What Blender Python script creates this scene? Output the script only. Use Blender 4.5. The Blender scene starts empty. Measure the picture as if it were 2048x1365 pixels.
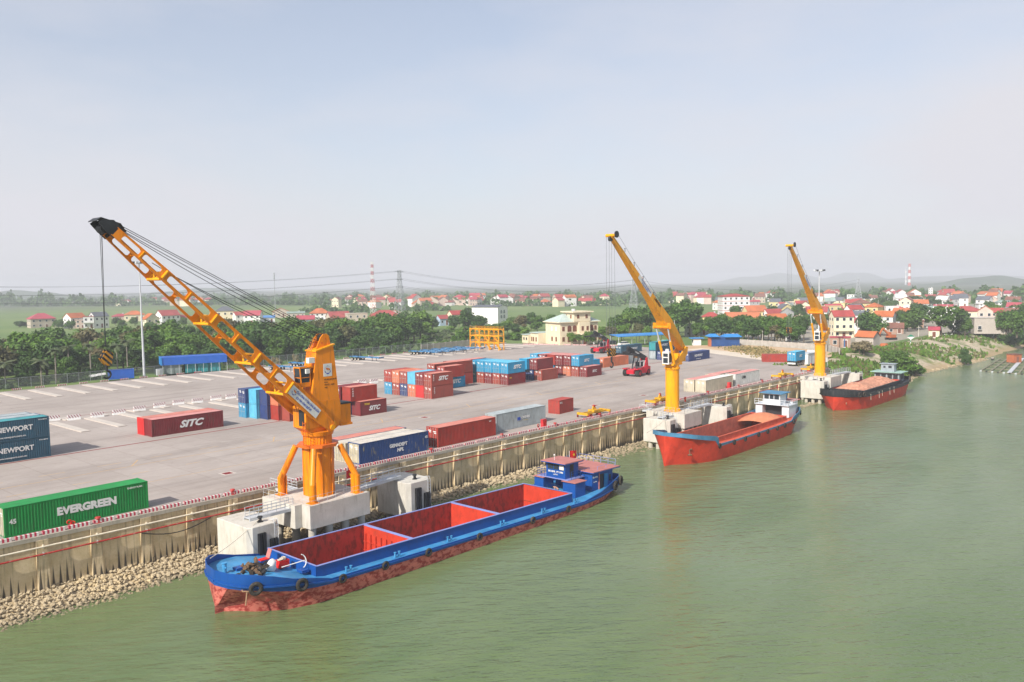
import bpy, math, random
from math import sin, cos, pi
from mathutils import Vector, Matrix
R = math.radians
rnd = random.Random(11)
S = bpy.context.scene
C = S.collection
# ---------------------------------------------------------------- camera
F, PITCH, ROLL, H, HEAD = 1640.0, R(4.03), R(-0.895), 23.4, R(48.25)
CH, SH, CP, SP, CR, SR = cos(HEAD), sin(HEAD), cos(PITCH), sin(PITCH), cos(ROLL), sin(ROLL)
cd = bpy.data.cameras.new('camera'); cam = bpy.data.objects.new('camera', cd); C.objects.link(cam)
right = Vector((CH, -SH, 0)); fwd = Vector((SH*CP, CH*CP, -SP)); up = Vector((SH*SP, CH*SP, CP))
r2 = right*CR + up*SR; u2 = -right*SR + up*CR
m = Matrix((r2, u2, -fwd)).transposed().to_4x4(); m.translation = (0, 0, H)
cam.matrix_world = m
cd.sensor_width = 36; cd.lens = F/2048*36; cd.clip_end = 20000; cd.clip_start = 0.5
S.camera = cam
# ---------------------------------------------------------------- world, sun, exposure
W = bpy.data.worlds.new('World'); S.world = W; W.use_nodes = True
SUN_EL, SUN_AZ = R(38.0), R(187.0)          # azimuth measured counter-clockwise from +X
nt = W.node_tree; nt.nodes.clear()
out = nt.nodes.new('ShaderNodeOutputWorld'); bg = nt.nodes.new('ShaderNodeBackground')
sky = nt.nodes.new('ShaderNodeTexSky'); sky.sky_type = 'NISHITA'; sky.sun_disc = False
sky.sun_elevation = SUN_EL; sky.sun_rotation = (pi/2 - SUN_AZ) % (2*pi)
sky.altitude = 0; sky.air_density = 1.0; sky.dust_density = 1.6; sky.ozone_density = 1.0
tc = nt.nodes.new('ShaderNodeTexCoord'); mp = nt.nodes.new('ShaderNodeMapping'); mp.inputs['Scale'].default_value = (1.6, 1.6, 5.0)
mp.inputs['Location'].default_value = (0.35, 0.2, 0.12)
n1 = nt.nodes.new('ShaderNodeTexNoise'); n1.inputs['Scale'].default_value = 1.1; n1.inputs['Detail'].default_value = 7; n1.inputs['Roughness'].default_value = 0.52
cr = nt.nodes.new('ShaderNodeValToRGB'); cr.color_ramp.elements[0].position = 0.34; cr.color_ramp.elements[1].position = 0.68
cr.color_ramp.elements[0].color = (.34, .34, .34, 1); cr.color_ramp.elements[1].color = (.86, .86, .86, 1)
mx = nt.nodes.new('ShaderNodeMixRGB'); mx.inputs[2].default_value = (4.75, 4.72, 5.05, 1)
L = nt.links.new
L(tc.outputs['Generated'], mp.inputs['Vector']); L(mp.outputs[0], n1.inputs['Vector']); L(n1.outputs['Fac'], cr.inputs[0])
sz = nt.nodes.new('ShaderNodeSeparateXYZ'); L(tc.outputs['Generated'], sz.inputs[0])
hz = nt.nodes.new('ShaderNodeMapRange'); hz.inputs[1].default_value = 0.0; hz.inputs[2].default_value = 0.75; hz.inputs[3].default_value = 0.34; hz.inputs[4].default_value = -0.30; L(sz.outputs[2], hz.inputs[0])
ha = nt.nodes.new('ShaderNodeMath'); ha.operation = 'ADD'; ha.use_clamp = True; L(cr.outputs[0], ha.inputs[0]); L(hz.outputs[0], ha.inputs[1]); L(ha.outputs[0], mx.inputs[0]); L(sky.outputs[0], mx.inputs[1]); L(mx.outputs[0], bg.inputs[0]); L(bg.outputs[0], out.inputs[0])
bg.inputs[1].default_value = 0.10
sd = bpy.data.lights.new('sun', 'SUN'); sd.energy = 3.7; sd.angle = R(0.5); sd.color = (1.0, 0.95, 0.87)
so = bpy.data.objects.new('sun', sd); C.objects.link(so); so.location = (0, 0, 200)
tosun = Vector((cos(SUN_EL)*cos(SUN_AZ), cos(SUN_EL)*sin(SUN_AZ), sin(SUN_EL)))
so.rotation_euler = tosun.to_track_quat('Z', 'Y').to_euler()
S.view_settings.view_transform = 'Standard'; S.view_settings.look = 'None'; S.view_settings.gamma = 1
S.view_settings.use_curve_mapping = False
S.view_settings.exposure = 0.70
S.render.engine = 'CYCLES'
S.cycles.use_denoising = True
S.cycles.max_bounces = 6; S.cycles.diffuse_bounces = 2; S.cycles.glossy_bounces = 3; S.cycles.transparent_max_bounces = 8; S.cycles.volume_bounces = 0
S.cycles.caustics_reflective = False; S.cycles.caustics_refractive = False

# ---------------------------------------------------------------- pixel <-> ground helpers (survey of the place)
def ray(px, py):
    a, b = px-1024, py-682.5
    X, Y = (CR*a+SR*b)/F, (-SR*a+CR*b)/F
    return Vector((CH*X+SH*(CP-SP*Y), -SH*X+CH*(CP-SP*Y), -SP-CP*Y))
def G(px, py, z=0.0):
    d = ray(px, py); t = (z-H)/d.z
    return Vector((d.x*t, d.y*t, z))
def depth(p): return SH*p[0]+CH*p[1]
def ppm(p): return F/depth(p)                 # photo pixels per metre at p
def zat(px, py, p):                            # height at which the column over p meets image row py
    d = ray(px, py); t = depth(p)/(SH*d.x+CH*d.y)
    return H+d.z*t

# ---------------------------------------------------------------- mesh builder
class MB:
    def __init__(s): s.v=[]; s.f=[]; s.m=[]
    def add(s, vs, fs, mi=0):
        o=len(s.v); s.v.extend([tuple(v) for v in vs]); s.f.extend([tuple(i+o for i in f) for f in fs]); s.m.extend([mi]*len(fs)); return s
    def bx(s, x0,x1,y0,y1,z0,z1, mi=0):
        return s.add([(x0,y0,z0),(x1,y0,z0),(x1,y1,z0),(x0,y1,z0),(x0,y0,z1),(x1,y0,z1),(x1,y1,z1),(x0,y1,z1)],
                     [(0,3,2,1),(4,5,6,7),(0,1,5,4),(1,2,6,5),(2,3,7,6),(3,0,4,7)], mi)
    def cb(s, c, d, mi=0): return s.bx(c[0]-d[0]/2,c[0]+d[0]/2,c[1]-d[1]/2,c[1]+d[1]/2,c[2]-d[2]/2,c[2]+d[2]/2, mi)
    def bar(s, p0, p1, w, h=None, mi=0, upv=(0,0,1), w1=None, h1=None):
        p0, p1 = Vector(p0), Vector(p1); h=h or w; w1=w1 or w; h1=h1 or h
        d=(p1-p0).normalized(); u=Vector(upv)
        if abs(d.dot(u))>.97: u=Vector((0,1,0))
        r=d.cross(u).normalized(); u=r.cross(d)
        vs=[]
        for p,a,b in ((p0,w,h),(p1,w1,h1)):
            for i,j in ((-1,-1),(1,-1),(1,1),(-1,1)): vs.append(p+r*(a/2*i)+u*(b/2*j))
        return s.add(vs,[(3,2,1,0),(4,5,6,7),(0,1,5,4),(1,2,6,5),(2,3,7,6),(3,0,4,7)],mi)
    def cyl(s, p0, p1, r0, r1=None, n=12, mi=0, cap=True):
        p0, p1 = Vector(p0), Vector(p1); r1=r0 if r1 is None else r1
        d=(p1-p0).normalized(); a=Vector((1,0,0)) if abs(d.x)<.9 else Vector((0,1,0)); a=(a-d*a.dot(d)).normalized(); b=d.cross(a)
        vs=[]; fs=[]
        for p,r in ((p0,r0),(p1,r1)):
            for i in range(n): vs.append(p+(a*cos(2*pi*i/n)+b*sin(2*pi*i/n))*r)
        for i in range(n): j=(i+1)%n; fs.append((i,j,n+j,n+i))
        if cap: fs.append(tuple(reversed(range(n)))); fs.append(tuple(range(n,2*n)))
        return s.add(vs,fs,mi)
    def tube(s, pts, r, n=8, mi=0):
        for a,b in zip(pts,pts[1:]): s.cyl(a,b,r,r,n,mi)
        return s
    def prism(s, poly, z0, z1, mi=0, f=None):        # poly [(a,b)] extruded; f maps (a,b,z)->xyz
        f=f or (lambda a,b,z:(a,b,z)); n=len(poly)
        vs=[f(a,b,z0) for a,b in poly]+[f(a,b,z1) for a,b in poly]
        return s.add(vs,[tuple(reversed(range(n))),tuple(range(n,2*n))]+[(i,(i+1)%n,n+(i+1)%n,n+i) for i in range(n)],mi)
    def loft(s, rings, mi=0, closed=True, cap=True):
        n=len(rings[0]); vs=[p for r in rings for p in r]; fs=[]
        for k in range(len(rings)-1):
            for i in range(n if closed else n-1):
                j=(i+1)%n; fs.append((k*n+i,k*n+j,(k+1)*n+j,(k+1)*n+i))
        if cap and closed: fs.append(tuple(reversed(range(n)))); fs.append(tuple((len(rings)-1)*n+i for i in range(n)))
        return s.add(vs,fs,mi)
    def torus(s, c, axis, R0, r, n=16, k=8, mi=0):
        c=Vector(c); d=Vector(axis).normalized(); a=Vector((1,0,0)) if abs(d.x)<.9 else Vector((0,0,1)); a=(a-d*a.dot(d)).normalized(); b=d.cross(a)
        vs=[]; fs=[]
        for i in range(n):
            e=a*cos(2*pi*i/n)+b*sin(2*pi*i/n)
            for j in range(k): vs.append(c+e*(R0+r*cos(2*pi*j/k))+d*(r*sin(2*pi*j/k)))
        for i in range(n):
            for j in range(k): fs.append((i*k+j,((i+1)%n)*k+j,((i+1)%n)*k+(j+1)%k,i*k+(j+1)%k))
        return s.add(vs,fs,mi)
    def mesh(s, name, mats, smooth=False):
        me=bpy.data.meshes.new(name); me.from_pydata(s.v,[],s.f)
        for mt in (mats if isinstance(mats,(list,tuple)) else [mats]): me.materials.append(mt)
        if max(s.m, default=0)>0: me.polygons.foreach_set('material_index', s.m)
        if smooth:
            me.polygons.foreach_set('use_smooth',[True]*len(s.f)); me.set_sharp_from_angle(angle=R(38))
        me.update(); return me
    def build(s, name, mats, parent=None, loc=(0,0,0), rz=0, smooth=False):
        return put(s.mesh(name,mats,smooth), name, parent, loc, rz)
def put(me, name, parent=None, loc=(0,0,0), rz=0, mats=None):
    o=bpy.data.objects.new(name, me); C.objects.link(o)
    if parent: o.parent=parent
    o.location=loc; o.rotation_euler=(0,0,rz) if not isinstance(rz,(tuple,list)) else rz
    if mats:
        for sl,mt in zip(o.material_slots, mats): sl.link='OBJECT'; sl.material=mt
    return o
def tag(o, label=None, cat=None, group=None, kind=None):
    if label: o['label']=label
    if cat: o['category']=cat
    if group: o['group']=group
    if kind: o['kind']=kind
    return o
def thing(name, label, cat, loc=(0,0,0), rz=0, group=None):
    o=bpy.data.objects.new(name, None); C.objects.link(o); o.location=loc; o.empty_display_size=.3
    o.rotation_euler=(0,0,rz) if not isinstance(rz,(tuple,list)) else rz
    return tag(o,label,cat,group)
def struct(o): o['kind']='structure'; return o
def dup(root, loc=None, rz=None, label=None, parent=None):
    c=root.copy(); C.objects.link(c)
    if parent: c.parent=parent
    for ch in root.children: dup(ch, parent=c)
    if loc is not None: c.location=loc
    if rz is not None: c.rotation_euler=(0,0,rz)
    if label: c['label']=label
    return c
_tx={}
def text(s, size, mat, parent, mw, name='lettering', bold=.02, shear=0, sx=1.0, align='CENTER'):
    """flat lettering: mw maps text plane (x right, y up, z out) into the parent's space"""
    key=(s,size,bold,shear,sx,align)
    me=_tx.get(key)
    if me is None:
        cu=bpy.data.curves.new('lettering','FONT'); cu.body=s; cu.size=size; cu.offset=bold*size; cu.shear=shear; cu.align_x=align; cu.align_y='CENTER'; cu.resolution_u=3; cu.extrude=.004
        o=bpy.data.objects.new('lettering',cu); C.objects.link(o); bpy.context.view_layer.update()
        dg=bpy.context.evaluated_depsgraph_get(); me=bpy.data.meshes.new_from_object(o.evaluated_get(dg)); bpy.data.objects.remove(o)
        if sx!=1:
            for v in me.vertices: v.co.x*=sx
        me.materials.clear(); me.materials.append(mat); me.name='lettering'; _tx[key]=me
    o=put(me,name,parent)
    o.material_slots[0].link='OBJECT'; o.material_slots[0].material=mat
    o.matrix_local=mw; return o
def frame(origin, xd, yd):
    x=Vector(xd).normalized(); y=Vector(yd); z=x.cross(y).normalized(); y=z.cross(x)
    M=Matrix((x,y,z)).transposed().to_4x4(); M.translation=origin; return M

# ---------------------------------------------------------------- materials
def srgb(r,g,b):
    f=lambda c:(c/255/12.92 if c<=10 else ((c/255+.055)/1.055)**2.4)
    return (f(r),f(g),f(b),1)
def newmat(name):
    mt=bpy.data.materials.new(name); mt.use_nodes=True; t=mt.node_tree; b=t.nodes['Principled BSDF']; return mt,t,b
def N(t,k,**kw):
    n=t.nodes.new(k)
    for a,v in kw.items():
        if a in n.inputs.keys(): n.inputs[a].default_value=v
        else: setattr(n,a,v)
    return n
def ramp(t, src, p0, p1, c0=(0,0,0,1), c1=(1,1,1,1)):
    r=t.nodes.new('ShaderNodeValToRGB'); e=r.color_ramp.elements; e[0].position=p0; e[1].position=p1; e[0].color=c0; e[1].color=c1
    t.links.new(src,r.inputs[0]); return r.outputs[0]
def mix(t, fac, a, b, mode='MIX'):
    n=t.nodes.new('ShaderNodeMixRGB'); n.blend_type=mode
    for i,x in enumerate((fac,a,b)):
        if hasattr(x,'links') or hasattr(x,'is_linked'): t.links.new(x,n.inputs[i])
        else: n.inputs[i].default_value=x
    return n.outputs[0]
def coords(t, scale=(1,1,1), per_object=True, kind='Object'):
    tc=t.nodes.new('ShaderNodeTexCoord'); mp=t.nodes.new('ShaderNodeMapping'); mp.inputs['Scale'].default_value=scale
    t.links.new(tc.outputs[kind],mp.inputs['Vector'])
    if per_object:
        oi=t.nodes.new('ShaderNodeObjectInfo'); mu=t.nodes.new('ShaderNodeMath'); mu.operation='MULTIPLY'; mu.inputs[1].default_value=57.0
        cb=t.nodes.new('ShaderNodeCombineXYZ'); t.links.new(oi.outputs['Random'],mu.inputs[0])
        for i in range(3): t.links.new(mu.outputs[0],cb.inputs[i])
        t.links.new(cb.outputs[0],mp.inputs['Location'])
    return mp.outputs[0]
def noise(t, vec, scale, detail=4, rough=.55):
    n=t.nodes.new('ShaderNodeTexNoise'); n.inputs['Scale'].default_value=scale; n.inputs['Detail'].default_value=detail; n.inputs['Roughness'].default_value=rough
    t.links.new(vec,n.inputs['Vector']); return n.outputs['Fac']
def bump(t, b, h, strength=.3, dist=.02):
    n=t.nodes.new('ShaderNodeBump'); n.inputs['Strength'].default_value=strength; n.inputs['Distance'].default_value=dist
    t.links.new(h,n.inputs['Height']); t.links.new(n.outputs[0],b.inputs['Normal'])
_mats={}
def paint(name, col, rough=.5, var=.18, scale=.8, dirt=None, damt=.5, dscale=(1,1,.25), dpos=(.52,.72), metal=0, fade=0):
    """painted or plain surface: base colour with soft tone variation, streaky grime of colour dirt, optional per-object fade"""
    if name in _mats: return _mats[name]
    mt,t,b=newmat(name); v=coords(t); n=noise(t,v,scale,5)
    c=tuple(col) if len(col)==4 else tuple(col)+(1,)
    lo=tuple(x*(1-var) for x in c[:3])+(1,); hi=tuple(min(1,x*(1+var)) for x in c[:3])+(1,)
    o=ramp(t,n,.3,.7,lo,hi)
    if fade:
        oi=t.nodes.new('ShaderNodeObjectInfo'); f=t.nodes.new('ShaderNodeMath'); f.operation='MULTIPLY'; f.inputs[1].default_value=fade; t.links.new(oi.outputs['Random'],f.inputs[0])
        g=sum(c[:3])/3; o=mix(t,f.outputs[0],o,tuple(.45*x+.35*g+.16 for x in c[:3])+(1,))
    if dirt:
        v2=coords(t,dscale); n2=noise(t,v2,2.2,6,.65); d=ramp(t,n2,dpos[0],dpos[1],(0,0,0,1),(damt,damt,damt,1)); o=mix(t,d,o,tuple(dirt[:3])+(1,))
    t.links.new(o,b.inputs['Base Color']); b.inputs['Roughness'].default_value=rough; b.inputs['Metallic'].default_value=metal; b.inputs['Specular IOR Level'].default_value=.28
    _mats[name]=mt; return mt
RUST=(.16,.07,.03); GRIME=(.10,.085,.065)
# ================================================================ MATERIALS OF THE SETTING
WL = -6.2                                  # water level (yard level is 0)
def mat_water():
    mt,t,b=newmat('river_water'); v=coords(t,(1,1,1),False)
    n=noise(t,v,.03,3); c=ramp(t,n,.35,.7,(.098,.146,.052,1),(.132,.174,.080,1)); c=mix(t,ramp(t,noise(t,coords(t,(.25,1,1),False),.11,4,.6),.45,.70,(0,0,0,1),(.7,.7,.7,1)),c,(.150,.195,.085,1)); t.links.new(c,b.inputs['Base Color']); t.links.new(ramp(t,noise(t,v,.035,3),.35,.65,(.07,.07,.07,1),(.22,.22,.22,1)),b.inputs['Roughness'])
    b.inputs['Roughness'].default_value=.14; b.inputs['IOR'].default_value=1.40
    m0=t.nodes.new('ShaderNodeMapping'); m0.inputs['Rotation'].default_value=(0,0,R(41)); t.links.new(v,m0.inputs['Vector']); mp=t.nodes.new('ShaderNodeMapping'); mp.inputs['Scale'].default_value=(.5,1.5,1)
    t.links.new(m0.outputs[0],mp.inputs['Vector'])
    w1=noise(t,mp.outputs[0],.55,3,.5); w2=noise(t,mp.outputs[0],1.9,3,.6)
    ad=t.nodes.new('ShaderNodeMath'); ad.operation='MULTIPLY_ADD'; ad.inputs[1].default_value=.42; t.links.new(w2,ad.inputs[0]); t.links.new(w1,ad.inputs[2])
    patch=ramp(t,noise(t,v,.02,2),.3,.7,(.25,.25,.25,1),(1.2,1.2,1.2,1)); mu=t.nodes.new('ShaderNodeMath'); mu.operation='MULTIPLY'; t.links.new(ad.outputs[0],mu.inputs[0]); t.links.new(patch,mu.inputs[1])
    bump(t,b,mu.outputs[0],.62,.55); return mt
def mat_concrete(name, c0, c1, stain=(.12,.10,.075), samt=.5, sc=.7, streak=True):
    mt,t,b=newmat(name); v=coords(t); o=ramp(t,noise(t,v,sc,6,.6),.3,.72,tuple(c0)+(1,),tuple(c1)+(1,))
    v2=coords(t,(1.4,1.4,.22) if streak else (1,1,1)); d=ramp(t,noise(t,v2,1.6,6,.65),.54,.75,(0,0,0,1),(samt,samt,samt,1)); o=mix(t,d,o,stain+(1,))
    n3=noise(t,v,14,4); o=mix(t,.18,o,n3,'OVERLAY')
    t.links.new(o,b.inputs['Base Color']); b.inputs['Roughness'].default_value=.85; bump(t,b,n3,.2,.02); return mt
def wco(t,scale=(1,1,1)):
    g=t.nodes.new('ShaderNodeNewGeometry'); mp=t.nodes.new('ShaderNodeMapping'); mp.inputs['Scale'].default_value=scale; t.links.new(g.outputs['Position'],mp.inputs['Vector']); return mp.outputs[0]
def mat_wall():
    """retaining wall concrete: grey top, tan middle, black wedges painted for the pile gaps at the foot"""
    mt,t,b=newmat('wall_concrete'); tc=t.nodes.new('ShaderNodeTexCoord'); v=wco(t)
    o=ramp(t,noise(t,v,.8,6,.62),.28,.72,(.50,.385,.21,1),(.70,.565,.37,1))
    sx=t.nodes.new('ShaderNodeSeparateXYZ'); t.links.new(tc.outputs['Object'],sx.inputs[0])
    # streaky grey tone, stronger towards the coping
    vt=wco(t,(1.3,1.3,.22)); n2=noise(t,vt,1.5,6,.65)
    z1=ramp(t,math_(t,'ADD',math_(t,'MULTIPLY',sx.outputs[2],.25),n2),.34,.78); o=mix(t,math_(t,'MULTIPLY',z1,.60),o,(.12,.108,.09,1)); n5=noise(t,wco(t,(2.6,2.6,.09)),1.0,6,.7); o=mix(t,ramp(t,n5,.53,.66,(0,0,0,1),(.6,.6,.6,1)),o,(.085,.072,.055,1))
    # orange rust runs
    n4=noise(t,wco(t,(1.9,1.9,.10)),1.2,5,.6); o=mix(t,ramp(t,n4,.58,.72,(0,0,0,1),(.5,.5,.5,1)),o,(.26,.115,.035,1))
    # pointed dark wedges at the foot (period .62 m)
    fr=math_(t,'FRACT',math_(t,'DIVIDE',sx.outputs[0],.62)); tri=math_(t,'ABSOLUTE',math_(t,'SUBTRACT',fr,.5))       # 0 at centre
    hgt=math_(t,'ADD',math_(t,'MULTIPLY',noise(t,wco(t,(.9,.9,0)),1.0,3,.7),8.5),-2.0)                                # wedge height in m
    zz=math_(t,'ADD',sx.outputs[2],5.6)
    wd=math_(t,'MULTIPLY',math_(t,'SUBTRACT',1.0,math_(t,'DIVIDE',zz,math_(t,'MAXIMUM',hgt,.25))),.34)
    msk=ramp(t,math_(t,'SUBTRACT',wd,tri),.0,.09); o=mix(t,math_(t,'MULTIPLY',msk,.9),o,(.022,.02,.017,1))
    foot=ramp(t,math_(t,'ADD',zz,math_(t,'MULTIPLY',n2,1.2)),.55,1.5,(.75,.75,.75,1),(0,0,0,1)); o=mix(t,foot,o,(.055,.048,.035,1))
    n3=noise(t,v,9,4); o=mix(t,.25,o,n3,'OVERLAY'); t.links.new(o,b.inputs['Base Color']); b.inputs['Roughness'].default_value=.9; bump(t,b,n3,.35,.03); return mt
def math_(t,op,a,b=None):
    n=t.nodes.new('ShaderNodeMath'); n.operation=op
    for i,x in enumerate((a,b)):
        if x is None: continue
        if hasattr(x,'is_linked'): t.links.new(x,n.inputs[i])
        else: n.inputs[i].default_value=x
    return n.outputs[0]
def mat_yard():
    mt,t,b=newmat('yard_paving'); v=coords(t,(1,1,1),False)
    o=ramp(t,noise(t,v,.045,6,.6),.32,.7,(.33,.285,.255,1),(.44,.385,.35,1))
    o=mix(t,ramp(t,noise(t,coords(t,(.12,1,1),False),.25,6,.62),.5,.72,(0,0,0,1),(.55,.55,.55,1)),o,(.20,.175,.16,1))     # tyre-worn streaks along the lanes
    o=mix(t,ramp(t,noise(t,v,.11,5,.65),.60,.74,(0,0,0,1),(.35,.35,.35,1)),o,(.54,.48,.43,1))
    o=mix(t,ramp(t,noise(t,v,.5,4,.6),.66,.74,(0,0,0,1),(.5,.5,.5,1)),o,(.17,.145,.13,1))
    br=t.nodes.new('ShaderNodeTexBrick'); br.inputs['Scale'].default_value=1.0; br.offset=.5
    for k,x in (('Color1',(1,1,1,1)),('Color2',(.90,.89,.88,1)),('Mortar',(.72,.70,.68,1)),('Mortar Size',.012),('Brick Width',1.3),('Row Height',.65)): br.inputs[k].default_value=x
    t.links.new(v,br.inputs['Vector']); o=mix(t,.6,o,br.outputs[0],'MULTIPLY')
    b2=t.nodes.new('ShaderNodeTexBrick'); b2.inputs['Scale'].default_value=1.0; b2.offset=0
    for k,x in (('Color1',(1,1,1,1)),('Color2',(.93,.925,.92,1)),('Mortar',(.70,.67,.64,1)),('Mortar Size',.045),('Brick Width',6.2),('Row Height',5.2)): b2.inputs[k].default_value=x
    t.links.new(v,b2.inputs['Vector']); o=mix(t,.75,o,b2.outputs[0],'MULTIPLY')
    o=mix(t,ramp(t,noise(t,coords(t,(.5,1,1),False),.9,6,.7),.62,.70,(0,0,0,1),(.4,.4,.4,1)),o,(.20,.17,.15,1))
    t.links.new(o,b.inputs['Base Color']); b.inputs['Roughness'].default_value=.88; b.inputs['Specular IOR Level'].default_value=.2; bump(t,b,noise(t,v,6,3),.15,.02); return mt
def mat_ground():
    """open country: paddy green with paler and darker plots, dry soil by the yard"""
    mt,t,b=newmat('field_ground'); v=coords(t,(1,1,1),False)
    o=ramp(t,noise(t,v,.006,5,.55),.35,.68,(.075,.145,.025,1),(.15,.215,.045,1))
    vo=t.nodes.new('ShaderNodeTexVoronoi'); vo.inputs['Scale'].default_value=.012; t.links.new(coords(t,(1,1.8,1),False),vo.inputs['Vector'])
    hs=t.nodes.new('ShaderNodeSeparateColor'); t.links.new(vo.outputs['Color'],hs.inputs[0]); o=mix(t,math_(t,'MULTIPLY',hs.outputs[0],.45),o,(.16,.20,.055,1))
    o=mix(t,ramp(t,noise(t,v,.08,6,.65),.55,.72,(0,0,0,1),(.6,.6,.6,1)),o,(.05,.08,.018,1)); g=t.nodes.new('ShaderNodeNewGeometry'); vl=t.nodes.new('ShaderNodeVectorMath'); vl.operation='LENGTH'; t.links.new(g.outputs['Position'],vl.inputs[0])
    far=ramp(t,math_(t,'MULTIPLY',vl.outputs['Value'],.0005),.50,.72); o=mix(t,far,o,ramp(t,noise(t,v,.012,6,.7),.38,.62,(.045,.062,.028,1),(.10,.125,.05,1)))     # distant scrub and villages instead of paddy
    t.links.new(o,b.inputs['Base Color']); b.inputs['Roughness'].default_value=.95; return mt
def mat_bank():
    mt,t,b=newmat('bank_soil'); v=coords(t,(1,1,1),False)
    o=ramp(t,noise(t,v,.16,7,.62),.36,.54,(.10,.15,.028,1),(.46,.38,.28,1))
    o=mix(t,ramp(t,noise(t,coords(t,(.6,1,1),False),.35,6,.65),.52,.66,(0,0,0,1),(.75,.75,.75,1)),o,(.17,.19,.05,1))
    g=t.nodes.new('ShaderNodeNewGeometry'); sz=t.nodes.new('ShaderNodeSeparateXYZ'); t.links.new(g.outputs['Position'],sz.inputs[0])
    low=ramp(t,math_(t,'ADD',sz.outputs[2],math_(t,'MULTIPLY',noise(t,v,.3,4),2.0)),-.0,.0)
    m1=ramp(t,math_(t,'MULTIPLY',math_(t,'ADD',sz.outputs[2],6.3),.33),.15,.6,(.85,.85,.85,1),(0,0,0,1)); o=mix(t,m1,o,(.33,.235,.12,1))
    n3=noise(t,v,3,5,.7); o=mix(t,.4,o,n3,'OVERLAY'); t.links.new(o,b.inputs['Base Color']); b.inputs['Roughness'].default_value=.95; bump(t,b,n3,.6,.25); return mt
def mat_stone():
    mt,t,b=newmat('riprap_stone'); oi=t.nodes.new('ShaderNodeObjectInfo'); v=coords(t)
    o=ramp(t,noise(t,v,1.1,4,.6),.3,.7,(.40,.30,.16,1),(.64,.51,.31,1)); o=mix(t,math_(t,'MULTIPLY',oi.outputs['Random'],.35),o,(.24,.22,.19,1))
    g=t.nodes.new('ShaderNodeNewGeometry'); sz=t.nodes.new('ShaderNodeSeparateXYZ'); t.links.new(g.outputs['Position'],sz.inputs[0])
    wet=ramp(t,math_(t,'ADD',sz.outputs[2],6.35),.05,.5,(.8,.8,.8,1),(0,0,0,1)); o=mix(t,wet,o,(.06,.05,.03,1))
    n3=noise(t,v,6,4); t.links.new(o,b.inputs['Base Color']); b.inputs['Roughness'].default_value=.9; bump(t,b,n3,.4,.05); return mt
M_water=mat_water(); M_wall=mat_wall(); M_yard=mat_yard(); M_ground=mat_ground(); M_bank=mat_bank(); M_stone=mat_stone()
M_conc=mat_concrete('pale_concrete',(.48,.45,.39),(.61,.575,.51),(.24,.20,.14),.55)
M_conc2=mat_concrete('coping_concrete',(.34,.30,.24),(.48,.43,.36),(.12,.10,.08),.6)
M_strip=mat_concrete('strip_concrete',(.46,.41,.36),(.55,.49,.43),(.30,.26,.22),.35)
M_fenceconc=mat_concrete('boundary_concrete',(.36,.32,.28),(.50,.46,.41),(.16,.14,.12),.5)
M_sand=mat_concrete('dry_soil',(.46,.30,.17),(.58,.42,.26),(.34,.27,.11),.5,.09,False)
M_sandpale=mat_concrete('pale_sand',(.55,.46,.36),(.66,.58,.47),(.40,.33,.25),.3,.2,False)
M_red=paint('red_paint',(.52,.035,.04),.5); M_white=paint('white_paint',(.74,.73,.70),.5,.08,1.2,GRIME,.25)
M_dkred=paint('dark_red_paint',(.20,.014,.016),.7,.15,1.5); M_yline=paint('yellow_line_paint',(.52,.34,.17),.8,.2,2)
M_black=paint('black_rubber',(.018,.018,.02),.7,.3,2); M_dark=paint('dark_steel',(.03,.032,.036),.5,.3)
M_galv=paint('galvanised_steel',(.50,.52,.54),.45,.12); M_glass=paint('dark_glass',(.03,.04,.05),.12,.2)
M_orange=paint('crane_orange',(.82,.245,.002),.38,.08,.5,(.20,.07,.02),.65,(1,1,.12))
M_orange_d=paint('crane_orange_red',(.62,.13,.012),.45,.12,.6); M_yellow=paint('crane_yellow',(.86,.36,.002),.36,.07,.5,(.26,.11,.03),.6,(1,1,.12))
M_flag=paint('flag_red',(.62,.015,.012),.7,.1); M_star=paint('flag_yellow',(.85,.62,.03),.7,.05)
M_oil=paint('oil_stain',(.13,.11,.10),.8,.25,2)
M_pipe=paint('cream_pipe',(.72,.64,.50),.5,.12,1,RUST,.3); M_pipered=paint('red_pipe',(.40,.03,.025),.5,.2,1,(.5,.4,.36),.5)

def stripes(name, ca, cb, period, duty, axis=0, slant=0):
    mt,t,b=newmat(name); tc=t.nodes.new('ShaderNodeTexCoord'); sx=t.nodes.new('ShaderNodeSeparateXYZ'); t.links.new(tc.outputs['Object'],sx.inputs[0])
    a=sx.outputs[axis]
    if slant: a=math_(t,'ADD',a,math_(t,'MULTIPLY',sx.outputs[2],slant))
    f=math_(t,'FRACT',math_(t,'DIVIDE',a,period)); k=math_(t,'LESS_THAN',f,duty); o=mix(t,k,tuple(ca)+(1,),tuple(cb)+(1,))
    d=ramp(t,noise(t,coords(t),2.5,5,.65),.5,.75,(0,0,0,1),(.5,.5,.5,1)); o=mix(t,d,o,(.32,.28,.25,1)); t.links.new(o,b.inputs['Base Color']); b.inputs['Roughness'].default_value=.7; return mt
M_kerb=stripes('red_white_kerb',(.70,.67,.63),(.46,.02,.06),.40,.5); M_barrier=stripes('red_white_slant',(.78,.76,.73),(.30,.03,.06),.46,.34,0,.6)
M_hazard=stripes('black_yellow_slant',(.55,.24,.01),(.02,.02,.02),.55,.5,0,1.0)

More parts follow.
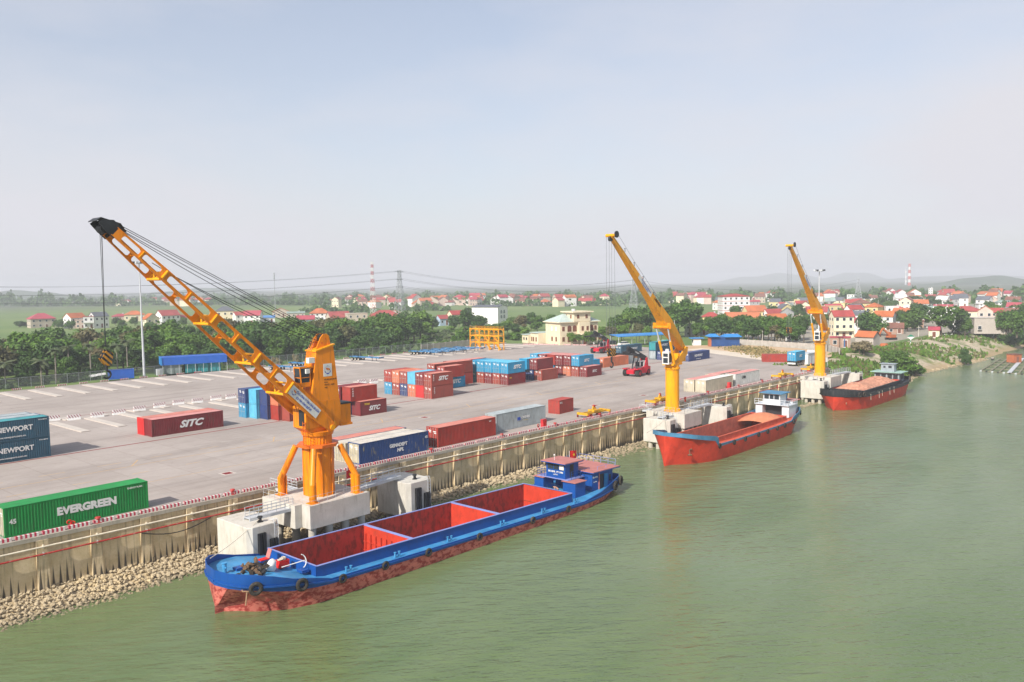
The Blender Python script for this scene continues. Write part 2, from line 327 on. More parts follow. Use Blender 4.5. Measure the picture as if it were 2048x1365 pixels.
# ================================================================ WATER, GROUND, YARD
QA=R(-1.72)
def Q(s,n,z=0.0): return Vector((s*cos(QA)-n*sin(QA), 85.95+s*sin(QA)+n*cos(QA), z))    # along / behind the quay edge
def yq(x): return 85.95+x*math.tan(QA)
wb=MB(); xc=[-900,44.3,83.1,120.6,146.2,6000]; yc=[-900,64.3,64.5,72.2,73.3,1400]        # the sheet is open inside the two empty holds
for i in range(5):
    for j in range(5):
        if (i==1 and j in (1,2,3)) or (i==3 and j==2): continue
        wb.add([(xc[i],yc[j],WL),(xc[i+1],yc[j],WL),(xc[i+1],yc[j+1],WL),(xc[i],yc[j+1],WL)],[(0,1,2,3)])
struct(wb.build('river_water',M_water))
SH_PTS=[(206,77),(214,70.5),(230,69),(246,69),(258,70.5),(270,72),(286,70),(303,68),(323,66.2),(356,67),(381,65.5),(430,67),(520,72),(800,90),(6000,350)]
def shore(x):
    for (a,ya),(b,yb) in zip(SH_PTS,SH_PTS[1:]):
        if x<=b: return ya+(yb-ya)*(x-a)/(b-a)
    return SH_PTS[-1][1]
def hsh(x,y): return sin(x*.37+y*.71)*.5+sin(x*.83-y*.29+1.7)*.3+sin(x*1.9+y*1.3)*.2
def bank_z(x,y):
    d=y-shore(x)
    k=max(0,min(1,(x-203)/14)); w=19-2*sin(x*.05)
    if d<0: return WL-.4+d*.15
    q=min(1,d/w); base=WL-.3+5.9*(q*.55+.45*q*q*(3-2*q))
    if 0<d<w+6: base+=.45*hsh(x*.5,y*.5)*min(1,d/3)*(1 if d<w else (w+6-d)/6)
    return base
# riverside bank beyond the end of the quay
xs=[203+1.6*i for i in range(64)]+[306+4*i for i in range(40)]+[470+30*i for i in range(40)]
ts=[-6,-2,0,1,2,3.2,4.5,6,7.5,9,10.5,12,13.5,15,17,19,21,23,26,30]
bm=MB(); vs=[]; 
for x in xs:
    for d in ts:
        y=shore(x)+d; vs.append((x,y,bank_z(x,y)))
n=len(ts); fs=[(i*n+j,(i+1)*n+j,(i+1)*n+j+1,i*n+j+1) for i in range(len(xs)-1) for j in range(n-1)]
struct(bm.add(vs,fs).build('river_bank',M_bank,smooth=True))
# open country: one sheet to the horizon
gp=[]; 
for x in [-2500,-900,-200,-40]: gp.append((x,yq(x)+1.2))
gp+= [(206,yq(206)+1.2),(206,106)]
gp+= [(x,shore(x)+27) for x in (215,230,246,258,270,286,303,323,356,381,430,520,800,1600,6000)]
gv=[(x,y,-.45) for x,y in gp]+[(6000,6000,-.45),(-2500,6000,-.45)]
struct(MB().add(gv,[tuple(range(len(gv)))]).build('ground',M_ground))
YP=[Q(-40,.55),Q(212,.55)]+[Vector(p+(0,)) for p in [(214,84.5),(221,94),(226,105),(233,118),(240,131),(247,150),(250,172),(244,196),(236,214.6),(140,214.6),(-40,217)]]
yb=MB(); yb.prism([(p.x,p.y) for p in YP],-.9,0); yard=struct(yb.build('yard_paving',M_yard))
# dry soil lot between yard and boundary wall
struct(MB().add([(p[0],p[1],-.06) for p in [(213,86),(224,89.5),(238,91),(254,92.5),(263,99),(271,113),(276,136),(262,150),(247,150),(240,131),(226,105)]],[tuple(range(11))]).build('soil_lot',M_sand))
struct(MB().add([(p[0],p[1],-.03) for p in [(226,104.5),(233.5,104),(243,117),(254,139),(247,141),(240,131)]],[tuple(range(6))]).build('sand_track',M_sandpale))
road=[G(1850,690,-.4),G(1790,668,-.4),G(1900,655,-.4),G(1990,668,-.4)]
# markings (children of the yard)
def mark(poly, mat, z=.004, name='marking'):
    o=MB().add([(x,y,z) for x,y in poly],[tuple(range(len(poly)))]).build(name,mat,yard); return o
def rect(x0,x1,y0,y1): return [(x0,y0),(x1,y0),(x1,y1),(x0,y1)]
mark(rect(-40,207,124.65,125.1),M_dkred,.004,'red_lane_line')
mark(rect(-40,205,109.2,109.35),M_yline,.004,'yellow_lane_line'); mark(rect(-40,150,98.4,98.52),M_yline,.004,'yellow_lane_line')
for i in range(26):
    x=22+i*7.1
    mark(rect(x,x+3.1,112.6,112.75),M_yline,.004,'yellow_dash'); mark(rect(x+1,x+3.1,104.4,104.55),M_yline,.004,'yellow_dash')
    if i%3==0: mark([(x+3,109.4),(x+3.2,109.4),(x+5.4,112.6),(x+5.2,112.6)],M_yline,.004,'yellow_dash')
for px,py in ((455,947),(687,801),(849,835),(1190,811),(1287,791),(1330,793)):
    p=G(px,py); mark(rect(p.x-.85,p.x+.85,p.y-.85,p.y+.85),M_strip,.004,'manhole_surround'); mark(rect(p.x-.55,p.x+.55,p.y-.55,p.y+.55),M_dkred,.008,'manhole_cover')
mark(rect(98,150,161.3,161.6),M_dkred,.004,'red_lane_line'); mark(rect(20,98,161.3,161.6),M_dkred,.004,'red_lane_line')
# raised concrete wheel strips in the trailer park
k=0
for row,(ya,yb_,x0,x1,st) in enumerate(((194.5,212.5,49.5,232,6.05),(157,160.6,44,150,6.05),(142.5,157.2,47,108,6.05))):
    x=x0
    while x<x1:
        o=MB().bx(-.7,.7,0,yb_-ya,0,.14).build('concrete_strip',M_strip,None,(x,ya+rnd.uniform(-.5,.5),0))
        tag(o,('long raised concrete strip of the trailer park by the fence','short concrete strip across the red drain line','raised concrete strip behind the row of striped barriers')[row],'concrete strip',('concrete strips along the fence','short concrete strips by the drain line','concrete strips behind the barriers')[row]); x+=st
# ================================================================ QUAY WALL
qw=tag(bpy.data.objects.new('quay_wall',None),'stained concrete quay wall of panels and pilasters above the stone slope','quay wall'); C.objects.link(qw)
qw.location=Q(0,0); qw.rotation_euler=(0,0,QA)
PS=4.9
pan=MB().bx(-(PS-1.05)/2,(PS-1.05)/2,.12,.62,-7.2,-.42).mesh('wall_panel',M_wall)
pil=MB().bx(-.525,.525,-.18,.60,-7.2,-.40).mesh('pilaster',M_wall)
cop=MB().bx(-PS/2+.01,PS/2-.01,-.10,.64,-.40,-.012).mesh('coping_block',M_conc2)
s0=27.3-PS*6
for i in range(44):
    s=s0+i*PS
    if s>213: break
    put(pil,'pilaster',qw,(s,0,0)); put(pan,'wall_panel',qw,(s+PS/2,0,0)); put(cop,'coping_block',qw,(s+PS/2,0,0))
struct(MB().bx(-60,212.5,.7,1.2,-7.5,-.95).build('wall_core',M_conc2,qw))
# kerb of red and white striped blocks with low gaps, and quay bollards
kb=MB().bx(0,2.02,0,.32,0,.32).mesh('kerb_block',M_kerb)
kerb=bpy.data.objects.new('quay_kerb',None); C.objects.link(kerb); kerb.location=Q(0,.18); kerb.rotation_euler=(0,0,QA); kerb['kind']='structure'
s=-5.0
while s<211:
    put(kb,'kerb_block',kerb,(s,0,0)); s+=2.32
def bollard_mesh(mat):
    b=MB(); b.cyl((0,0,0),(0,0,.06),.32,.32,14); b.cyl((0,0,.06),(0,0,.42),.19,.17,14); b.cyl((0,0,.42),(0,0,.50),.17,.31,14); b.cyl((0,0,.50),(0,0,.62),.31,.24,14); return b.mesh('bollard',mat,True)
bred=bollard_mesh(M_pipered); bblk=bollard_mesh(M_black)
for i,s in enumerate((32.6,47.1,76.8,91.0,103.5,115.4,139,152,165,176,187)):
    o=put(bred,'bollard',None,Q(s,.35,-.01) if i else Q(s,.35,-.01)); tag(o,('squat red mooring bollard on the quay edge beside the green container','squat red mooring bollard on the quay edge left of the jib crane','squat red mooring bollard on the quay edge by the dark blue container','squat red mooring bollard on the quay edge by the brown red container')[i] if i<4 else 'small red mooring bollard on the far quay edge','bollard','red bollards on the quay edge')
# cream and red service pipes with brackets
def pipe(name,label,mat,z,r,n,brk):
    t=thing(name,label,'pipe',Q(0,0),QA)
    b=MB(); b.cyl((-5,n,z),(210,n,z),r,r,10); b.build('pipe_run',mat,t,smooth=True)
    for i in range(41):
        s=s0+PS*5+i*PS
        if s<208: MB().bx(s-.06,s+.06,n-.02,-.17,z-r-.07,z+r+.07).build('bracket',brk,t)
pipe('water_pipe','cream pipe running along the upper face of the quay wall','' or M_pipe,-1.0,.09,-.42,M_pipe)
pipe('fire_pipe','red pipe running below the cream pipe on the quay wall',M_pipered,-1.72,.085,-.40,M_white)
b=MB(); pts=[Q(36.5+i*.75,-.45,-1.85-.75*sin(pi*i/10)) for i in range(11)]; b.tube(pts,.05,6); tag(b.build('hose',M_black),'black hose sagging below the red pipe near the crane','hose')
# ================================================================ STONE SLOPE
def stone_mesh(i):
    q=random.Random(i); b=MB(); vs=[]; rings=[(-.75,.55),(-.25,1.0),(.35,.92),(.8,.5)]
    n=6
    for z,r in rings:
        for k in range(n): a=2*pi*k/n+.3*z; rr=r*q.uniform(.78,1.18); vs.append((cos(a)*rr,sin(a)*rr*.85,z*q.uniform(.8,1.1)))
    fs=[(a*n+k,a*n+(k+1)%n,(a+1)*n+(k+1)%n,(a+1)*n+k) for a in range(3) for k in range(n)]+[tuple(reversed(range(n))),tuple(range(3*n,4*n))]
    b.add(vs,fs); return b
smesh=[stone_mesh(i) for i in range(7)]; smd=[s.mesh('stone',M_stone) for s in smesh]
slope=bpy.data.objects.new('stone_slope',None); C.objects.link(slope); slope['kind']='structure'
def slope_z(s,n):                                        # n = 0 at the wall, negative towards the water
    top=-5.15-.012*max(0,s-40); wd=4.6+ (1.2*sin(s*.06)); return top+(WL-.25-top)*min(1.3,(-n)/wd)
sv=[];ss=[-20+2*i for i in range(117)]
nn=[.3,-.5,-1.5,-2.5,-3.5,-4.5,-5.6,-6.6]
for s in ss:
    for q in nn: p=Q(s,q,slope_z(s,q)-.15); sv.append(p)
struct(MB().add(sv,[(i*8+j,i*8+j+1,(i+1)*8+j+1,(i+1)*8+j) for i in range(len(ss)-1) for j in range(7)]).build('slope_bed',M_stone,slope))
cand=[]
s=-4.0
while s<205:
    st=.40 if s<60 else .62 if s<130 else .8
    q=0.0
    while q>-5.9:
        z=slope_z(s,q)
        if z>WL-.35: cand.append((s+rnd.uniform(-.2,.2),q+rnd.uniform(-.2,.2),st))
        q-=st*.86
    s+=st
vis=[c for c in cand if 21.5<c[0]<46]
vis.sort(key=lambda c:abs(c[0]-33)); near=set(id(c) for c in vis[:300])
rest=MB()
for c in cand:
    s,q,st=c; r=st*.5*rnd.choice((.6,.75,.9,1,1.3)); p=Q(s,q,slope_z(s,q)+rnd.uniform(-.04,.1)); e=(rnd.uniform(-.6,.6),rnd.uniform(-.6,.6),rnd.uniform(0,6.3)); i=rnd.randrange(7)
    if id(c) in near:
        o=put(smd[i],'stone',slope,p,e); o.scale=(r*1.15,r*.95,r*.72)
    else:
        Mx=Matrix.LocRotScale(p,__import__('mathutils').Euler(e),Vector((r*1.15,r*.95,r*.72))); rest.add([Mx@Vector(v) for v in smesh[i].v],smesh[i].f)
o=rest.build('stones',M_stone,slope); o['kind']='stuff'
# ================================================================ CRANE BERTHS: platform, dolphins, gangways
PT=-.3
def railing(mb, p0, p1, h=1.0, step=1.2, r=.025, bars=2):
    p0,p1=Vector(p0),Vector(p1); L_=(p1-p0).length; n=max(1,round(L_/step))
    for i in range(n+1):
        q=p0.lerp(p1,i/n); mb.bar(q,q+Vector((0,0,h)),r*2,r*2)
    for k in range(1,bars+1):
        z=Vector((0,0,h*k/bars)); mb.bar(p0+z,p1+z,r*1.8,r*1.8)
def dolphin(cx, cy, side, label, ww=3.9, dd=6.3, top=-1.0, bot=-5.2, mirror=1):
    t=thing('mooring_dolphin',label,'dolphin',(cx,cy,top))
    w=ww/2; h=dd/2; poly=[(-w,-h+.5),(-w+.45,-h),(w-.7,-h),(w,-h+.9),(w,h-.6),(w-.8,h),(-w,h)]
    if mirror<0: poly=[(-a,b) for a,b in reversed(poly)]
    b=MB(); k=len(poly); ins=[(a*.985,c*.985) for a,c in poly]
    b.loft([[(a,c,bot-top) for a,c in poly],[(a,c,-.06) for a,c in poly],[(a,c,0) for a,c in ins]]); b.build('block',M_conc,t)
    for ax in (-w*.55,w*.55):
        for ay in (-h*.6,0,h*.6):
            o=MB().cyl((ax,ay,bot-top+.01),(ax,ay,WL-3-top),.42,n=14).build('pile',M_pilec,t,smooth=True)
    for fx,fw,ft,fb in ((-w*.28,.5,-.75,-4.0),(w*.42,.5,-1.6,-3.9)):
        f=MB(); f.bx(fx-.42,fx-.08,-h-.32,-h-.01,fb,ft); f.bx(fx+.08,fx+.42,-h-.32,-h-.01,fb,ft); f.bx(fx-.42,fx+.42,-h-.12,-h-.01,fb,ft); f.build('fender',M_black,t)
    put(bblk,'bollard',t,(.15,-h+1.3,0))
    b=MB(); 
    for sx in (-.22,.22): b.tube([(w-.9+sx,-h+.7,.25),(w-.75+sx,-h+.1,.3),(w-.75+sx,-h-.08,-.2),(w-.75+sx,-h-.08,bot-top+.5)],.03,6)
    for i in range(10): b.bar((w-.97,-h-.08,-.3-.38*i),(w-.53,-h-.08,-.3-.38*i),.04,.04)
    b.build('ladder',M_galv,t); return t
M_pilec=mat_concrete('pile_concrete',(.40,.36,.29),(.56,.51,.43),(.10,.085,.05),.6)
def gangway(p0,p1,label,w=1.0):
    p0,p1=Vector(p0),Vector(p1); d=p1-p0; L_=d.length; rz=math.atan2(d.y,d.x)
    t=thing('gangway',label,'gangway',p0,rz)
    b=MB(); b.bx(0,L_,-w/2,w/2,-.06,0); b.build('deck',M_galv,t)
    b=MB(); b.bx(0,L_,-w/2-.08,-w/2-.005,-.28,.05); b.bx(0,L_,w/2+.005,w/2+.08,-.28,.05); b.build('side_beam',M_galv,t)
    for sy in (-1,1):
        b=MB(); railing(b,(.1,sy*(w/2-.04),0),(L_-.1,sy*(w/2-.04),0),1.05,1.0,.024,3); b.build('railing',M_galv,t)
    return t
def platform(cx,cy,label,bl,br,fl,fr,fy=-3.95,jy=-2.45,by=4.0,depth_=2.55):
    t=thing('crane_platform',label,'platform',(cx,cy,PT))
    poly=[(bl,jy),(fl,jy),(fl,fy),(fr,fy),(fr,jy),(br,jy),(br,by),(bl,by)]
    if abs(fl-bl)<.01: poly=[p for i,p in enumerate(poly) if i not in (0,1)]; poly[-1]=(fl,by)
    if abs(fr-br)<.01: poly=[p for p in poly if p not in ((fr,jy),(br,jy))]
    b=MB(); b.prism(poly,-depth_,0); b.build('slab',M_conc,t)
    for i in range(4):
        for j in range(3):
            x=fl+.7+(fr-fl-1.4)*i/3; y=fy+.75+(by-fy-1.5)*j/2
            MB().cyl((x,y,-depth_-.005),(x,y,WL-3-PT),.42,n=14).build('pile',M_pilec,t,smooth=True)
    b=MB(); r=[(fl+.12,jy+.1),(fl+.12,fy+.12),(fr-.12,fy+.12),(fr-.12,jy+.1)]
    for a,c in zip(r,r[1:]): railing(b,a+(0,),c+(0,),1.0,1.1,.014,2)
    railing(b,(bl+.1,by-.1,0),(bl+.1,jy+.6,0),1.0,1.1,.014,2); railing(b,(br-.1,by-.1,0),(br-.1,jy+.6,0),1.0,1.1,.014,2)
    b.build('railing',M_galv,t); return t
C1=Vector((54.2,78.35,PT)); C2=Vector((130.2,77.2,PT)); C3=Vector((199.3,76.9,PT))
platform(C1.x,C1.y,'big concrete crane platform on round piles beside the blue barge',-4.9,4.1,-4.0,4.1)
dolphin(44.8,77.55,-1,'cream concrete mooring dolphin with black fenders by the bow of the blue barge')
dolphin(67.0,78.3,1,'cream concrete mooring dolphin behind the middle of the blue barge',4.1,6.0,-.85)
gangway((44.3,77.2,-.72),(49.75,77.2,-.28),'galvanised gangway from the near dolphin up to the first crane platform')
gangway((58.2,76.9,-.26),(65.6,78.0,-.60),'galvanised gangway from the first crane platform to the dolphin on its far side')
gangway((53.1,82.2,-.26),(53.1,85.6,-.05),'short galvanised gangway linking the first crane platform to the quay',1.6)
platform(C2.x,C2.y,'concrete crane platform behind the bow of the red barge with the white wheelhouse',-2.5,3.6,-2.5,3.6)
dolphin(124.9,76.4,-1,'cream concrete mooring dolphin behind the bow of the red open barge',3.2,5.2,-.9,-5.0)
dolphin(143.6,75.2,1,'cream concrete mooring dolphin beside the hold of the red open barge',3.0,5.0,-.75,-5.0)
gangway((124.0,76.0,-.62),(127.8,76.0,-.27),'grey gangway from the near dolphin to the second crane platform')
gangway((133.7,76.4,-.27),(142.4,76.2,-.48),'long grey gangway from the second crane platform to its far dolphin')
gangway((129.0,81.1,-.27),(128.4,82.9,-.04),'grey gangway linking the second crane platform to the quay',1.8)
platform(C3.x,C3.y,'concrete crane platform behind the black and red barge',-4.4,3.6,-3.4,3.6)
dolphin(193.4,75.8,-1,'cream concrete mooring dolphin behind the bow of the black and red barge',3.6,5.4,-.9,-5.0)
dolphin(213.0,73.9,1,'cream concrete mooring dolphin beside the cargo of the black and red barge',3.2,4.4,-.75,-5.0)
gangway((194.3,76.2,-.6),(195.1,76.2,-.27),'stub gangway from the near dolphin to the third crane platform')
gangway((202.8,75.2,-.27),(211.9,74.4,-.48),'grey gangway from the third crane platform to its far dolphin')
gangway((198.2,80.8,-.27),(198.0,80.95,-.1),'grey gangway linking the third crane platform to the quay',1.8)

# ================================================================ JIB CRANE (near)
def jib_crane():
    t=thing('jib_crane','big orange lattice jib crane with black jib head and emblem on its tower','crane',C1)
    o=-C1
    def B(mb,name,mat,parent=None,smooth=False):
        ob=mb.build(name,mat,parent or t,smooth=smooth); ob.location=o if not parent else (0,0,0); return ob
    cx,cy=C1.x,C1.y
    b=MB(); b.cyl((cx,cy,PT),(cx,cy,5.3),1.68,n=32); B(b,'column',M_orange,smooth=True)
    b=MB()
    for a in range(8):
        e=Vector((cos(R(22.5+45*a)),sin(R(22.5+45*a)),0)); b.bar(Vector((cx,cy,PT))+e*1.72,Vector((cx,cy,5.3))+e*1.72,.05,.16,upv=e)
    B(b,'stiffener',M_orange)
    for ax in (-1,1):
        for ay in (-1,1):
            b=MB(); fx,fy=cx+3.0*ax,cy+3.05*ay
            b.cyl((fx,fy,PT+.04),(fx,fy,1.75),.40,n=16); b.cyl((fx,fy,1.6),(cx+1.75*ax,cy+1.75*ay,5.3),.37,.34,16); b.bx(fx-.55,fx+.55,fy-.55,fy+.55,PT,PT+.05)
            b.bar((fx-.42*ax,fy-.2*ay,PT),(fx-.42*ax,fy-.2*ay,1.9),.08,.6); B(b,'leg',M_orange,smooth=True)
    oc=[(cx+2.35*cos(R(22.5+45*k)),cy+2.35*sin(R(22.5+45*k))) for k in range(8)]
    b=MB(); b.prism(oc,5.3,5.62); B(b,'flange',M_orange_d)
    b=MB(); b.cyl((cx,cy,5.62),(cx,cy,6.6),1.55,n=28); b.cyl((cx,cy,6.6),(cx,cy,7.06),1.75,1.9,28)
    for k in range(28):
        e=Vector((cos(2*pi*k/28),sin(2*pi*k/28),0)); b.bar(Vector((cx,cy,5.63))+e*1.57,Vector((cx,cy,6.6))+e*1.57,.05,.07)
    B(b,'slew_ring',M_orange)
    y0,y1=cy-1.25,cy+1.25
    b=MB(); b.loft([[(52.6,y0+.2,7.06),(55.9,y0+.2,7.06),(55.9,y1-.2,7.06),(52.6,y1-.2,7.06)],[(51.9,y0,7.6),(56.6,y0,7.6),(56.6,y1,7.6),(51.9,y1,7.6)],[(51.9,y0,9.9),(56.6,y0,9.9),(56.6,y1,9.9),(51.9,y1,9.9)],[(52.7,y0,10.5),(56.5,y0,10.5),(56.5,y1,10.5),(52.7,y1,10.5)]]); B(b,'machine_house',M_orange)
    b=MB(); b.loft([[(52.72,y0+.02,10.505),(56.48,y0+.02,10.505),(56.48,y1-.02,10.505),(52.72,y1-.02,10.505)],[(53.75,y0+.3,16.1),(56.05,y0+.3,16.65),(56.05,y1-.3,16.65),(53.75,y1-.3,16.1)]]); B(b,'tower',M_orange)
    b=MB(); b.loft([[(53.6,y0+.2,16.07),(56.2,y0+.2,16.7),(56.2,y1-.2,16.7),(53.6,y1-.2,16.07)],[(53.6,y0+.2,16.22),(56.2,y0+.2,16.85),(56.2,y1-.2,16.85),(53.6,y1-.2,16.22)]]); B(b,'rim',M_yellow)
    for yy in (cy-.62,cy+.5):
        prof=[(53.9,16.2),(55.9,16.8),(55.75,17.75),(55.45,18.0),(55.0,18.0),(54.6,17.6)]
        b=MB(); b.prism(prof,yy,yy+.12,f=lambda a,c,z:(a,z,c)); ch=B(b,'head_plate',M_orange)
        b=MB()
        for hx,hz in ((55.25,17.45),(54.75,17.0)): b.cyl((hx,yy-.03,hz),(hx,yy+.15,hz),.11,n=12)
        b.build('pin',M_orange_d,ch)
    b=MB(); b.cyl((55.25,cy-.5,17.5),(55.25,cy-.1,17.5),.42,n=20); b.cyl((55.25,cy+.0,17.5),(55.25,cy+.4,17.5),.42,n=20); B(b,'sheave',M_dark,smooth=True)
    b=MB()
    for q in (-.3,.3):
        b.tube([(52.5,cy+q+.1,10.6),(53.6,cy+q+.1,16.3),(54.3,cy+q+.1,17.6)],.035,6)
    for k in range(14):
        f=k/13; b.bar((52.5+1.1*f,cy-.2,10.6+5.7*f),(52.5+1.1*f,cy+.4,10.6+5.7*f),.035,.035)
    B(b,'ladder',M_orange_d)
    # driver's cabin on the front face
    cb=MB(); cb.bx(51.55,52.95,y0+.35,y0+1.6,12.25,12.4); cb.bx(51.55,53.3,y0+.35,y0+1.6,14.35,14.5)
    for xx,yy in ((51.6,y0+.4),(51.6,y0+1.55),(52.9,y0+.4),(52.9,y0+1.55)): cb.bar((xx+(.15 if xx<52 else 0),yy,12.3),(xx,yy,14.4),.1,.1)
    cb.bar((51.6,y0+.4,13.3),(51.6,y0+1.55,13.3),.07,.07); cb.bar((51.6,y0+.4,13.3),(52.9,y0+.4,13.3),.07,.07); cb.bx(51.58,52.92,y0+.38,y0+1.57,12.4,12.75)
    cab=B(cb,'cabin',M_orange)
    g=MB(); g.bx(51.63,51.65,y0+.45,y0+1.5,12.76,14.34); g.bx(51.68,52.86,y0+.42,y0+.44,12.76,14.34); g.bx(51.68,52.86,y0+1.5,y0+1.52,12.76,14.34); g.bx(51.6,52.6,y0+.55,y0+1.4,14.51,14.53); g.build('window',M_glass,cab)
    b=MB(); b.bx(52.75,53.5,y0+.3,y0+.85,14.85,15.45); B(b,'air_conditioner',M_white); b=MB(); b.bx(52.2,52.7,y0+.12,y0+.33,13.75,14.25); ac=B(b,'air_conditioner',M_white)
    b=MB(); b.bx(51.86,51.9,cy-.95,cy+.1,7.85,9.7); B(b,'doorway',M_dark)
    b=MB()
    for q in (-.25,.25): b.bar((51.8,cy-1.0+q,5.7),(51.8,cy-1.0+q,8.4),.06,.06)
    for k in range(8): b.bar((51.8,cy-1.25,5.9+.33*k),(51.8,cy-.75,5.9+.33*k),.05,.05)
    B(b,'access_ladder',M_orange_d)
    b=MB(); b.bx(56.62,58.3,y0+.1,y1-.1,7.3,7.55); B(b,'rear_deck',M_orange); b=MB(); b.bx(56.66,58.2,y0+.25,y1-.3,7.56,9.75); b.bx(56.75,58.25,y0+.2,y1-.25,9.76,9.95,1); B(b,'winch_house',[M_orange,M_dark])
    # emblem board and lettering on the near face
    b=MB(); e=MB(); yb=y0-.03
    b=MB(); zb=13.93; sl=(.28/5.6); yy=y0+.02+.28*(zb-10.5)/5.6-.04
    b.bx(54.5,55.65,yy-.02,yy,13.2,14.65); eb=B(b,'emblem_board',M_white)
    emblem(eb,(55.08,yy-.03,13.95),1.0,(1,0,0),(0,0,1))
    for k,(tx,sz) in enumerate((('SỨC NÂNG MAX 40 TẤN',.2),('40 TON',.17),('TẦM VỚI: 7 - 30 MÉT',.2),('30 MÉT',.17))):
        zz=12.85-.3*k; text(tx,sz,M_black,t,Matrix.Translation(o)@frame((54.55,y0+.02+.28*(zz-10.5)/5.6-.03,zz),(1,0,0),(0,.05,1)),'lettering',.01,0,.75,'LEFT')
    # ---- jib: two holed cheek plates, tubes, head
    tip=Vector((32.3,cy,28.75)); pin=Vector((54.95,cy,7.45)); ax=(pin-tip); LJ=ax.length; ax.normalize(); nz=Vector((-ax.z,0,ax.x)); nz=nz if nz.z>0 else -nz
    def half(s):
        for (a,ha),(c_,hc) in zip(HP,HP[1:]):
            if s<=c_: return ha+(hc-ha)*(s-a)/(c_-a)
        return HP[-1][1]
    HP=[(0,.44),(5,.55),(12,.66),(20,.80),(24,.92),(28.5,.85),(LJ,.5)]
    def Yof(s,side):
        s=max(0,min(s,LJ+1)); return cy+side*((.92+.46*s/6) if s<6 else (1.38+.32*(s-6)/11) if s<17 else 1.70+.1*(s-17)/14)
    slots=[(.9,2.9),(3.35,5.4),(6.35,8.7),(9.15,11.7),(13.0,15.1),(15.7,18.0),(19.2,20.9),(21.5,23.1)]
    edges=[0]+[(slots[i][1]+slots[i+1][0])/2 for i in range(7)]+[23.7,LJ]
    for side in (-1,1):
        b=MB()
        def P3(s,h,off): p=tip+ax*s+nz*h; return (p.x,Yof(s,side)+off,p.z)
        for ci in range(9):
            sa,sb=edges[ci],edges[ci+1]
            if ci<8:
                s0_,s1_=slots[ci]; cs=(s0_+s1_)/2; hw=(s1_-s0_)/2; hh=half(cs)*.64; r=min(hh,hw)*.75
                inner=[];outer=[]
                for k in range(24):
                    a=2*pi*(k+.5)/24; ca,sa_=cos(a),sin(a)
                    # rounded rectangle
                    x=(hw-r)*(1 if ca>0 else -1)+r*ca; y=(hh-r)*(1 if sa_>0 else -1)+r*sa_
                    inner.append((cs+x,y))
                    # matching point on the cell outline
                    dx=(sb-cs) if ca>0 else (cs-sa); dy=half(cs)
                    kx=abs(dx/ca) if abs(ca)>1e-6 else 1e9; ky=abs(dy/sa_) if abs(sa_)>1e-6 else 1e9
                    q=min(kx,ky); ox=cs+ca*q; oy=sa_*q
                    outer.append([ox,oy])
                # snap the nearest points to the four corners
                for sx_,sy_ in ((1,1),(-1,1),(-1,-1),(1,-1)):
                    tx=sb if sx_>0 else sa
                    j=min(range(24),key=lambda j:(outer[j][0]-tx)**2+(outer[j][1]-sy_*half(cs))**2); outer[j]=[tx,sy_*half(cs)]
                outer=[(x,y*half(x)/half(cs)) for x,y in outer]
                n=24; vs=[]
                for off in (-.03,.03):
                    vs+= [P3(x,y,off) for x,y in outer]; vs+=[P3(x,y,off) for x,y in inner]
                fs=[]
                for i in range(n):
                    j=(i+1)%n; fs+=[(i,j,n+j,n+i),(2*n+i,3*n+i,3*n+j,2*n+j),(n+i,n+j,3*n+j,3*n+i)]
                b.add(vs,fs)
            else:
                pts=[sa,25.5,28.5,30.5,LJ+.3]
                rings=[[P3(s,half(min(s,LJ)),-.03),P3(s,-half(min(s,LJ)),-.03),P3(s,-half(min(s,LJ)),.03),P3(s,half(min(s,LJ)),.03)] for s in pts]; b.loft(rings)
        B(b,'jib_plate',M_orange)
        f=MB()
        for k in range(16):
            s0_,s1_=LJ*k/16,LJ*(k+1)/16
            for sg in (1,-1):
                p0=tip+ax*s0_+nz*sg*half(s0_); p1=tip+ax*s1_+nz*sg*half(s1_); p0.y=Yof(s0_,side); p1.y=Yof(s1_,side); f.bar(p0,p1,.16,.06,upv=nz)
        B(f,'jib_flange',M_orange)
        f=MB()
        for ci in (1,3,5,7):
            s=edges[ci]; f.bar(P3(s,half(s)*.75,side*.07),P3(s,-half(s)*.75,side*.07),.14,.1)
        for ci in (2,4,6,8):
            s=edges[ci]; f.cyl(P3(s,half(s)*.8,side*.1),P3(s,-half(s)*.8,side*.1),.14,n=10)
        B(f,'jib_rib',M_yellow)
    for ci in (2,4,6,8):
        s=edges[ci]; pc=tip+ax*s; b=MB()
        pl=pc-nz*half(s); a0=(pl.x,Yof(s,-1)+.05,pl.z); a1=(pl.x,Yof(s,1)-.05,pl.z); b.cyl(a0,a1,.15,n=10)
        mid=Vector(((a0[0]+a1[0])/2,cy,a0[2])); pu=pc+nz*half(s)*.6
        b.cyl((pu.x,Yof(s,-1)+.05,pu.z),(pu.x,Yof(s,1)-.05,pu.z),.11,n=10); b.cyl((pu.x,Yof(s,-1)+.1,pu.z),mid,.1,n=8); b.cyl((pu.x,Yof(s,1)-.1,pu.z),mid,.1,n=8); B(b,'cross_brace',M_yellow,smooth=True)
    for ci in (1,3,5,7):
        s=edges[ci]; p=tip+ax*s; b=MB(); b.bar((p.x,Yof(s,-1),p.z),(p.x,Yof(s,1),p.z),.12,.12); B(b,'cross_bar',M_orange)
    hy0,hy1=cy-.9,cy+.9
    prof=[(33.05,28.75),(32.75,29.3),(32.3,29.75),(31.3,29.75),(30.9,29.45),(31.5,28.75),(31.95,28.3),(32.2,28.05)]
    b=MB()
    for yy in (hy0-.06,hy1): b.prism(prof,yy,yy+.06,f=lambda a,c,z:(a,z,c))
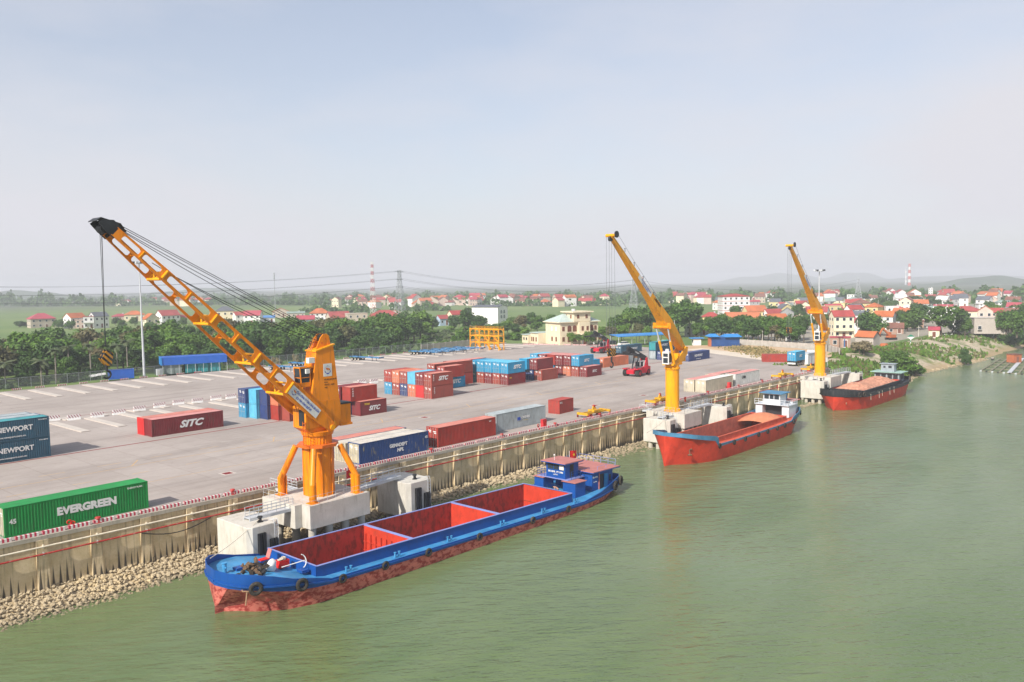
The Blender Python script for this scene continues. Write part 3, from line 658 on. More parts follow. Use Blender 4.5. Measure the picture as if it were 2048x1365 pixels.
    b.bar((32.9,cy,29.45),(31.2,cy,29.93),1.8,.06,upv=(0,0,1)); b.bar((33.4,cy,28.7),(32.9,cy,29.47),1.8,.06); b.bar((31.2,cy,29.93),(30.75,cy,29.6),1.8,.06)
    B(b,'jib_head',M_dark)
    b=MB()
    for q in (-.45,-.15,.15,.45): b.cyl((31.65,cy+q-.06,28.95),(31.65,cy+q+.06,28.95),.42,n=18)
    B(b,'sheave',M_dark,smooth=True)
    b=MB(); b.cyl((pin.x,Yof(LJ,-1)-.2,pin.z),(pin.x,Yof(LJ,1)+.2,pin.z),.3,n=14); b.bar((54.3,y0-.45,7.25),(55.5,y0-.45,7.9),.14,.5); B(b,'jib_foot',M_yellow)
    # name board on the near plate
    def PB(s,h): p=tip+ax*s+nz*h; p.y=Yof(s,-1)-.075; return p
    b=MB(); s0_,s1_=23.9,28.6; h=.56
    b.add([PB(s0_,-h),PB(s1_,-h),PB(s1_,h),PB(s0_,h)],[(0,1,2,3)]); nb=B(b,'name_board',M_white)
    b=MB(); b.bar(PB(s0_-.1,-h-.15),PB(s0_-.1,h+.15),.16,.12); B(b,'board_stop',M_yellow)
    xd=(PB(28,0)-PB(24,0)).normalized(); yd=nz
    emblem(nb,PB(s0_+.6,.05)+Vector((0,-.012,0)),.78,xd,yd)
    text('TỔNG CÔNG TY TÂN CẢNG SÀI GÒN',.33,M_blueink,nb,frame(PB(26.55,.2)+Vector((0,-.012,0)),xd,yd),'lettering',.022,0,.66)
    text('ICD TÂN CẢNG QUẾ VÕ',.33,M_blueink,nb,frame(PB(26.3,-.27)+Vector((0,-.012,0)),xd,yd),'lettering',.022,0,.66)
    # luffing and hoist ropes between tower head and jib head
    k=0
    for q,a,c_,sag in ((-.45,(55.1,18.0),(33.0,29.35),.0),(-.15,(55.0,17.9),(33.1,29.2),.0),(.2,(54.9,17.7),(33.2,29.0),.55),(.45,(55.1,17.9),(33.0,29.25),.25),(-.3,(54.6,17.2),(37.5,24.9),.35),(.3,(54.4,17.0),(36.2,25.9),.55)):
        pts=[]
        for i in range(13):
            f=i/12; pts.append((a[0]+(c_[0]-a[0])*f,cy+q,a[1]+(c_[1]-a[1])*f-sag*4*f*(1-f)))
        b=MB(); b.tube(pts,.034,6); B(b,'luffing_rope',M_dark)
    for q,xx in ((-.45,31.35),(-.15,31.5),(.15,31.45),(.45,31.75)):
        b=MB(); b.cyl((xx,cy+q,28.9),(31.38+.1*q,cy+q*.35,18.15),.026,n=6); B(b,'hoist_rope',M_dark)
    return t
M_blueink=paint('sign_blue',(.03,.06,.42),.5,.1); M_redink=paint('sign_red',(.62,.06,.03),.5,.1)
def emblem(parent, c, size, xd, yd):
    Mx=frame(c,xd,yd)
    def q(x,y,z=0): return Mx@Vector((x*size,y*size,z))
    b=MB(); b.add([q(-.25,.26),q(.24,.16),(q(.34,-.1)),q(-.15,0)],[(0,1,2,3)]); b.add([q(-.05,.15,.004),q(.12,.12,.004),q(.17,0,.004),q(-.0,.03,.004)],[(0,1,2,3)],1); b.build('emblem_flag',[M_redink,M_star],parent)
    b=MB()
    for a0,a1,r0,r1 in ((200,235,.36,.46),(245,295,.38,.50),(305,340,.36,.46)):
        n=6; vs=[]
        for k in range(n+1):
            a=R(a0+(a1-a0)*k/n); vs+=[q(r0*cos(a),r0*sin(a)),q(r1*cos(a),r1*sin(a))]
        b.add(vs,[(2*k,2*k+1,2*k+3,2*k+2) for k in range(n)])
    n=24; vs=[]
    for k in range(n+1):
        a=2*pi*k/n; vs+=[q(.40*cos(a),.40*sin(a)+.02,.002),q(.42*cos(a),.42*sin(a)+.02,.002)]
    b.add(vs,[(2*k,2*k+1,2*k+3,2*k+2) for k in range(n)]); b.add([q(-.06,.46),q(.06,.46),q(0,.36)],[(0,1,2)]); b.build('emblem_ring',M_blueink,parent)
jib_crane()
def hook_block(loc, label, plate, s=1.0, tilt=0):
    t=thing('hook_block',label,'crane hook',loc)
    pr=[(-.55*s,-.1),(0,.75*s),(.55*s,.35*s),(.35*s,-.75*s),(-.15*s,-.75*s)]
    if not tilt: pr=[(-.62*s,.55*s),(.62*s,.55*s),(.45*s,-.5*s),(-.45*s,-.5*s)]
    b=MB(); 
    for yy in (-.32*s,.24*s): b.prism(pr,yy,yy+.08*s,f=lambda a,c,z:(a,z,c))
    b.cyl((0,-.34*s,0),(0,.34*s,0),.16*s,n=12); b.build('cheek_plate',plate,t)
    b=MB()
    for q in (-.12,.12): b.cyl((0,(q-.07)*s,0),(0,(q+.07)*s,0),.42*s,n=18)
    b.build('sheave',M_dark,t,smooth=True)
    b=MB(); b.cyl((0,0,-.5*s),(0,0,-1.25*s),.13*s,n=10); pts=[Vector((.34*s*cos(R(a)),0,-1.6*s+.34*s*sin(R(a)))) for a in range(90,-170,-20)]; b.tube(pts,.1*s,8); b.build('hook',M_dark,t,smooth=True)
    return t
hook_block((31.38,C1.y,17.15),'black and orange striped hook block hanging from the big jib crane',[M_hazard],1.0,1)

# ================================================================ PEDESTAL CRANES (far pair)
M_pylonrope=paint('rope_grey',(.16,.17,.18),.6)
def pedestal_crane():
    t=thing('pedestal_crane','yellow pedestal crane with box boom standing behind the red open barge','crane',C2)
    def B(mb,name,mat,parent=None,smooth=False): return mb.build(name,mat,parent or t,smooth=smooth)
    b=MB(); b.cyl((0,0,.38),(0,0,7.7),1.24,n=32); B(b,'pedestal',M_yellow,smooth=True)
    b=MB(); b.cyl((0,0,0),(0,0,.06),1.62,n=28); b.cyl((0,0,.06),(0,0,.38),1.28,n=28)
    for k in range(20):
        e=Vector((cos(2*pi*k/20),sin(2*pi*k/20),0)); b.bar(e*1.25+Vector((0,0,.06)),e*1.25+Vector((0,0,.5)),.06,.3,upv=e)
    B(b,'base_ring',M_yellow); b=MB(); b.cyl((0,0,7.7),(0,0,8.0),1.42,n=32); b.cyl((0,0,8.0),(0,0,8.45),1.25,n=28); B(b,'slew_ring',M_yellow,smooth=True)
    b=MB(); b.bx(-1.5,1.6,-1.15,1.15,8.45,8.75); B(b,'slew_deck',M_yellow)
    b=MB()
    for yy in (-1.0,.82): b.prism([(-1.1,8.75),(1.7,8.75),(3.7,10.2),(3.9,11.5),(3.2,11.6),(1.4,10.3)],yy,yy+.18,f=lambda a,c,z:(a,z,c))
    b.bx(1.3,3.4,-.8,.8,8.9,10.4); B(b,'heel_frame',M_yellow)
    heel=Vector((3.3,0,11.15)); tip=Vector((-19.2,0,31.1)); ax=tip-heel; LB=ax.length; ax.normalize(); nz=Vector((-ax.z,0,ax.x)); nz=nz if nz.z>0 else -nz
    secs=[(0,.45,.45,.65),(3,.68,.7,.85),(7.5,.86,1.2,.98),(9.2,.82,.80,.9),(14,.62,.54,.68),(19,.50,.42,.56),(LB,.24,.24,.32)]
    b=MB(); b.loft([[tuple(heel+ax*s+nz*u_+Vector((0,w,0))) if False else tuple(heel+ax*s+nz*u_*k1+Vector((0,w*k2,0))) for (k1,k2) in ((1,-1),(1,1))]+[tuple(heel+ax*s-nz*d_+Vector((0,w,0))),tuple(heel+ax*s-nz*d_+Vector((0,-w,0)))] for s,u_,d_,w in secs]); boom=B(b,'boom',M_yellow)
    b=MB()
    for s in (8.2,14.2,19.2):
        u_=.84 if s<10 else .62 if s<16 else .50; w=.96 if s<10 else .69 if s<16 else .58
        b.bar(heel+ax*s+nz*(u_+.03)-Vector((0,w,0)),heel+ax*s+nz*(u_+.03)+Vector((0,w,0)),.16,.08,upv=nz)
    B(b,'boom_band',M_orange)
    kp=heel+ax*8.0-nz*1.3
    b=MB(); b.cyl(kp+Vector((0,-1.5,0)),kp+Vector((0,1.5,0)),.28,n=12)
    for yy in (-1.42,1.42): b.bar(kp+Vector((0,yy,-.25)),kp+Vector((0,yy,.75)),.14,.8)
    B(b,'cylinder_bracket',M_orange)
    for yy in (-1.2,1.2):
        bp=Vector((-1.0,yy*.85,8.7)); kk=kp+Vector((0,yy,0)); mid=bp.lerp(kk,.62)
        c=MB(); c.cyl(bp,mid,.24,n=14); cyl=B(c,'luffing_cylinder',M_yellow,smooth=True); c=MB(); c.cyl(mid,kk,.13,n=12); c.build('piston_rod',M_galv,cyl,smooth=True)
    b=MB(); b.bx(-2.5,-1.35,-.75,.55,8.75,11.0); b.cyl((-1.9,-.1,11.0),(-1.9,-.1,11.45),.32,n=14); cab=B(b,'cabin',M_white)
    g=MB(); g.bx(-2.53,-2.505,-.58,.38,8.98,9.9); g.bx(-2.53,-2.505,-.58,.38,10.08,10.7); g.bx(-2.35,-1.5,-.78,-.755,9.1,10.7); g.build('window',M_glass,cab)
    # rope gear at the tip
    b=MB(); b.cyl(tip+Vector((.1,-.95,.1)),tip+Vector((.1,.95,.1)),.27,n=14); B(b,'tip_axle',M_yellow,smooth=True)
    b=MB(); b.cyl(tip+Vector((.25,-1.1,.25)),tip+Vector((.25,-.9,.25)),.55,n=22); b.cyl(tip+Vector((-.1,-.2,-.45)),tip+Vector((-.1,.2,-.45)),.42,n=18); B(b,'sheave',M_dark,smooth=True)
    for i,s in enumerate((11.5,14.3,18.6,22.2,25.8)):
        u_=.24+(.80-.24)*(LB-s)/(LB-9.2); p=heel+ax*s+nz*u_+Vector((0,-.45,0)); b=MB(); b.bar(p,p+Vector((0,0,.62)),.07,.07); b.bar(p+Vector((-.1,-.25,.62)),p+Vector((.1,.25,.62)),.06,.06); B(b,'rope_guide',M_dark)
    b=MB(); b.tube([heel+ax*3+nz*1.0+Vector((0,-.45,.2)),heel+ax*11.5+nz*.95+Vector((0,-.45,.6)),heel+ax*22.2+nz*.6+Vector((0,-.45,.6)),tip+Vector((.3,-.9,.75))],.022,6); B(b,'boom_rope',M_dark)
    b=MB(); p=heel+ax*4.2+nz*.9; b.bar(p,p+Vector((0,0,2.0)),.05,.05); B(b,'aerial',M_white)
    zt=zat(1220,699,(C2+Vector((tip.x,0,0))))-PT
    for i,(dx,dy) in enumerate(((-1.35,0),(-.5,0),(.25,0),(1.15,0))):
        b=MB(); b.cyl(tip+Vector((dx*.9,dy,-.3)),(tip.x+dx,dy,zt),.022,n=6); B(b,'hoist_rope',M_pylonrope)
    # board and lettering on the near (water) side
    def side(s,v,off=.02):
        w=None
        for (a,_,_,wa),(c_,_,_,wc) in zip(secs,secs[1:]):
            if s<=c_: w=wa+(wc-wa)*(s-a)/(c_-a); break
        p=heel+ax*s+nz*v; return p-Vector((0,w+off,0))
    xd=-(ax)
    if True:
        b=MB(); b.add([side(15.2,-.42),side(15.2,.52),side(20.2,.42),side(20.2,-.34)],[(0,3,2,1)]); nb=B(b,'name_board',M_white)
        x_=(side(15.2,0)-side(20.2,0)).normalized()
        text('TỔNG CÔNG TY TÂN CẢNG SÀI GÒN',.32,M_blueink,nb,frame(side(17.4,.2,.04),x_,nz),'lettering',.02,0,.66); text('ICD TÂN CẢNG QUẾ VÕ',.32,M_blueink,nb,frame(side(17.6,-.2,.04),x_,nz),'lettering',.02,0,.66)
        b=MB(); 
        text('LIEBHERR',.62,M_black,t,frame(side(12.9,.3,.03),x_,nz),'lettering',.03,0,.95)
    return t,tip,zt
pc,ptip,pzt=pedestal_crane()
pc2=dup(pc,C3,R(1),'yellow pedestal crane with box boom standing behind the black and red barge')
pc['group']=pc2['group']='yellow pedestal cranes'
hook_block((C2.x+ptip.x,C2.y,PT+pzt-.55),'black and yellow striped hook block hanging from the nearer pedestal crane',M_hazard,1.25)
r3=Matrix.Rotation(R(1),3,'Z')@Vector((ptip.x,0,0))
hook_block((C3.x+r3.x,C3.y+r3.y,PT+pzt-.55),'black and yellow striped hook block hanging from the farther pedestal crane',M_hazard,1.25)
# flags on the crane platforms
def flag(loc,label,h=1.7,w=1.5,fh=1.0,rz=0,ph=.0):
    t=thing('national_flag',label,'flag',loc,rz)
    MB().cyl((0,0,0),(0,0,h),.03,n=6).build('pole',M_white,t)
    b=MB(); n=10; vs=[]
    for i in range(n+1):
        f=i/n; y=.14*sin(f*6+ph)*f
        for z in (h-.02,h-.02-fh): vs.append((f*w,y,z-.12*f*f))
    b.add(vs,[(2*i,2*i+1,2*i+3,2*i+2) for i in range(n)]); fl=b.build('cloth',M_flag,t)
    for sd in (-1,1):
        s=MB(); cx_,cz=w*.5,h-.02-fh*.5-.03; y_=.14*sin(.5*6+ph)*.5+sd*.05
        pts=[(cx_+(.26 if k%2==0 else .105)*fh*sin(k*pi/5),y_,cz+(.26 if k%2==0 else .105)*fh*cos(k*pi/5)) for k in range(10)]
        s.add(pts+[(cx_,y_,cz)],[(k,(k+1)%10,10) for k in range(10)]); s.build('star',M_star,fl)
    return t
flag((57.0,77.0,PT),'red flag with yellow star on the railing right of the jib crane column',2.3,1.5,1.0,R(20))
flag((133.4,76.6,PT),'red flag with yellow star beside the pedestal crane of the red open barge',2.2,1.5,.9,R(15),1)
# ================================================================ BARGES
M_hullred=paint('hull_red',(.56,.16,.125),.6,.18,.5,(.27,.025,.022),.9,(.8,.8,1.3),(.46,.56)); M_hullred2=paint('hull_bright_red',(.56,.045,.02),.55,.15,.7,(.30,.03,.02),.5,(.7,.7,.5))
M_holdred=paint('hold_red',(.34,.03,.022),.65,.25,.5,(.11,.02,.015),.75,(.8,.8,.4),(.47,.60)); M_bulk=paint('bulkhead_red',(.52,.045,.02),.6,.15,.6,(.2,.03,.015),.6,(1,1,.5))
M_blue=paint('barge_blue',(.006,.072,.30),.42,.12,.6,(.01,.04,.12),.4); M_deck=paint('deck_light_blue',(.045,.24,.47),.6,.22,.5,(.22,.34,.42),.5,(1,1,1))
M_lilac=paint('coaming_top',(.22,.27,.55),.5,.1); M_roofpink=paint('roof_oxide',(.44,.17,.15),.75,.12,.8); M_rubber=paint('tyre_rubber',(.035,.03,.026),.85,.3,3,(.16,.13,.09),.6)
M_blackband=paint('black_hull_band',(.022,.024,.028),.5,.3,1,(.15,.13,.12),.4); M_hold2=paint('worn_hold_red',(.46,.13,.085),.7,.25,.7,(.20,.10,.07),.7,(1,1,.8)); M_deckred=paint('deck_red',(.55,.10,.05),.65,.2,.8,(.6,.45,.38),.5,(1,1,1),(.6,.7))
M_cargo=paint('reddish_cargo',(.47,.23,.15),.95,.3,1.2,(.38,.13,.09),.7,(1,1,1)); M_bw=paint('boat_white',(.62,.66,.70),.5,.1,1,GRIME,.2); M_boatblue=paint('boat_pale_blue',(.02,.20,.42),.5,.15,1); M_steelgrey=paint('boat_grey',(.30,.34,.37),.5,.12); M_skin=paint('skin',(.50,.27,.18),.6,.08); M_hair=paint('dark_hair',(.02,.016,.013),.7)
def tyre(parent,p,ax=(0,1,0),R0=.36,r=.15): 
    b=MB(); b.torus(p,ax,R0,r,18,8); return b.build('tyre_fender',M_rubber,parent,smooth=True)
def hull(t, st, hold, mats, floor, coam_w, coam, rub=True, bow_u=7.0):
    """st: stations (u, half deck, half waterline, z deck, z sheer, z bulwark top, z waterline); mats: lower, band, deck, coaming, inside"""
    Z0=-1.6
    for sg in (-1,1):
        lo=MB(); lo.loft([[(u,0,Z0),(u,sg*bw*.9,Z0),(u,sg*bw,0),(u,sg*(bd-(bd-bw)*.12),zs)] for u,bd,bw,zd,zs,zb in st],closed=False); lo.build('hull_side',mats[0],t,smooth=True)
        hi=MB(); hi.loft([[(u,sg*(bd-(bd-bw)*.12),zs),(u,sg*bd,max(zs+.01,zd-.05)),(u,sg*(bd+.01),max(zb,zs+.02)),(u,sg*(bd-.12),zb),(u,sg*(bd-.12),zd)] for u,bd,bw,zd,zs,zb in st],closed=False); hi.build('topside',mats[1],t,smooth=True)
        if rub:
            rb=MB()
            for a,c in zip(st,st[1:]): rb.bar((a[0],sg*(a[1]+.05),(a[3]*.6+a[4]*.4)),(c[0],sg*(c[1]+.05),(c[3]*.6+c[4]*.4)),.16,.16)
            rb.build('rubbing_strake',mats[1],t)
    # transom closing
    u,bd,bw,zd,zs,zb=st[-1]; q=MB(); q.add([(u,-bw*.9,Z0),(u,bw*.9,Z0),(u,bw,0),(u,bd,zs),(u,bd,zb),(u,-bd,zb),(u,-bd,zs),(u,-bw,0)],[tuple(range(8))]); q.build('transom',mats[1],t)
    h0,h1,hw=hold; d=MB()
    def at(u):
        for a,c in zip(st,st[1:]):
            if a[0]<=u<=c[0]: f=(u-a[0])/(c[0]-a[0]); return [a[i]+(c[i]-a[i])*f for i in range(6)]
    us=sorted(set([s_[0] for s_ in st]+[h0,h1]))
    for a,c in zip(us,us[1:]):
        A,B_=at(a),at(c); ya,yc=A[1]-.1,B_[1]-.1
        if a>=h0-.001 and c<=h1+.001:
            for sg in (-1,1): d.add([(a,sg*hw,A[3]),(c,sg*hw,B_[3]),(c,sg*yc,B_[3]),(a,sg*ya,A[3])],[(0,1,2,3) if sg<0 else (3,2,1,0)])
        else: d.add([(a,-ya,A[3]),(c,-yc,B_[3]),(c,yc,B_[3]),(a,ya,A[3])],[(0,1,2,3)])
    d.build('deck',mats[2],t)
    zc=coam; zd=at((h0+h1)/2)[3]
    for sg in (-1,1):
        b=MB(); b.bx(h0,h1,sg*hw-.07,sg*hw+.07,zd-.03,zc); b.build('coaming',mats[3],t)
        b=MB(); b.bx(h0,h1,sg*(hw-.12)-.045,sg*(hw-.12)+.045,floor,zc-.02); b.build('hold_wall',mats[4],t)
        b=MB(); b.bx(h0,h1,sg*hw-.16,sg*hw+.11,zc,zc+.05); b.build('coaming_rail',mats[5],t)
    for u in (h0,h1):
        b=MB(); b.bx(u-.07,u+.07,-hw-.07,hw+.07,zd-.03,zc+.002); b.build('coaming',mats[3],t)
        b=MB(); e=.115 if u==h0 else -.115; b.bx(u+e-.04,u+e+.04,-hw+.17,hw-.17,floor,zc-.02); b.build('hold_end',M_bulk,t)
        b=MB(); b.bx(u-.11,u+.11,-hw-.1,hw+.1,zc+.052,zc+.07); b.build('coaming_rail',mats[5],t)
    b=MB(); b.bx(h0+.1,h1-.1,-hw+.1,hw-.1,floor-.05,floor); b.build('hold_floor',mats[4],t)
    return at
def box(parent,name,mat,*a,**k): return MB().bx(*a).build(name,mat,parent)
# ---- blue and red barge
b1=thing('barge','long blue and red river barge with an empty three bay hold','barge',(36.75,68.85,WL+.75),(0,R(1.42),R(-.3)))
ST1=[(-.75,.0,.0,2.55,1.9,3.3),(-.45,2.0,.02,2.55,1.92,3.35),(.1,3.3,.02,2.55,1.92,3.4),(1.0,4.25,1.0,2.55,1.85,3.35),(1.6,4.6,1.95,2.53,1.75,3.2),(2.3,4.85,2.8,2.5,1.6,3.05),(4.2,5.25,4.4,2.3,1.3,2.45),(6.6,5.42,5.25,1.75,1.08,1.95),(8.2,5.45,5.4,1.45,1.0,1.5),(20,5.45,5.45,1.42,1.0,1.47),(36,5.45,5.45,1.42,1.0,1.47),(48,5.40,5.35,1.45,1.05,1.5),(52,5.1,4.7,1.6,1.2,2.0),(55.5,4.5,3.2,1.8,1.4,2.7),(58.2,3.6,1.4,2.0,1.6,2.95),(59.2,2.9,.6,2.05,1.65,3.0)]
at1=hull(b1,ST1,(7.3,46.6,4.15),(M_hullred,M_blue,M_deck,M_blue,M_holdred,M_lilac),-1.35,None,2.58)
for u in (19.4,32.9):
    bb=MB(); bb.bx(u-.12,u+.12,-4.02,4.02,-1.34,2.5); bk=bb.build('bulkhead',M_bulk,b1)
    bb=MB()
    for k in range(9):
        y=-3.6+.9*k; bb.bx(u-.30,u-.121,y-.05,y+.05,-1.3,1.7)
    for z in (-.2,.75): bb.bx(u-.24,u-.122,-4.0,4.0,z-.05,z+.05)
    if u<20: bb.build('bulkhead_rib',M_bulk,bk)
    bb=MB(); bb.bx(u-.16,u+.16,-4.1,4.1,2.505,2.62); bb.build('bulkhead_cap',M_lilac,bk)
for u in (.9,4.9):
    A=at1(u); tyre(b1,(u-.05,-A[1]-.22,A[3]-.35),(.35,1,0) if u<2 else (.1,1,0),.45,.19)
for u in (9.3,14.5,20.3,28.0,37.2,44.2): A=at1(u); tyre(b1,(u,-A[1]-.17,A[3]-.2),(0,1,0),.33,.13)
for u,dz in ((55.8,.7),(58.3,.7)): A=at1(u); tyre(b1,(u+.1,-A[1]-.25,A[3]+dz-.4),(-.3,1,0),.5,.19)
for sg in (-1,1):
    for u in (10.5,16.6,24.0,32.5,40.0,46.5):
        b=MB(); y=sg*4.9
        for q in (-.28,.28): b.cyl((u+q,y,1.44),(u+q,y,1.95),.1,n=10); b.cyl((u+q,y,1.95),(u+q,y,2.0),.15,n=10)
        b.bx(u-.45,u+.45,y-.14,y+.14,1.44,1.5); b.build('mooring_bitt',M_deck,b1)
# bow fittings and gear
b=MB(); b.cyl((.55,.55,2.56),(.55,.55,3.5),.2,n=14); b.cyl((.55,.55,3.5),(.55,.55,3.56),.28,n=14); b.cyl((.55,.9,3.1),(.55,.2,3.1),.09,n=8); b.build('bow_bitt',M_deck,b1)
box(b1,'hatch',M_blue,1.6,2.4,.2,1.0,2.56,2.78); box(b1,'hatch',M_blue,6.2,7.0,-3.5,-2.6,2.0,2.25)
b=MB(); b.tube([(4.7,-2.4,2.75),(6.9,-2.9,3.0)],.045,6); pts=[Vector((6.9,-2.9,3.0))+Vector((.55*cos(R(a))-.4,.18*sin(R(a)),.62*sin(R(a)))) for a in range(-75,80,25)]; b.tube(pts,.05,6)
tag(b.build('anchor',M_white,None),'white painted grapnel anchor lying on the foredeck of the blue barge','anchor'); an=bpy.data.objects['anchor']; an.matrix_world=b1.matrix_basis.copy()
def onb1(o): o.matrix_world=Matrix.Translation(b1.location)@b1.rotation_euler.to_matrix().to_4x4()@o.matrix_basis; return o
b=MB(); b.bx(-.55,.55,-.4,.4,0,.75); q=thing('crate','red plastic crate of rope on the foredeck of the blue barge','crate',(5.9,-.6,2.12)); b=MB(); 
for a in ((-.55,.55,-.4,-.35,0,.7),(-.55,.55,.35,.4,0,.7),(-.55,-.5,-.35,.35,0,.7),(.5,.55,-.35,.35,0,.7),(-.55,.55,-.4,.4,-.02,.02)): b.bx(*a)
b.build('box',M_flag,q); b=MB(); 
for k in range(14): b.torus((rnd.uniform(-.3,.3),rnd.uniform(-.2,.2),.62+.02*k),(rnd.uniform(-.4,.4),rnd.uniform(-.4,.4),1),.17,.035,12,5)
b.build('rope',M_sandpale,q); onb1(q)
q=thing('deck_chair','folding red and blue chair on the foredeck of the blue barge','chair',(5.4,1.9,2.2)); b=MB(); b.bx(-.5,.5,-.35,.35,.2,.27); b.build('seat',M_flag,q); b=MB(); b.bar((.45,0,.27),(.75,0,1.1),.66,.06,upv=(1,0,0)); b.build('backrest',M_roofpink,q); b=MB(); b.bx(-.55,.55,-.4,.4,0,.19); b.build('base',M_blue,q); onb1(q)
def lump(name,label,cat,c,r,mat,n=26,seed=1,fl=.6):
    g=random.Random(seed); b=MB()
    for k in range(n):
        p=Vector((c[0]+g.gauss(0,r[0]),c[1]+g.gauss(0,r[1]),c[2]+abs(g.gauss(0,r[2])))); s=stone_mesh(g.randrange(50)); sc=g.uniform(.14,.34)
        Mx=Matrix.LocRotScale(p,__import__('mathutils').Euler((g.uniform(-1,1),g.uniform(-1,1),g.uniform(0,6))),Vector((sc*1.5,sc,sc*fl))); b.add([Mx@Vector(v) for v in s.v],s.f,g.randrange(len(mat)))
    return b
M_net=paint('brown_netting',(.03,.022,.015),.95,.4,4); M_net2=paint('tan_netting',(.13,.08,.045),.95,.3,4)
o=lump('','','',(0,0,.05),(.75,.75,.28),[M_net,M_net2,M_black],60,5).build('net_heap',[M_net,M_net2,M_black]); o.location=(3.0,-.6,2.45); tag(o,'heap of dark brown nets and rope on the foredeck of the blue barge','net heap'); onb1(o)
b=MB(); g=random.Random(4); rings=[]
for z,r in ((0,.42),(.3,.55),(.65,.5),(.95,.34),(1.1,.12)): rings.append([(cos(2*pi*k/10)*r*g.uniform(.75,1.2),sin(2*pi*k/10)*r*g.uniform(.7,1.15),z) for k in range(10)])
o=b.loft(rings).build('sack',M_white,smooth=True); o.location=(4.1,-1.3,2.35); o.rotation_euler=(.2,.25,.5); tag(o,'crumpled white sack beside the net heap on the barge bow','sack'); onb1(o)
# bow anchor on the hull
b=MB(); b.bar((0,0,0),(0,0,-1.5),.14,.14); b.bar((-.55,0,.1),(.55,0,.1),.14,.14); b.bar((-.55,0,.1),(-.7,0,.75),.12,.12); b.bar((.55,0,.1),(.7,0,.75),.12,.12); o=b.build('bow_anchor',paint('rusty_steel',(.28,.17,.10),.85,.3,3,RUST,.6),b1); o.scale=(.75,.75,.75); o.location=(.5,-3.45,1.75); o.rotation_euler=(R(-22),0,R(-48))
# superstructure aft
def win(parent,x,y0,y1,z0,z1,mat=M_glass,d=.02): MB().bx(x-d,x,y0,y1,z0,z1).build('window',mat,parent)
for y0,y1,nm in ((2.1,3.7,'port_store'),(-3.4,-1.3,'store')):
    s_=box(b1,'store_room',M_blue,48.4,50.6,y0,y1,1.47,3.45); box(b1,'store_roof',M_roofpink,48.2,50.8,y0-.15,y1+.15,3.455,3.53)
wh=box(b1,'wheelhouse',M_blue,48.9,51.8,-1.3,2.0,3.62,5.75); box(b1,'wheelhouse_roof',M_roofpink,48.3,52.3,-1.75,2.45,5.757,5.87); box(b1,'roof_edge',M_blue,48.27,52.33,-1.78,2.48,5.66,5.754)
for y0,y1 in ((.75,1.75),(-.15,.65),(-1.1,-.25)): win(wh,48.88,y0,y1,4.75,5.45)
win(wh,48.87,-1.05,-.3,4.8,5.4,M_white)
MB().bx(49.9,50.7,-1.33,-1.305,3.7,5.5).build('doorway',M_dark,wh)
text('BN 0898 - PY 1990',.34,M_white,wh,frame((48.86,.35,4.42),(0,-1,0),(0,0,1)),'lettering',.03,0,.95); text('QUẾ VÕ',.2,M_white,wh,frame((48.86,.35,4.05),(0,-1,0),(0,0,1)),'lettering',.02)
box(b1,'bridge_deck',M_lilac,48.6,53.6,-2.0,3.4,3.54,3.615)
rl=MB(); railing(rl,(48.65,2.1,3.62),(48.65,3.35,3.62),1.0,.6,.02,3); railing(rl,(48.65,3.35,3.62),(53.4,3.35,3.62),1.0,1.0,.02,3); railing(rl,(49.4,-1.95,3.62),(53.4,-1.95,3.62),1.0,.9,.02,3); rl.build('railing',M_blue,b1)
cb=box(b1,'deckhouse',M_blue,52.4,57.2,-3.2,3.2,1.6,4.3); box(b1,'deckhouse_roof',M_roofpink,52.0,58.3,-3.7,3.6,4.305,4.4); box(b1,'roof_edge',M_blue,51.97,58.33,-3.73,3.63,4.2,4.302)
MB().bx(54.1,55.0,-3.24,-3.205,1.75,3.75).build('doorway',M_dark,cb); MB().bx(55.05,55.85,-3.34,-3.28,1.75,3.7).build('door',M_boatblue,cb); MB().bx(53.85,54.0,-3.34,-3.22,1.7,4.15).build('door_post',M_roofpink,cb); MB().bx(56.3,56.8,-3.22,-3.205,2.5,3.4).build('window',M_glass,cb)
text('BN-0898',.3,M_white,cb,frame((53.1,-3.215,3.5),(1,0,0),(0,0,1)),'lettering',.03); text('QUẾ VÕ',.2,M_white,cb,frame((53.1,-3.215,2.85),(1,0,0),(0,0,1)),'lettering',.03)
rl=MB(); railing(rl,(53,3.3,4.41),(57.6,3.3,4.41),.9,1.1,.02,2); railing(rl,(57.9,3.2,4.41),(57.9,-3.2,4.41),.9,1.3,.02,2); railing(rl,(53.6,-3.2,4.41),(57.6,-3.2,4.41),.5,1.6,.02,1); rl.build('roof_railing',M_lilac,b1)
lad=MB()
for q in (-.22,.22): lad.bar((52.9,-2.2+q,1.6),(52.2,-2.2+q,3.7),.05,.05)
for k in range(8): lad.bar((52.9-.085*k,-2.42,1.8+.25*k),(52.9-.085*k,-1.98,1.8+.25*k),.04,.04)
lad.build('ladder',M_blue,b1)
q=flag((0,0,0),'red flag with yellow star above the deckhouse of the blue barge',2.3,1.6,1.1,R(-5),2); q.location=(52.6,.9,4.4); onb1(q)
lp=MB(); lp.cyl((49.4,1.0,5.87),(49.4,1.0,6.5),.03,n=6); lp.cyl((49.4,1.0,6.5),(49.4,1.0,6.68),.11,n=8); lp.build('masthead_light',M_white,b1)
lf=MB(); g=random.Random(8)
for k in range(260):
    p=Vector((48.0+g.gauss(0,.35),.55+g.gauss(0,.75),1.5+abs(g.gauss(0,.45)))); a=g.uniform(0,6.3); e=Vector((cos(a),sin(a),g.uniform(-.2,.8)))*.17; f_=Vector((-sin(a),cos(a),.3))*.07; lf.add([p-f_,p+e,p+f_,p-e*.3],[(0,1,2,3)])
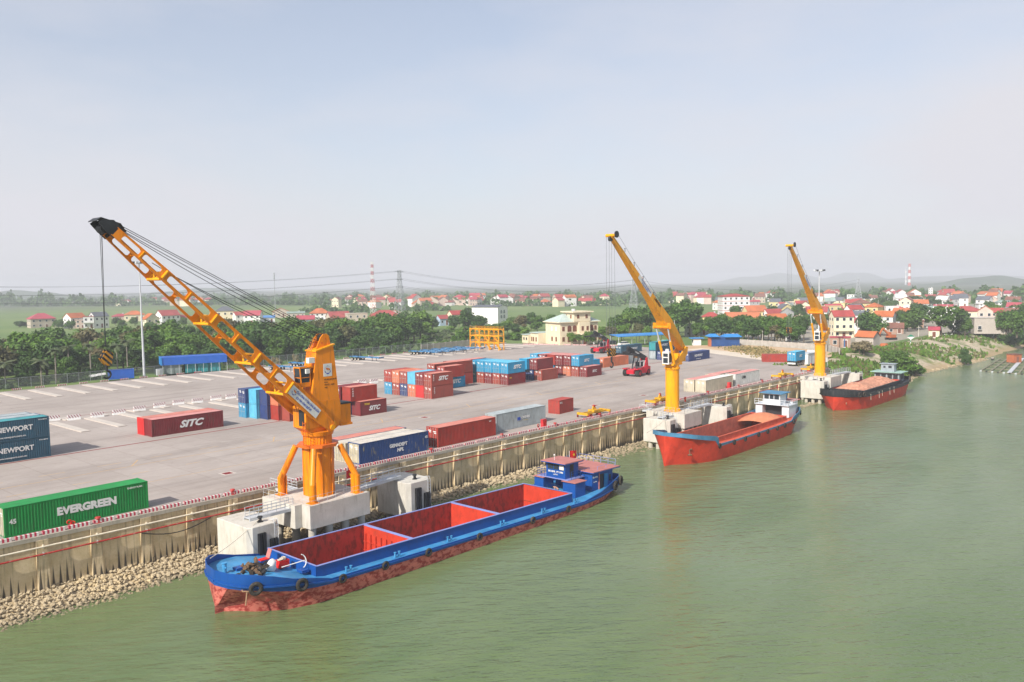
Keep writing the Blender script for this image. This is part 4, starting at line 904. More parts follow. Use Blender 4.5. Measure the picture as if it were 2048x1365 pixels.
M_leafpot=paint('pot_leaves',(.07,.13,.03),.7,.4,3); q=thing('potted_plants','leafy green potted plants in front of the barge wheelhouse','plant',(0,0,0)); lf.build('foliage',M_leafpot,q); b=MB()
for y in (-.2,.5,1.2): b.cyl((48.0,y,1.46),(48.0,y,1.85),.2,.28,10)
b.build('pot',M_roofpink,q); onb1(q)
# man bending over beside the plants: one skinned body
def person(name,label,pts,edges,rad,mats,loc,rz,hair=None):
    me=bpy.data.meshes.new('body'); me.from_pydata(pts,edges,[]); o=bpy.data.objects.new(name,None); C.objects.link(o); o.location=loc; o.rotation_euler=(0,0,rz); tag(o,label,'person')
    b=bpy.data.objects.new('body',me); C.objects.link(b); md=b.modifiers.new('skin','SKIN'); md.use_smooth_shade=True
    for i,v in enumerate(me.skin_vertices[0].data): v.radius=(rad[i],rad[i]); v.use_root=(i==0)
    s2=b.modifiers.new('s','SUBSURF'); s2.levels=2; s2.render_levels=2
    bpy.context.view_layer.update(); dg=bpy.context.evaluated_depsgraph_get(); m2=bpy.data.meshes.new_from_object(b.evaluated_get(dg)); bpy.data.objects.remove(b)
    m2.materials.clear()
    for mt in mats: m2.materials.append(mt)
    for p in m2.polygons: p.material_index=1 if p.center.z<.92 and len(mats)>1 and p.center.z>.42 else 0
    put(m2,'body',o); return o
pp=[(0,0,.85),(.22,0,1.08),(.45,0,1.22),(.58,0,1.22),(.74,0,1.17),(0,.11,.80),(.12,.12,.46),(-.02,.12,.07),(.14,.12,.03),(0,-.11,.80),(.1,-.12,.46),(-.04,-.12,.07),(.12,-.12,.03),(.43,.19,1.2),(.55,.24,.94),(.68,.18,.72),(.43,-.19,1.2),(.56,-.24,.93),(.7,-.16,.74)]
pe=[(0,1),(1,2),(2,3),(3,4),(0,5),(5,6),(6,7),(7,8),(0,9),(9,10),(10,11),(11,12),(2,13),(13,14),(14,15),(2,16),(16,17),(17,18)]
pr_=[.13,.14,.15,.06,.11,.1,.075,.05,.045,.1,.075,.05,.045,.06,.045,.04,.06,.045,.04]
q=person('person','shirtless man in dark shorts bending over by the potted plants on the barge',pp,pe,pr_,[M_skin,M_dark],(48.0,-.85,1.46),R(120)); b=MB(); b.cyl((.72,0,1.21),(.84,0,1.20),.1,.06,10); b.build('hair',M_hair,q,smooth=True); onb1(q)
# ---- red open barge with white wheelhouse
b2=thing('barge','red open barge with blue rail and white wheelhouse beside the second crane','barge',(114.2,68.25,WL),R(-.2))
ST2=[(-1.65,.0,.0,4.9,4.88,5.5),(-1.2,1.7,.05,4.88,4.84,5.5),(-.3,2.9,.25,4.76,4.7,5.4),(1.2,3.9,1.4,4.46,4.4,5.1),(3.4,4.5,3.0,4.03,3.97,4.7),(6.3,4.85,4.2,3.5,3.45,4.25),(7.2,4.88,4.4,2.8,2.5,3.9),(7.5,4.88,4.45,2.72,2.3,2.75),(14,4.88,4.8,2.5,2.3,2.62),(30,4.85,4.8,2.5,2.3,2.62),(36.5,4.75,4.4,2.6,2.4,2.75),(37.5,4.7,4.2,2.65,2.45,3.3),(41,4.2,2.8,2.9,2.7,3.7),(44,3.3,.9,3.2,3.0,4.05),(45,2.6,.3,3.3,3.1,4.15)]
M_rail2=paint('barge_rail_blue',(.06,.20,.34),.55,.2,1,(.28,.33,.37),.45)
at2=hull(b2,ST2,(8.2,36.6,3.55),(M_hullred2,M_rail2,M_deckred,M_deckred,M_hold2,M_deckred),-.9,None,3.45,False)
for u in (7.4,12.5,16.6,21.8,25.5,29.6,33.0,37.3,44.6): A=at2(u); tyre(b2,(u,-A[1]-.15,A[3]-.25),(0,1,0) if u<44 else (-.6,1,0),.33,.14)
b=MB(); rings=[]
for k in range(9):
    f=k/8; x=30.0+7.2*f; rings.append([(x,-3.3+6.6*j/10,2.1+2.0*sin(pi*min(1,.15+f*.62))*(.55+.45*sin(pi*j/10))) for j in range(11)])
b.loft(rings,closed=False,cap=False); b.build('hatch_cover',paint('orange_cover',(.55,.20,.10),.7,.15,1,(.35,.16,.1),.5),b2,smooth=True)
o=lump('','','',(0,0,0),(.9,.9,.22),[M_net,M_net2,M_roofpink],40,9).build('net_heap',[M_net,M_net2,M_roofpink]); o.location=b2.location+Vector((3.6,.4,3.55)); tag(o,'heap of brown rope and nets on the bow of the red open barge','net heap')
for y0,y1 in ((-3.4,-2.0),(2.0,3.4)): box(b2,'side_room',M_bw,38.2,41.5,y0,y1,2.85,5.1)
wk=box(b2,'wheelhouse',M_bw,38.0,40.8,-1.7,1.7,5.2,7.35); box(b2,'wheelhouse_roof',M_rail2,37.4,41.4,-2.4,2.4,7.355,7.5); box(b2,'bridge_deck',M_bw,37.8,42.0,-3.5,3.5,5.105,5.195); box(b2,'under_bridge',M_dark,39.6,39.7,-1.95,1.95,2.9,5.09)
for y0,y1 in ((-1.5,-.55),(-.4,.4),(.55,1.5)): win(wk,37.98,y0,y1,6.25,7.1)
rl=MB(); railing(rl,(37.9,-3.45,5.2),(37.9,-1.8,5.2),.95,.7,.03,2); railing(rl,(37.9,1.8,5.2),(37.9,3.45,5.2),.95,.7,.03,2); railing(rl,(37.9,-3.45,5.2),(41.9,-3.45,5.2),.95,.9,.03,2); rl.build('railing',M_bw,b2)
ck=box(b2,'deckhouse',M_bw,41.8,44.2,-2.6,2.6,3.0,5.6); box(b2,'deckhouse_roof',M_roofpink,41.6,44.8,-3.0,3.0,5.605,5.72); win(ck,41.79,-2.4,-1.4,3.6,4.6); MB().bx(42.2,43.0,-2.63,-2.605,3.1,4.9).build('door',M_boatblue,ck)
box(b2,'blue_tank',M_boatblue,41.6,43.4,-.8,.8,5.73,6.6)
q=flag((0,0,0),'red flag with yellow star on the mast above the white wheelhouse',3.0,1.0,.8,R(190),2); q.location=b2.location+Vector((41.9,.3,5.72))
b=MB()
for sg in (1,-1): b.bar((0,0,0),(sg*.0,0,-.9),.13,.13); b.bar((-.4,0,.1),(.4,0,.1),.2,.2); b.bar((-.35,0,-.85),(.35,0,-.85),.2,.2)
o=b.build('bow_anchor',bpy.data.materials['rusty_steel'],b2); o.location=(1.5,-2.75,2.5); o.rotation_euler=(R(-30),0,R(-50))
# ---- black and red cargo barge
b3=thing('barge','black and red barge heaped with reddish cargo beside the third crane','barge',(184.9,67.7,WL),R(-.6))
ST3=[(-1.45,.0,.0,3.5,3.1,4.6),(-.9,2.2,.1,3.5,3.1,4.6),(.2,3.4,.8,3.4,3.05,4.55),(2,4.4,2.6,3.3,2.95,4.4),(5,4.95,4.3,3.1,2.75,4.0),(8,5.0,4.8,3.0,2.6,3.5),(30,5.0,4.9,2.9,2.5,3.2),(36,4.8,4.0,3.0,2.6,3.5),(39.5,3.8,1.6,3.2,2.8,4.0),(40.5,3.0,.6,3.2,2.9,4.1)]
at3=hull(b3,ST3,(7,33,3.9),(M_hullred2,M_blackband,M_blackband,M_blackband,M_holdred,M_blackband),.5,None,3.9,True)
b=MB(); rings=[]; g=random.Random(3)
for k in range(40):
    f=k/39; x=7.2+25.6*f; rings.append([(x,-3.7+7.4*j/14,3.55+ (1.0+.5*sin(f*9)) *max(0,sin(pi*j/14))**.7*min(1,6*f,6*(1-f))+g.uniform(-.12,.12)) for j in range(15)])
b.loft(rings,closed=False,cap=False); b.build('cargo_heap',M_cargo,b3,smooth=False)
for u in (.5,2.4): A=at3(u); tyre(b3,(u+1.5,-at3(u+1.5)[1]-.2,3.5),(.2,1,0),.45,.16)
for u,l in ((7.5,1.4),(13,1.5),(15.2,1.3),(20.5,1.6),(23.5,1.5)): b=MB(); b.bar((u,-5.1,3.2),(u+.1,-5.12,3.2-l),.1,.06); b.build('hanging_rope',M_sandpale,b3)
dk=box(b3,'deckhouse',M_steelgrey,34.0,38.0,-3.0,3.0,3.2,5.4); box(b3,'deckhouse_roof',paint('green_roof',(.30,.45,.40),.6),33.2,38.6,-3.8,3.8,5.405,5.55)
for y0,y1 in ((-2.7,-1.6),(-1.3,-.2),(.2,1.3),(1.6,2.7)): win(dk,33.98,y0,y1,3.9,5.0,M_dark)
MB().bx(35,37.6,-3.03,-3.005,3.7,5.0).build('window',M_dark,dk)
w3=box(b3,'wheelhouse',M_steelgrey,34.6,36.4,-1.6,1.6,5.56,7.5); box(b3,'wheelhouse_roof',M_steelgrey,34.3,36.7,-1.9,1.9,7.505,7.62); win(w3,34.58,-1.0,-.2,6.5,7.1,M_dark); win(w3,34.58,.5,1.0,6.5,7.0,M_dark)
for u in (37.5,39.3,40.3): A=at3(u); tyre(b3,(u+.2,-A[1]-.2,3.6),(-.3,1,0),.45,.17)
for yy in (-1.7,1.7):
    b=MB(); b.bar((0,0,0),(0,0,-.8),.13,.13); b.bar((-.35,0,.1),(.35,0,.1),.18,.18); o=b.build('bow_anchor',bpy.data.materials['rusty_steel'],b3); o.location=(.2 if yy>0 else .4,yy*.9 if yy>0 else -2.2,2.2); o.rotation_euler=(R(-20),0,R(-70))
# mooring ropes
def rope(pts,label):
    a,c=Vector(pts[0]),Vector(pts[1]); b=MB(); q=[a.lerp(c,i/8)-Vector((0,0,.25*4*(i/8)*(1-i/8))) for i in range(9)]; b.tube(q,.035,6); tag(b.build('mooring_rope',M_sandpale),label,'rope')
rope(((44.95,75.7,-.6),(37.6,72.4,-2.2)),'mooring rope from the near dolphin bollard down to the blue barge bow')
rope(((125.05,75.1,-.5),(112.6,71.6,-1.2)),'mooring rope from the dolphin bollard to the bow of the red open barge')
# ================================================================ SHIPPING CONTAINERS
def cmat(n,c,**k):
    k.setdefault('dirt',GRIME); k.setdefault('damt',.58); k.setdefault('fade',.12); return paint('container_'+n,c,.55,.16,.5,**k)
CM=dict(maroon=cmat('maroon',(.19,.015,.02)),red=cmat('red',(.34,.034,.022)),brick=cmat('brick',(.30,.048,.03)),orange=cmat('orange',(.55,.16,.075)),scarlet=cmat('scarlet',(.55,.02,.02)),
  blue=cmat('blue',(.02,.26,.46)),sky=cmat('sky',(.10,.42,.60)),navy=cmat('navy',(.022,.045,.16)),teal=cmat('teal',(.012,.075,.125),damt=.3),seagreen=cmat('seagreen',(.03,.26,.28)),green=cmat('green',(.008,.235,.048),dirt=(.05,.10,.04),fade=0),
  deepblue=cmat('deepblue',(.022,.06,.19),dirt=(.30,.27,.14),damt=.75,dpos=(.56,.66),fade=0),grey=cmat('grey',(.34,.38,.39),fade=.05),cream=cmat('cream',(.52,.46,.34),damt=.5),white=cmat('white',(.60,.60,.57)),
  dustroof=paint('dusty_roof',(.50,.46,.40),.85,.18,.7,RUST,.4,(1,1,1)),creamdoor=paint('stained_door',(.46,.41,.29),.7,.2,1,(.14,.10,.06),.7),pinkroof=paint('pale_red_roof',(.50,.19,.15),.75,.15,.6,RUST,.3,(1,1,1)),pinkroof2=paint('dull_rose_roof',(.52,.23,.21),.75,.12,.6))
M_rod=paint('lock_rod',(.42,.42,.40),.5,.1); M_letter=paint('white_lettering',(.78,.78,.76),.6,.05,2,GRIME,.2); M_lettery=paint('yellow_lettering',(.75,.52,.04),.6); M_letterb=paint('blue_lettering',(.03,.09,.50),.6); M_letterc=paint('cyan_lettering',(.05,.42,.48),.6)
CW=2.44
def corr(length,h,period,dep):
    """trapezoid-corrugated sheet in the x-z plane, outside at y=0, valleys at y=+dep"""
    n=max(2,int(length/period)); p=length/n; xs=[]
    for i in range(n):
        a=i*p; xs+=[(a,0),(a+p*.30,0),(a+p*.5,dep),(a+p*.8,dep)]
    xs.append((length,0)); b=MB(); vs=[(x-length/2,y,z) for x,y in xs for z in (0,h)]
    b.add(vs,[(2*i,2*i+2,2*i+3,2*i+1) for i in range(len(xs)-1)]); return b
_cm={}
def cmesh(Lc,Hc):
    k=(Lc,Hc)
    if k in _cm: return _cm[k]
    d=M_conc; pw=.16; m={}
    b=MB()
    for x in (0,Lc-pw):
        for y in (0,CW-pw): b.bx(x,x+pw,y,y+pw,.12,Hc-.12)
        for z in (0,Hc-.12):
            b.bx(x+.01,x+pw-.01,pw,CW-pw,z+.01,z+.115)
    for y in (.01,CW-.11):
        b.bx(pw,Lc-pw,y,y+.10,.02,.17); b.bx(pw,Lc-pw,y,y+.10,Hc-.10,Hc-.02)
    for x in (-.004,Lc-.178):
        for y in (-.004,CW-.158):
            for z in (0,Hc-.118): b.bx(x,x+.182,y,y+.162,z,z+.118)
    m['frame']=b.mesh('frame',d)
    s=corr(Lc-2*pw,Hc-.27,.278,.045); m['side']=s.mesh('side_panel',d)
    e=corr(CW-2*pw,Hc-.24,.25,.045); m['end']=e.mesh('end_panel',d)
    n=int(Lc/.21); b=MB(); xs=[pw*.5+(Lc-pw)*i/(2*n) for i in range(2*n+1)]; vs=[]
    for i,x in enumerate(xs):
        z=Hc-.035+(.02 if i%2 else 0); vs+=[(x,.06,z),(x,CW-.06,z)]
    b.add(vs,[(2*i,2*i+2,2*i+3,2*i+1) for i in range(len(xs)-1)]); m['roof']=b.mesh('roof',d)
    dw=(CW-2*pw)/2-.012; b=MB(); b.bx(0,.05,-dw/2,dw/2,0,Hc-.25)
    for i in range(4): z=.12+(Hc-.3)*i/4; b.bx(-.02,-.001,-dw/2+.06,dw/2-.06,z,z+(Hc-.3)/4-.14)
    m['door']=b.mesh('door',d)
    b=MB(); b.cyl((0,0,-.08),(0,0,Hc-.17),.022,n=6); b.bx(-.04,.0,-.05,.05,.0,.07); b.bx(-.04,0,-.05,.05,Hc-.36,Hc-.29); b.bx(-.035,-.005,0,.32,.95,1.0); m['lock_rod']=b.mesh('lock_rod',d)
    b=MB(); b.bx(-.004,0,-.34,.34,0,.13); b.bx(-.004,0,-.34,.1,-.22,-.09); m['marking']=b.mesh('door_marking',d)
    b=MB(); b.bx(.05,Lc-.05,.05,CW-.05,.11,.16); m['floor']=b.mesh('floor',d)
    _cm[k]=m; return m
L20,L40,L45=6.06,12.19,13.72
def container(p,col,label,L_=L20,Hc=2.59,z=0,doors='near',roofc=None,logo=None,rz=0,group='containers in the yard',doorc=None,endc=None):
    """near bottom corner (-x,-y) at p; doors 'near' = on the end facing -x"""
    m=cmesh(L_,Hc); c=CM[col]; rc=CM[roofc] if roofc else c; t=thing('shipping_container',label,'container',(p[0],p[1],z),rz,group)
    put(m['frame'],'frame',t,mats=[c]); put(m['floor'],'floor',t,mats=[M_dark])
    put(m['side'],'side_panel',t,(L_/2,.015,.135),mats=[c]); put(m['side'],'side_panel',t,(L_/2,CW-.015,.135),pi,[c])
    put(m['roof'],'roof',t,mats=[rc])
    ne,fe=((0.02,-pi/2),(L_-.02,pi/2)); plain,door=(fe,ne) if doors=='near' else (ne,fe)
    put(m['end'],'end_panel',t,(plain[0],CW/2,.12),plain[1],[CM[endc] if endc else c])
    dc=CM[doorc] if doorc else c
    for sg in (-1,1):
        dx=.03 if doors=='near' else L_-.03; yy=CW/2+sg*((CW-.32)/4)
        d=put(m['door'],'door',t,(dx,yy,.125),0 if doors=='near' else pi,[dc])
        for q in (-.27,.27): put(m['lock_rod'],'lock_rod',d,(-.045,q,.0),0,[M_rod])
        if doors=='near': put(m['marking'],'door_marking',d,(-.0225,0,Hc*.72 if sg<0 else Hc*.76),0,[M_letter])
    if logo: 
        for a in logo: logo_put(t,L_,Hc,*a)
    return t
def logo_put(t,L_,Hc,s,size,x,z,mat=None,shear=0,bold=.03,sx=1.0):
    text(s,size,mat or M_letter,t,frame((x*L_,-.014,z*Hc),(1,0,0),(0,0,1)),'lettering',bold,shear,sx)
def vert_logo(t,s,size,x,ztop,mat=None):
    for i,ch in enumerate(s): text(ch,size,mat or M_letter,t,frame((x,-.014,ztop-i*size*.95),(1,0,0),(0,0,1)),'lettering',.03)
SITC20=[('SITC',1.15,.52,.55,None,.35,.045,1.1)]; SITC40=[('SITC',1.5,.53,.5,None,.35,.045,1.25)]
NEW40=[('NEWPORT',.95,.64,.56,None,0,.03,.98),('www.newport.com.vn',.34,.60,.2,None,0,.02,1.2),('TCLU 485712',.2,.93,.88)]
# --- dark teal stack (left edge)
for r in range(2):
    for k in range(2):
        t=container((29.85+(0 if r==0 else -.2),125.45+2.5*r,0),'teal' if r==0 else 'navy',('lower' if k==0 else 'upper')+(' dark teal container with white lettering in the stack cut by the left edge' if r==0 else ' navy container in the rear row behind the dark teal stack'),L40,2.85,2.87*k,'far','seagreen' if r==0 else 'grey',NEW40 if r==0 else None,group='containers at the left edge')
t=container((29.4,130.5,0),'teal','dark container under the rearmost blue grey roof at the left edge',L40,2.85,0,'far','grey',group='containers at the left edge'); t=container((29.3,130.5,0),'teal','top container with a blue grey roof at the back of the left stack',L40,2.85,2.87,'far','grey',group='containers at the left edge')
# --- pair standing alone behind the red line
container(G(304.2,875.1)+Vector((0,0,0)),'maroon','long maroon container with big white lettering standing in front of its orange red twin',L40,2.75,0,'far','pinkroof2',SITC40,group='pair of long red containers')
q=G(304.2,875.1); container((q.x-.1,q.y+2.5,0),'scarlet','orange red container hidden behind the long maroon one',L40,2.75,0,'far','pinkroof',group='pair of long red containers',endc='scarlet'); 
# --- green 45 foot
q=G(9.7,1077.8); t=container(q,'green','long green container with white lettering beside the quay kerb',L45,2.9,0,'near',None,[('EVERGREEN',1.02,.55,.52,None,0,.06,1.06),('ENERGY PLAN',.24,.90,.86),('45',.62,.055,.5)],doorc='creamdoor',group='containers along the quay')
# --- row along the quay right of the jib crane
q=G(719.7,930.2); container(q,'deepblue','dirty dark blue container with worn lettering by the quay kerb',L40,2.75,0,'near','dustroof',[('GEMADEPT',.62,.545,.58,None,0,.05,1.0),('HPL',.62,.57,.33,None,.2,.05,1.1),('45',.5,.965,.7)],doorc='creamdoor',group='containers along the quay')
container((q.x-.35,q.y+2.55,0),'cream','container with pale cream rusty roof behind the dark blue one',L40,2.6,0,'near','dustroof',doorc='creamdoor',group='containers along the quay')
container((q.x+.4,q.y+5.2,0),'navy','navy container with a dull red roof in the third row from the kerb',L40,2.59,0,'near','pinkroof',group='containers along the quay')
q=G(876.4,896); container(q,'red','long plain brown red container next to the dark blue one',L40,2.85,0,'near','pinkroof',[('45R1',.24,.9,.83)],group='containers along the quay')
container((93.6,87.1,0),'grey','long pale grey container at the end of the quay row',L40,2.85,0,'near','grey',[('BB',.62,.44,.5,M_letterb,0,.08,1.1),('CRONOS',.55,.58,.55,M_letter,0,.03,.9),('_______',.3,.58,.42,M_lettery,0,.05,1.0)],group='containers along the quay')
# --- single red box turned askew
container(G(1119.1,829.1)+Vector((0,-.0,0)),'red','single short red container standing apart in the open yard',4.5,2.45,0,'far','red',[('SITC',.4,.12,.8)],rz=R(4),group='containers in the yard')
# --- stack behind the jib crane: seven across, two high
YS=[117.6+2.5*i for i in range(8)]
bot=['maroon','navy','blue','navy','brick','red','navy','sky']; topc=['none','brick','red','blue','blue','orange','navy','sky']
B0=90.6
def Bx(i): return B0-.45*(i if i>1 else 0)*1.0
rowsB=[(0,'navy','navy'),(1,'sky','sky'),(2,'navy','navy')]
lineB=[(135.45,'blue','navy','near','blue door end with lock rods at the left of the stack behind the jib','navy container with lock rods atop the left end of the stack'),
 (132.95,'sky','sky','far','lower pale blue plain ended container in the stack behind the jib','upper pale blue plain ended container in the stack behind the jib'),
 (130.45,'navy','navy','far','lower dark blue plain ended container beside the pale blue one','upper dark blue plain ended container beside the pale blue one'),
 (127.95,'red','orange','far','lower red plain ended container under the orange one','upper orange plain ended container in the stack behind the jib'),
 (125.45,'brick','blue','far','brick red plain ended container right of the red one','bright blue container with lock rods under the jib'),
 (122.95,'navy',None,'near','navy container with white door marks at the foot of the jib',None),
 (120.45,'blue',None,'near','blue container with door end half hidden by the crane tower',None)]
for y,cb_,ct,dr,l0,l1 in lineB:
    x=77.0+(135.45-y)*.25; container((x,y-2.44,0),cb_,l0.replace(' end with',' ended container with') if 'door end' in l0 and 'container' not in l0 else l0,L20,2.59,0,dr,group='stack behind the jib crane')
    if ct: container((x,y-2.44,0),ct,l1,L20,2.59,2.6,'near' if ct in('blue',) and y<126 else dr,'sky' if ct=='sky' else None,group='stack behind the jib crane')
container((90.6,117.6,0),'maroon','maroon container with white and yellow lettering right of the crane tower',L20,2.59,0,'far','pinkroof',[('SITC',1.1,.52,.45,None,.35,.045,1.1),('TEXAS',.42,.25,.78,M_lettery,.2)],group='stack behind the jib crane')
container((89.7,120.2,0),'navy','navy container behind the maroon one right of the crane tower',L20,2.59,0,'far',group='stack behind the jib crane')
t=container((89.6,119.0,2.6),'red','red container on top right of the crane tower',L20,2.59,2.6,'far','pinkroof',group='stack behind the jib crane'); vert_logo(t,'CAXU',.42,.55,2.2)
container((88.9,122.7,0),'orange','orange container behind the navy one at the crane tower',L20,2.59,0,'far',group='stack behind the jib crane'); container((89.3,121.6,2.6),'maroon','maroon container with lock rods hidden behind the tower',L20,2.59,2.6,'near',group='stack behind the jib crane')
container((86.0,126.0,0),'sky','pale blue roofed container behind the red top one',L40,2.59,0,'far','sky',group='stack behind the jib crane')
# --- six across, two high
c6=[('brick','brick',1),('scarlet','maroon',1),('orange','sky',1),('navy','brick',1),('brick','orange',1),('blue','red',1)]
W6=['nearest the quay','second from the quay','third from the quay','fourth from the quay','fifth from the quay','at the landward end']
for i,(cb_,ct,_) in enumerate(c6):
    p=(113.3-.04*i,123.3+2.48*i)
    t=container(p,cb_,'lower %s container %s in the six wide stack'%(cb_,W6[i]),L20,2.59,0,'far' if cb_=='scarlet' else 'near',group='six wide stack'); 
    if i==0: vert_logo(t,'MAXU',.36,.75,2.2)
    t=container(p,ct,'upper %s container %s in the six wide stack'%('pale blue' if ct=='sky' else ct,W6[i]),L20,2.59,2.6,'far' if ct=='sky' else 'near',{'orange':None,'brick':'pinkroof'}.get(ct),SITC20 if i==0 else None,group='six wide stack')
    if i==0: vert_logo(t,'MAXU',.36,.55,2.2)
# --- tall red 40s with 20s in front
container((125.2,135.2,0),'red','lower long red container behind the six wide stack',L40,2.75,0,'near','pinkroof',group='red block behind the six wide stack'); container((125.2,135.2,2.77),'brick','upper long red container behind the six wide stack',L40,2.75,2.77,'near','pinkroof',group='red block behind the six wide stack')
container((126.2,132.6,0),'blue','short blue container with white lettering under a red one',L20,2.59,0,'far',None,SITC20,group='red block behind the six wide stack'); container((124.6,131.4,2.6),'red','short red container on top of the blue lettered one',L20,2.59,2.6,'near','pinkroof',group='red block behind the six wide stack')
# --- four across blue over red
for i in range(4):
    p=(139.2-.1*i,125.6+2.46*i)
    container(p,'maroon' if i%2==0 else 'brick','lower red container %s under the blue four'%W6[i],L20,2.59,0,'near',None,[('SITC',.4,.15,.62,M_lettery)] if i==0 else None,group='blue over red stack')
    container(p,'blue','upper blue container %s in the blue over red stack'%W6[i],L20,2.59,2.6,'near','sky',SITC20 if i==0 else None,group='blue over red stack')
for k in range(2): container((138.9,135.6,2.6*k),'seagreen' if k==0 else 'blue',('lower sea green' if k==0 else 'upper blue')+' container set back at the left of the blue over red stack',L20,2.59,2.6*k,'near',group='blue over red stack')
container((134.0,139.0,0),'maroon','dark red container under another behind the blue over red stack',L40,2.59,0,'near','pinkroof2',group='blue over red stack'); container((133.8,139.0,2.6),'maroon','dark red container with a rose roof behind the blue roofs',L40,2.59,2.6,'near','pinkroof2',group='blue over red stack')
# --- small cluster, blue and red over navy and red
container((150.3,124.7,0),'brick','short red container in front at the foot of the small cluster',L20,2.59,0,'near','pinkroof',group='small mixed cluster'); container((150.0,127.2,0),'navy','navy container with white door marks in the small cluster',L20,2.59,0,'near',group='small mixed cluster')
container((149.8,125.7,2.6),'maroon','dark red container with door end up on the small cluster',L20,2.59,2.6,'near','pinkroof',group='small mixed cluster'); container((149.9,129.7,0),'red','red container half hidden at the left of the small cluster',L20,2.59,0,'far',group='small mixed cluster'); container((148.9,128.2,2.6),'blue','bright blue plain ended container up on the small cluster',L20,2.59,2.6,'far','sky',group='small mixed cluster')
# --- block of mixed reds with a blue lettered box on top
cF=[('maroon',None,'near','low maroon container with white lettering at the near corner of the red block'),('brick','blue','near','red container under the blue lettered one'),('orange','maroon','near','orange container with lock rods low in the red block'),('maroon','maroon','near','low maroon container left of the orange one'),('blue','red','near','low blue container in the red block')]
for i,(cb_,ct,dr,lb) in enumerate(cF):
    p=(162.2-.15*i,120.1+2.48*i)
    container(p,cb_,lb,L20,2.59,0,dr,'pinkroof2' if i==0 else None,[('SITC',.8,.5,.5,None,.35,.045,1.1)] if i==0 else None,group='red block with blue top')
    if ct: container((p[0]-.3,p[1]-.4,2.6),ct,['','bright blue container with white lettering on top of the red block','upper maroon container just left of the blue lettered one','upper maroon container third from the blue lettered one','upper plain ended red container in the red block'][i],L20,2.59,2.6,'far' if ct=='red' else dr,'pinkroof2' if ct!='blue' else None,[('SITC',.9,.5,.5,None,.35,.045,1.1)] if ct=='blue' else None,group='red block with blue top')
container((161.2,132.4,0),'maroon','maroon container at the landward end of the red block, below',L20,2.59,0,'near',group='red block with blue top'); container((160.9,132.2,2.6),'maroon','maroon container with lock rods at the landward end of the red block, on top',L20,2.59,2.6,'near','pinkroof2',group='red block with blue top'); container((160.6,134.7,0),'blue','blue container below at the far left of the red block',L20,2.59,0,'near',group='red block with blue top'); container((160.6,134.7,2.6),'blue','blue container on top at the far left of the red block',L20,2.59,2.6,'near','sky',group='red block with blue top')
container((174.9,129.7,0),'blue','blue container showing just left of the long orange one',L20,2.59,0,'near',group='far yard containers')
# --- orange 40 and grey behind
q=G(1208,736); container((q.x-.2,q.y,0),'orange','long orange container with the striped hook block in front',L40,2.59,0,'near','orange',group='far yard containers'); container((q.x+12.6,q.y+.4,0),'grey','pale grey container at the end of the orange one',L20,2.59,0,'near','grey',group='far yard containers')
q=G(1247,710); container((221.2,150.0,0),'teal','dark blue container behind the reach stacker boom',L40,2.59,0,'near','teal',[('NEWPORT',.9,.6,.5)],group='far yard containers')
q=(211.0,130.7); 
for k in range(2): container((q[0],q[1],2.6*k),'teal',('lower' if k==0 else 'upper')+' dark teal lettered container of the pair behind the second crane',L40,2.59,2.6*k,'far','seagreen',[('NEWPORT',1.0,.35,.55)],endc='seagreen' if k else 'grey',group='far yard containers')
container((209.8,127.2,0),'navy','navy container standing before the teal pair',L20,2.59,0,'near',group='far yard containers'); container((209.8,124.8,0),'navy','second navy container nearer the quay before the teal pair',L20,2.59,0,'near',group='far yard containers')
container((209.9,118.9,0),'navy','navy blue lettered container just right of the second crane column',L40,2.59,0,'near','navy',[('NEWPORT',.95,.45,.55),('www.newport.com.vn',.3,.45,.2)],group='far yard containers')
# --- cream reefers with rose roofs on the far quay
container((153.2,82.9,0),'cream','cream grey container with panelled door end right of the second crane',L40,2.59,0,'near','white',group='pale containers on the far quay'); container((152.9,85.45,0),'cream','cream container with a rose roof behind the grey cream one',L40,2.59,0,'near','pinkroof2',group='pale containers on the far quay')
container((167.0,83.1,0),'white','white container with dark lettering and a rose roof on the far quay',L40,2.59,0,'near','pinkroof2',[('CMA',.9,.33,.62,M_dark,.1)],group='pale containers on the far quay'); container((163.9,86.3,0),'cream','container under the farthest rose roof of the quay row',L40,2.59,0,'near','pinkroof2',group='pale containers on the far quay')
# --- far end
q=G(1565,723); container((q.x+3.5,q.y-5.4,0),'red','faded red container with dark ribs on the dry soil at the yard end',L40,2.2,0,'near','red',[('45',.8,.1,.6)],rz=R(122),group='far yard containers')
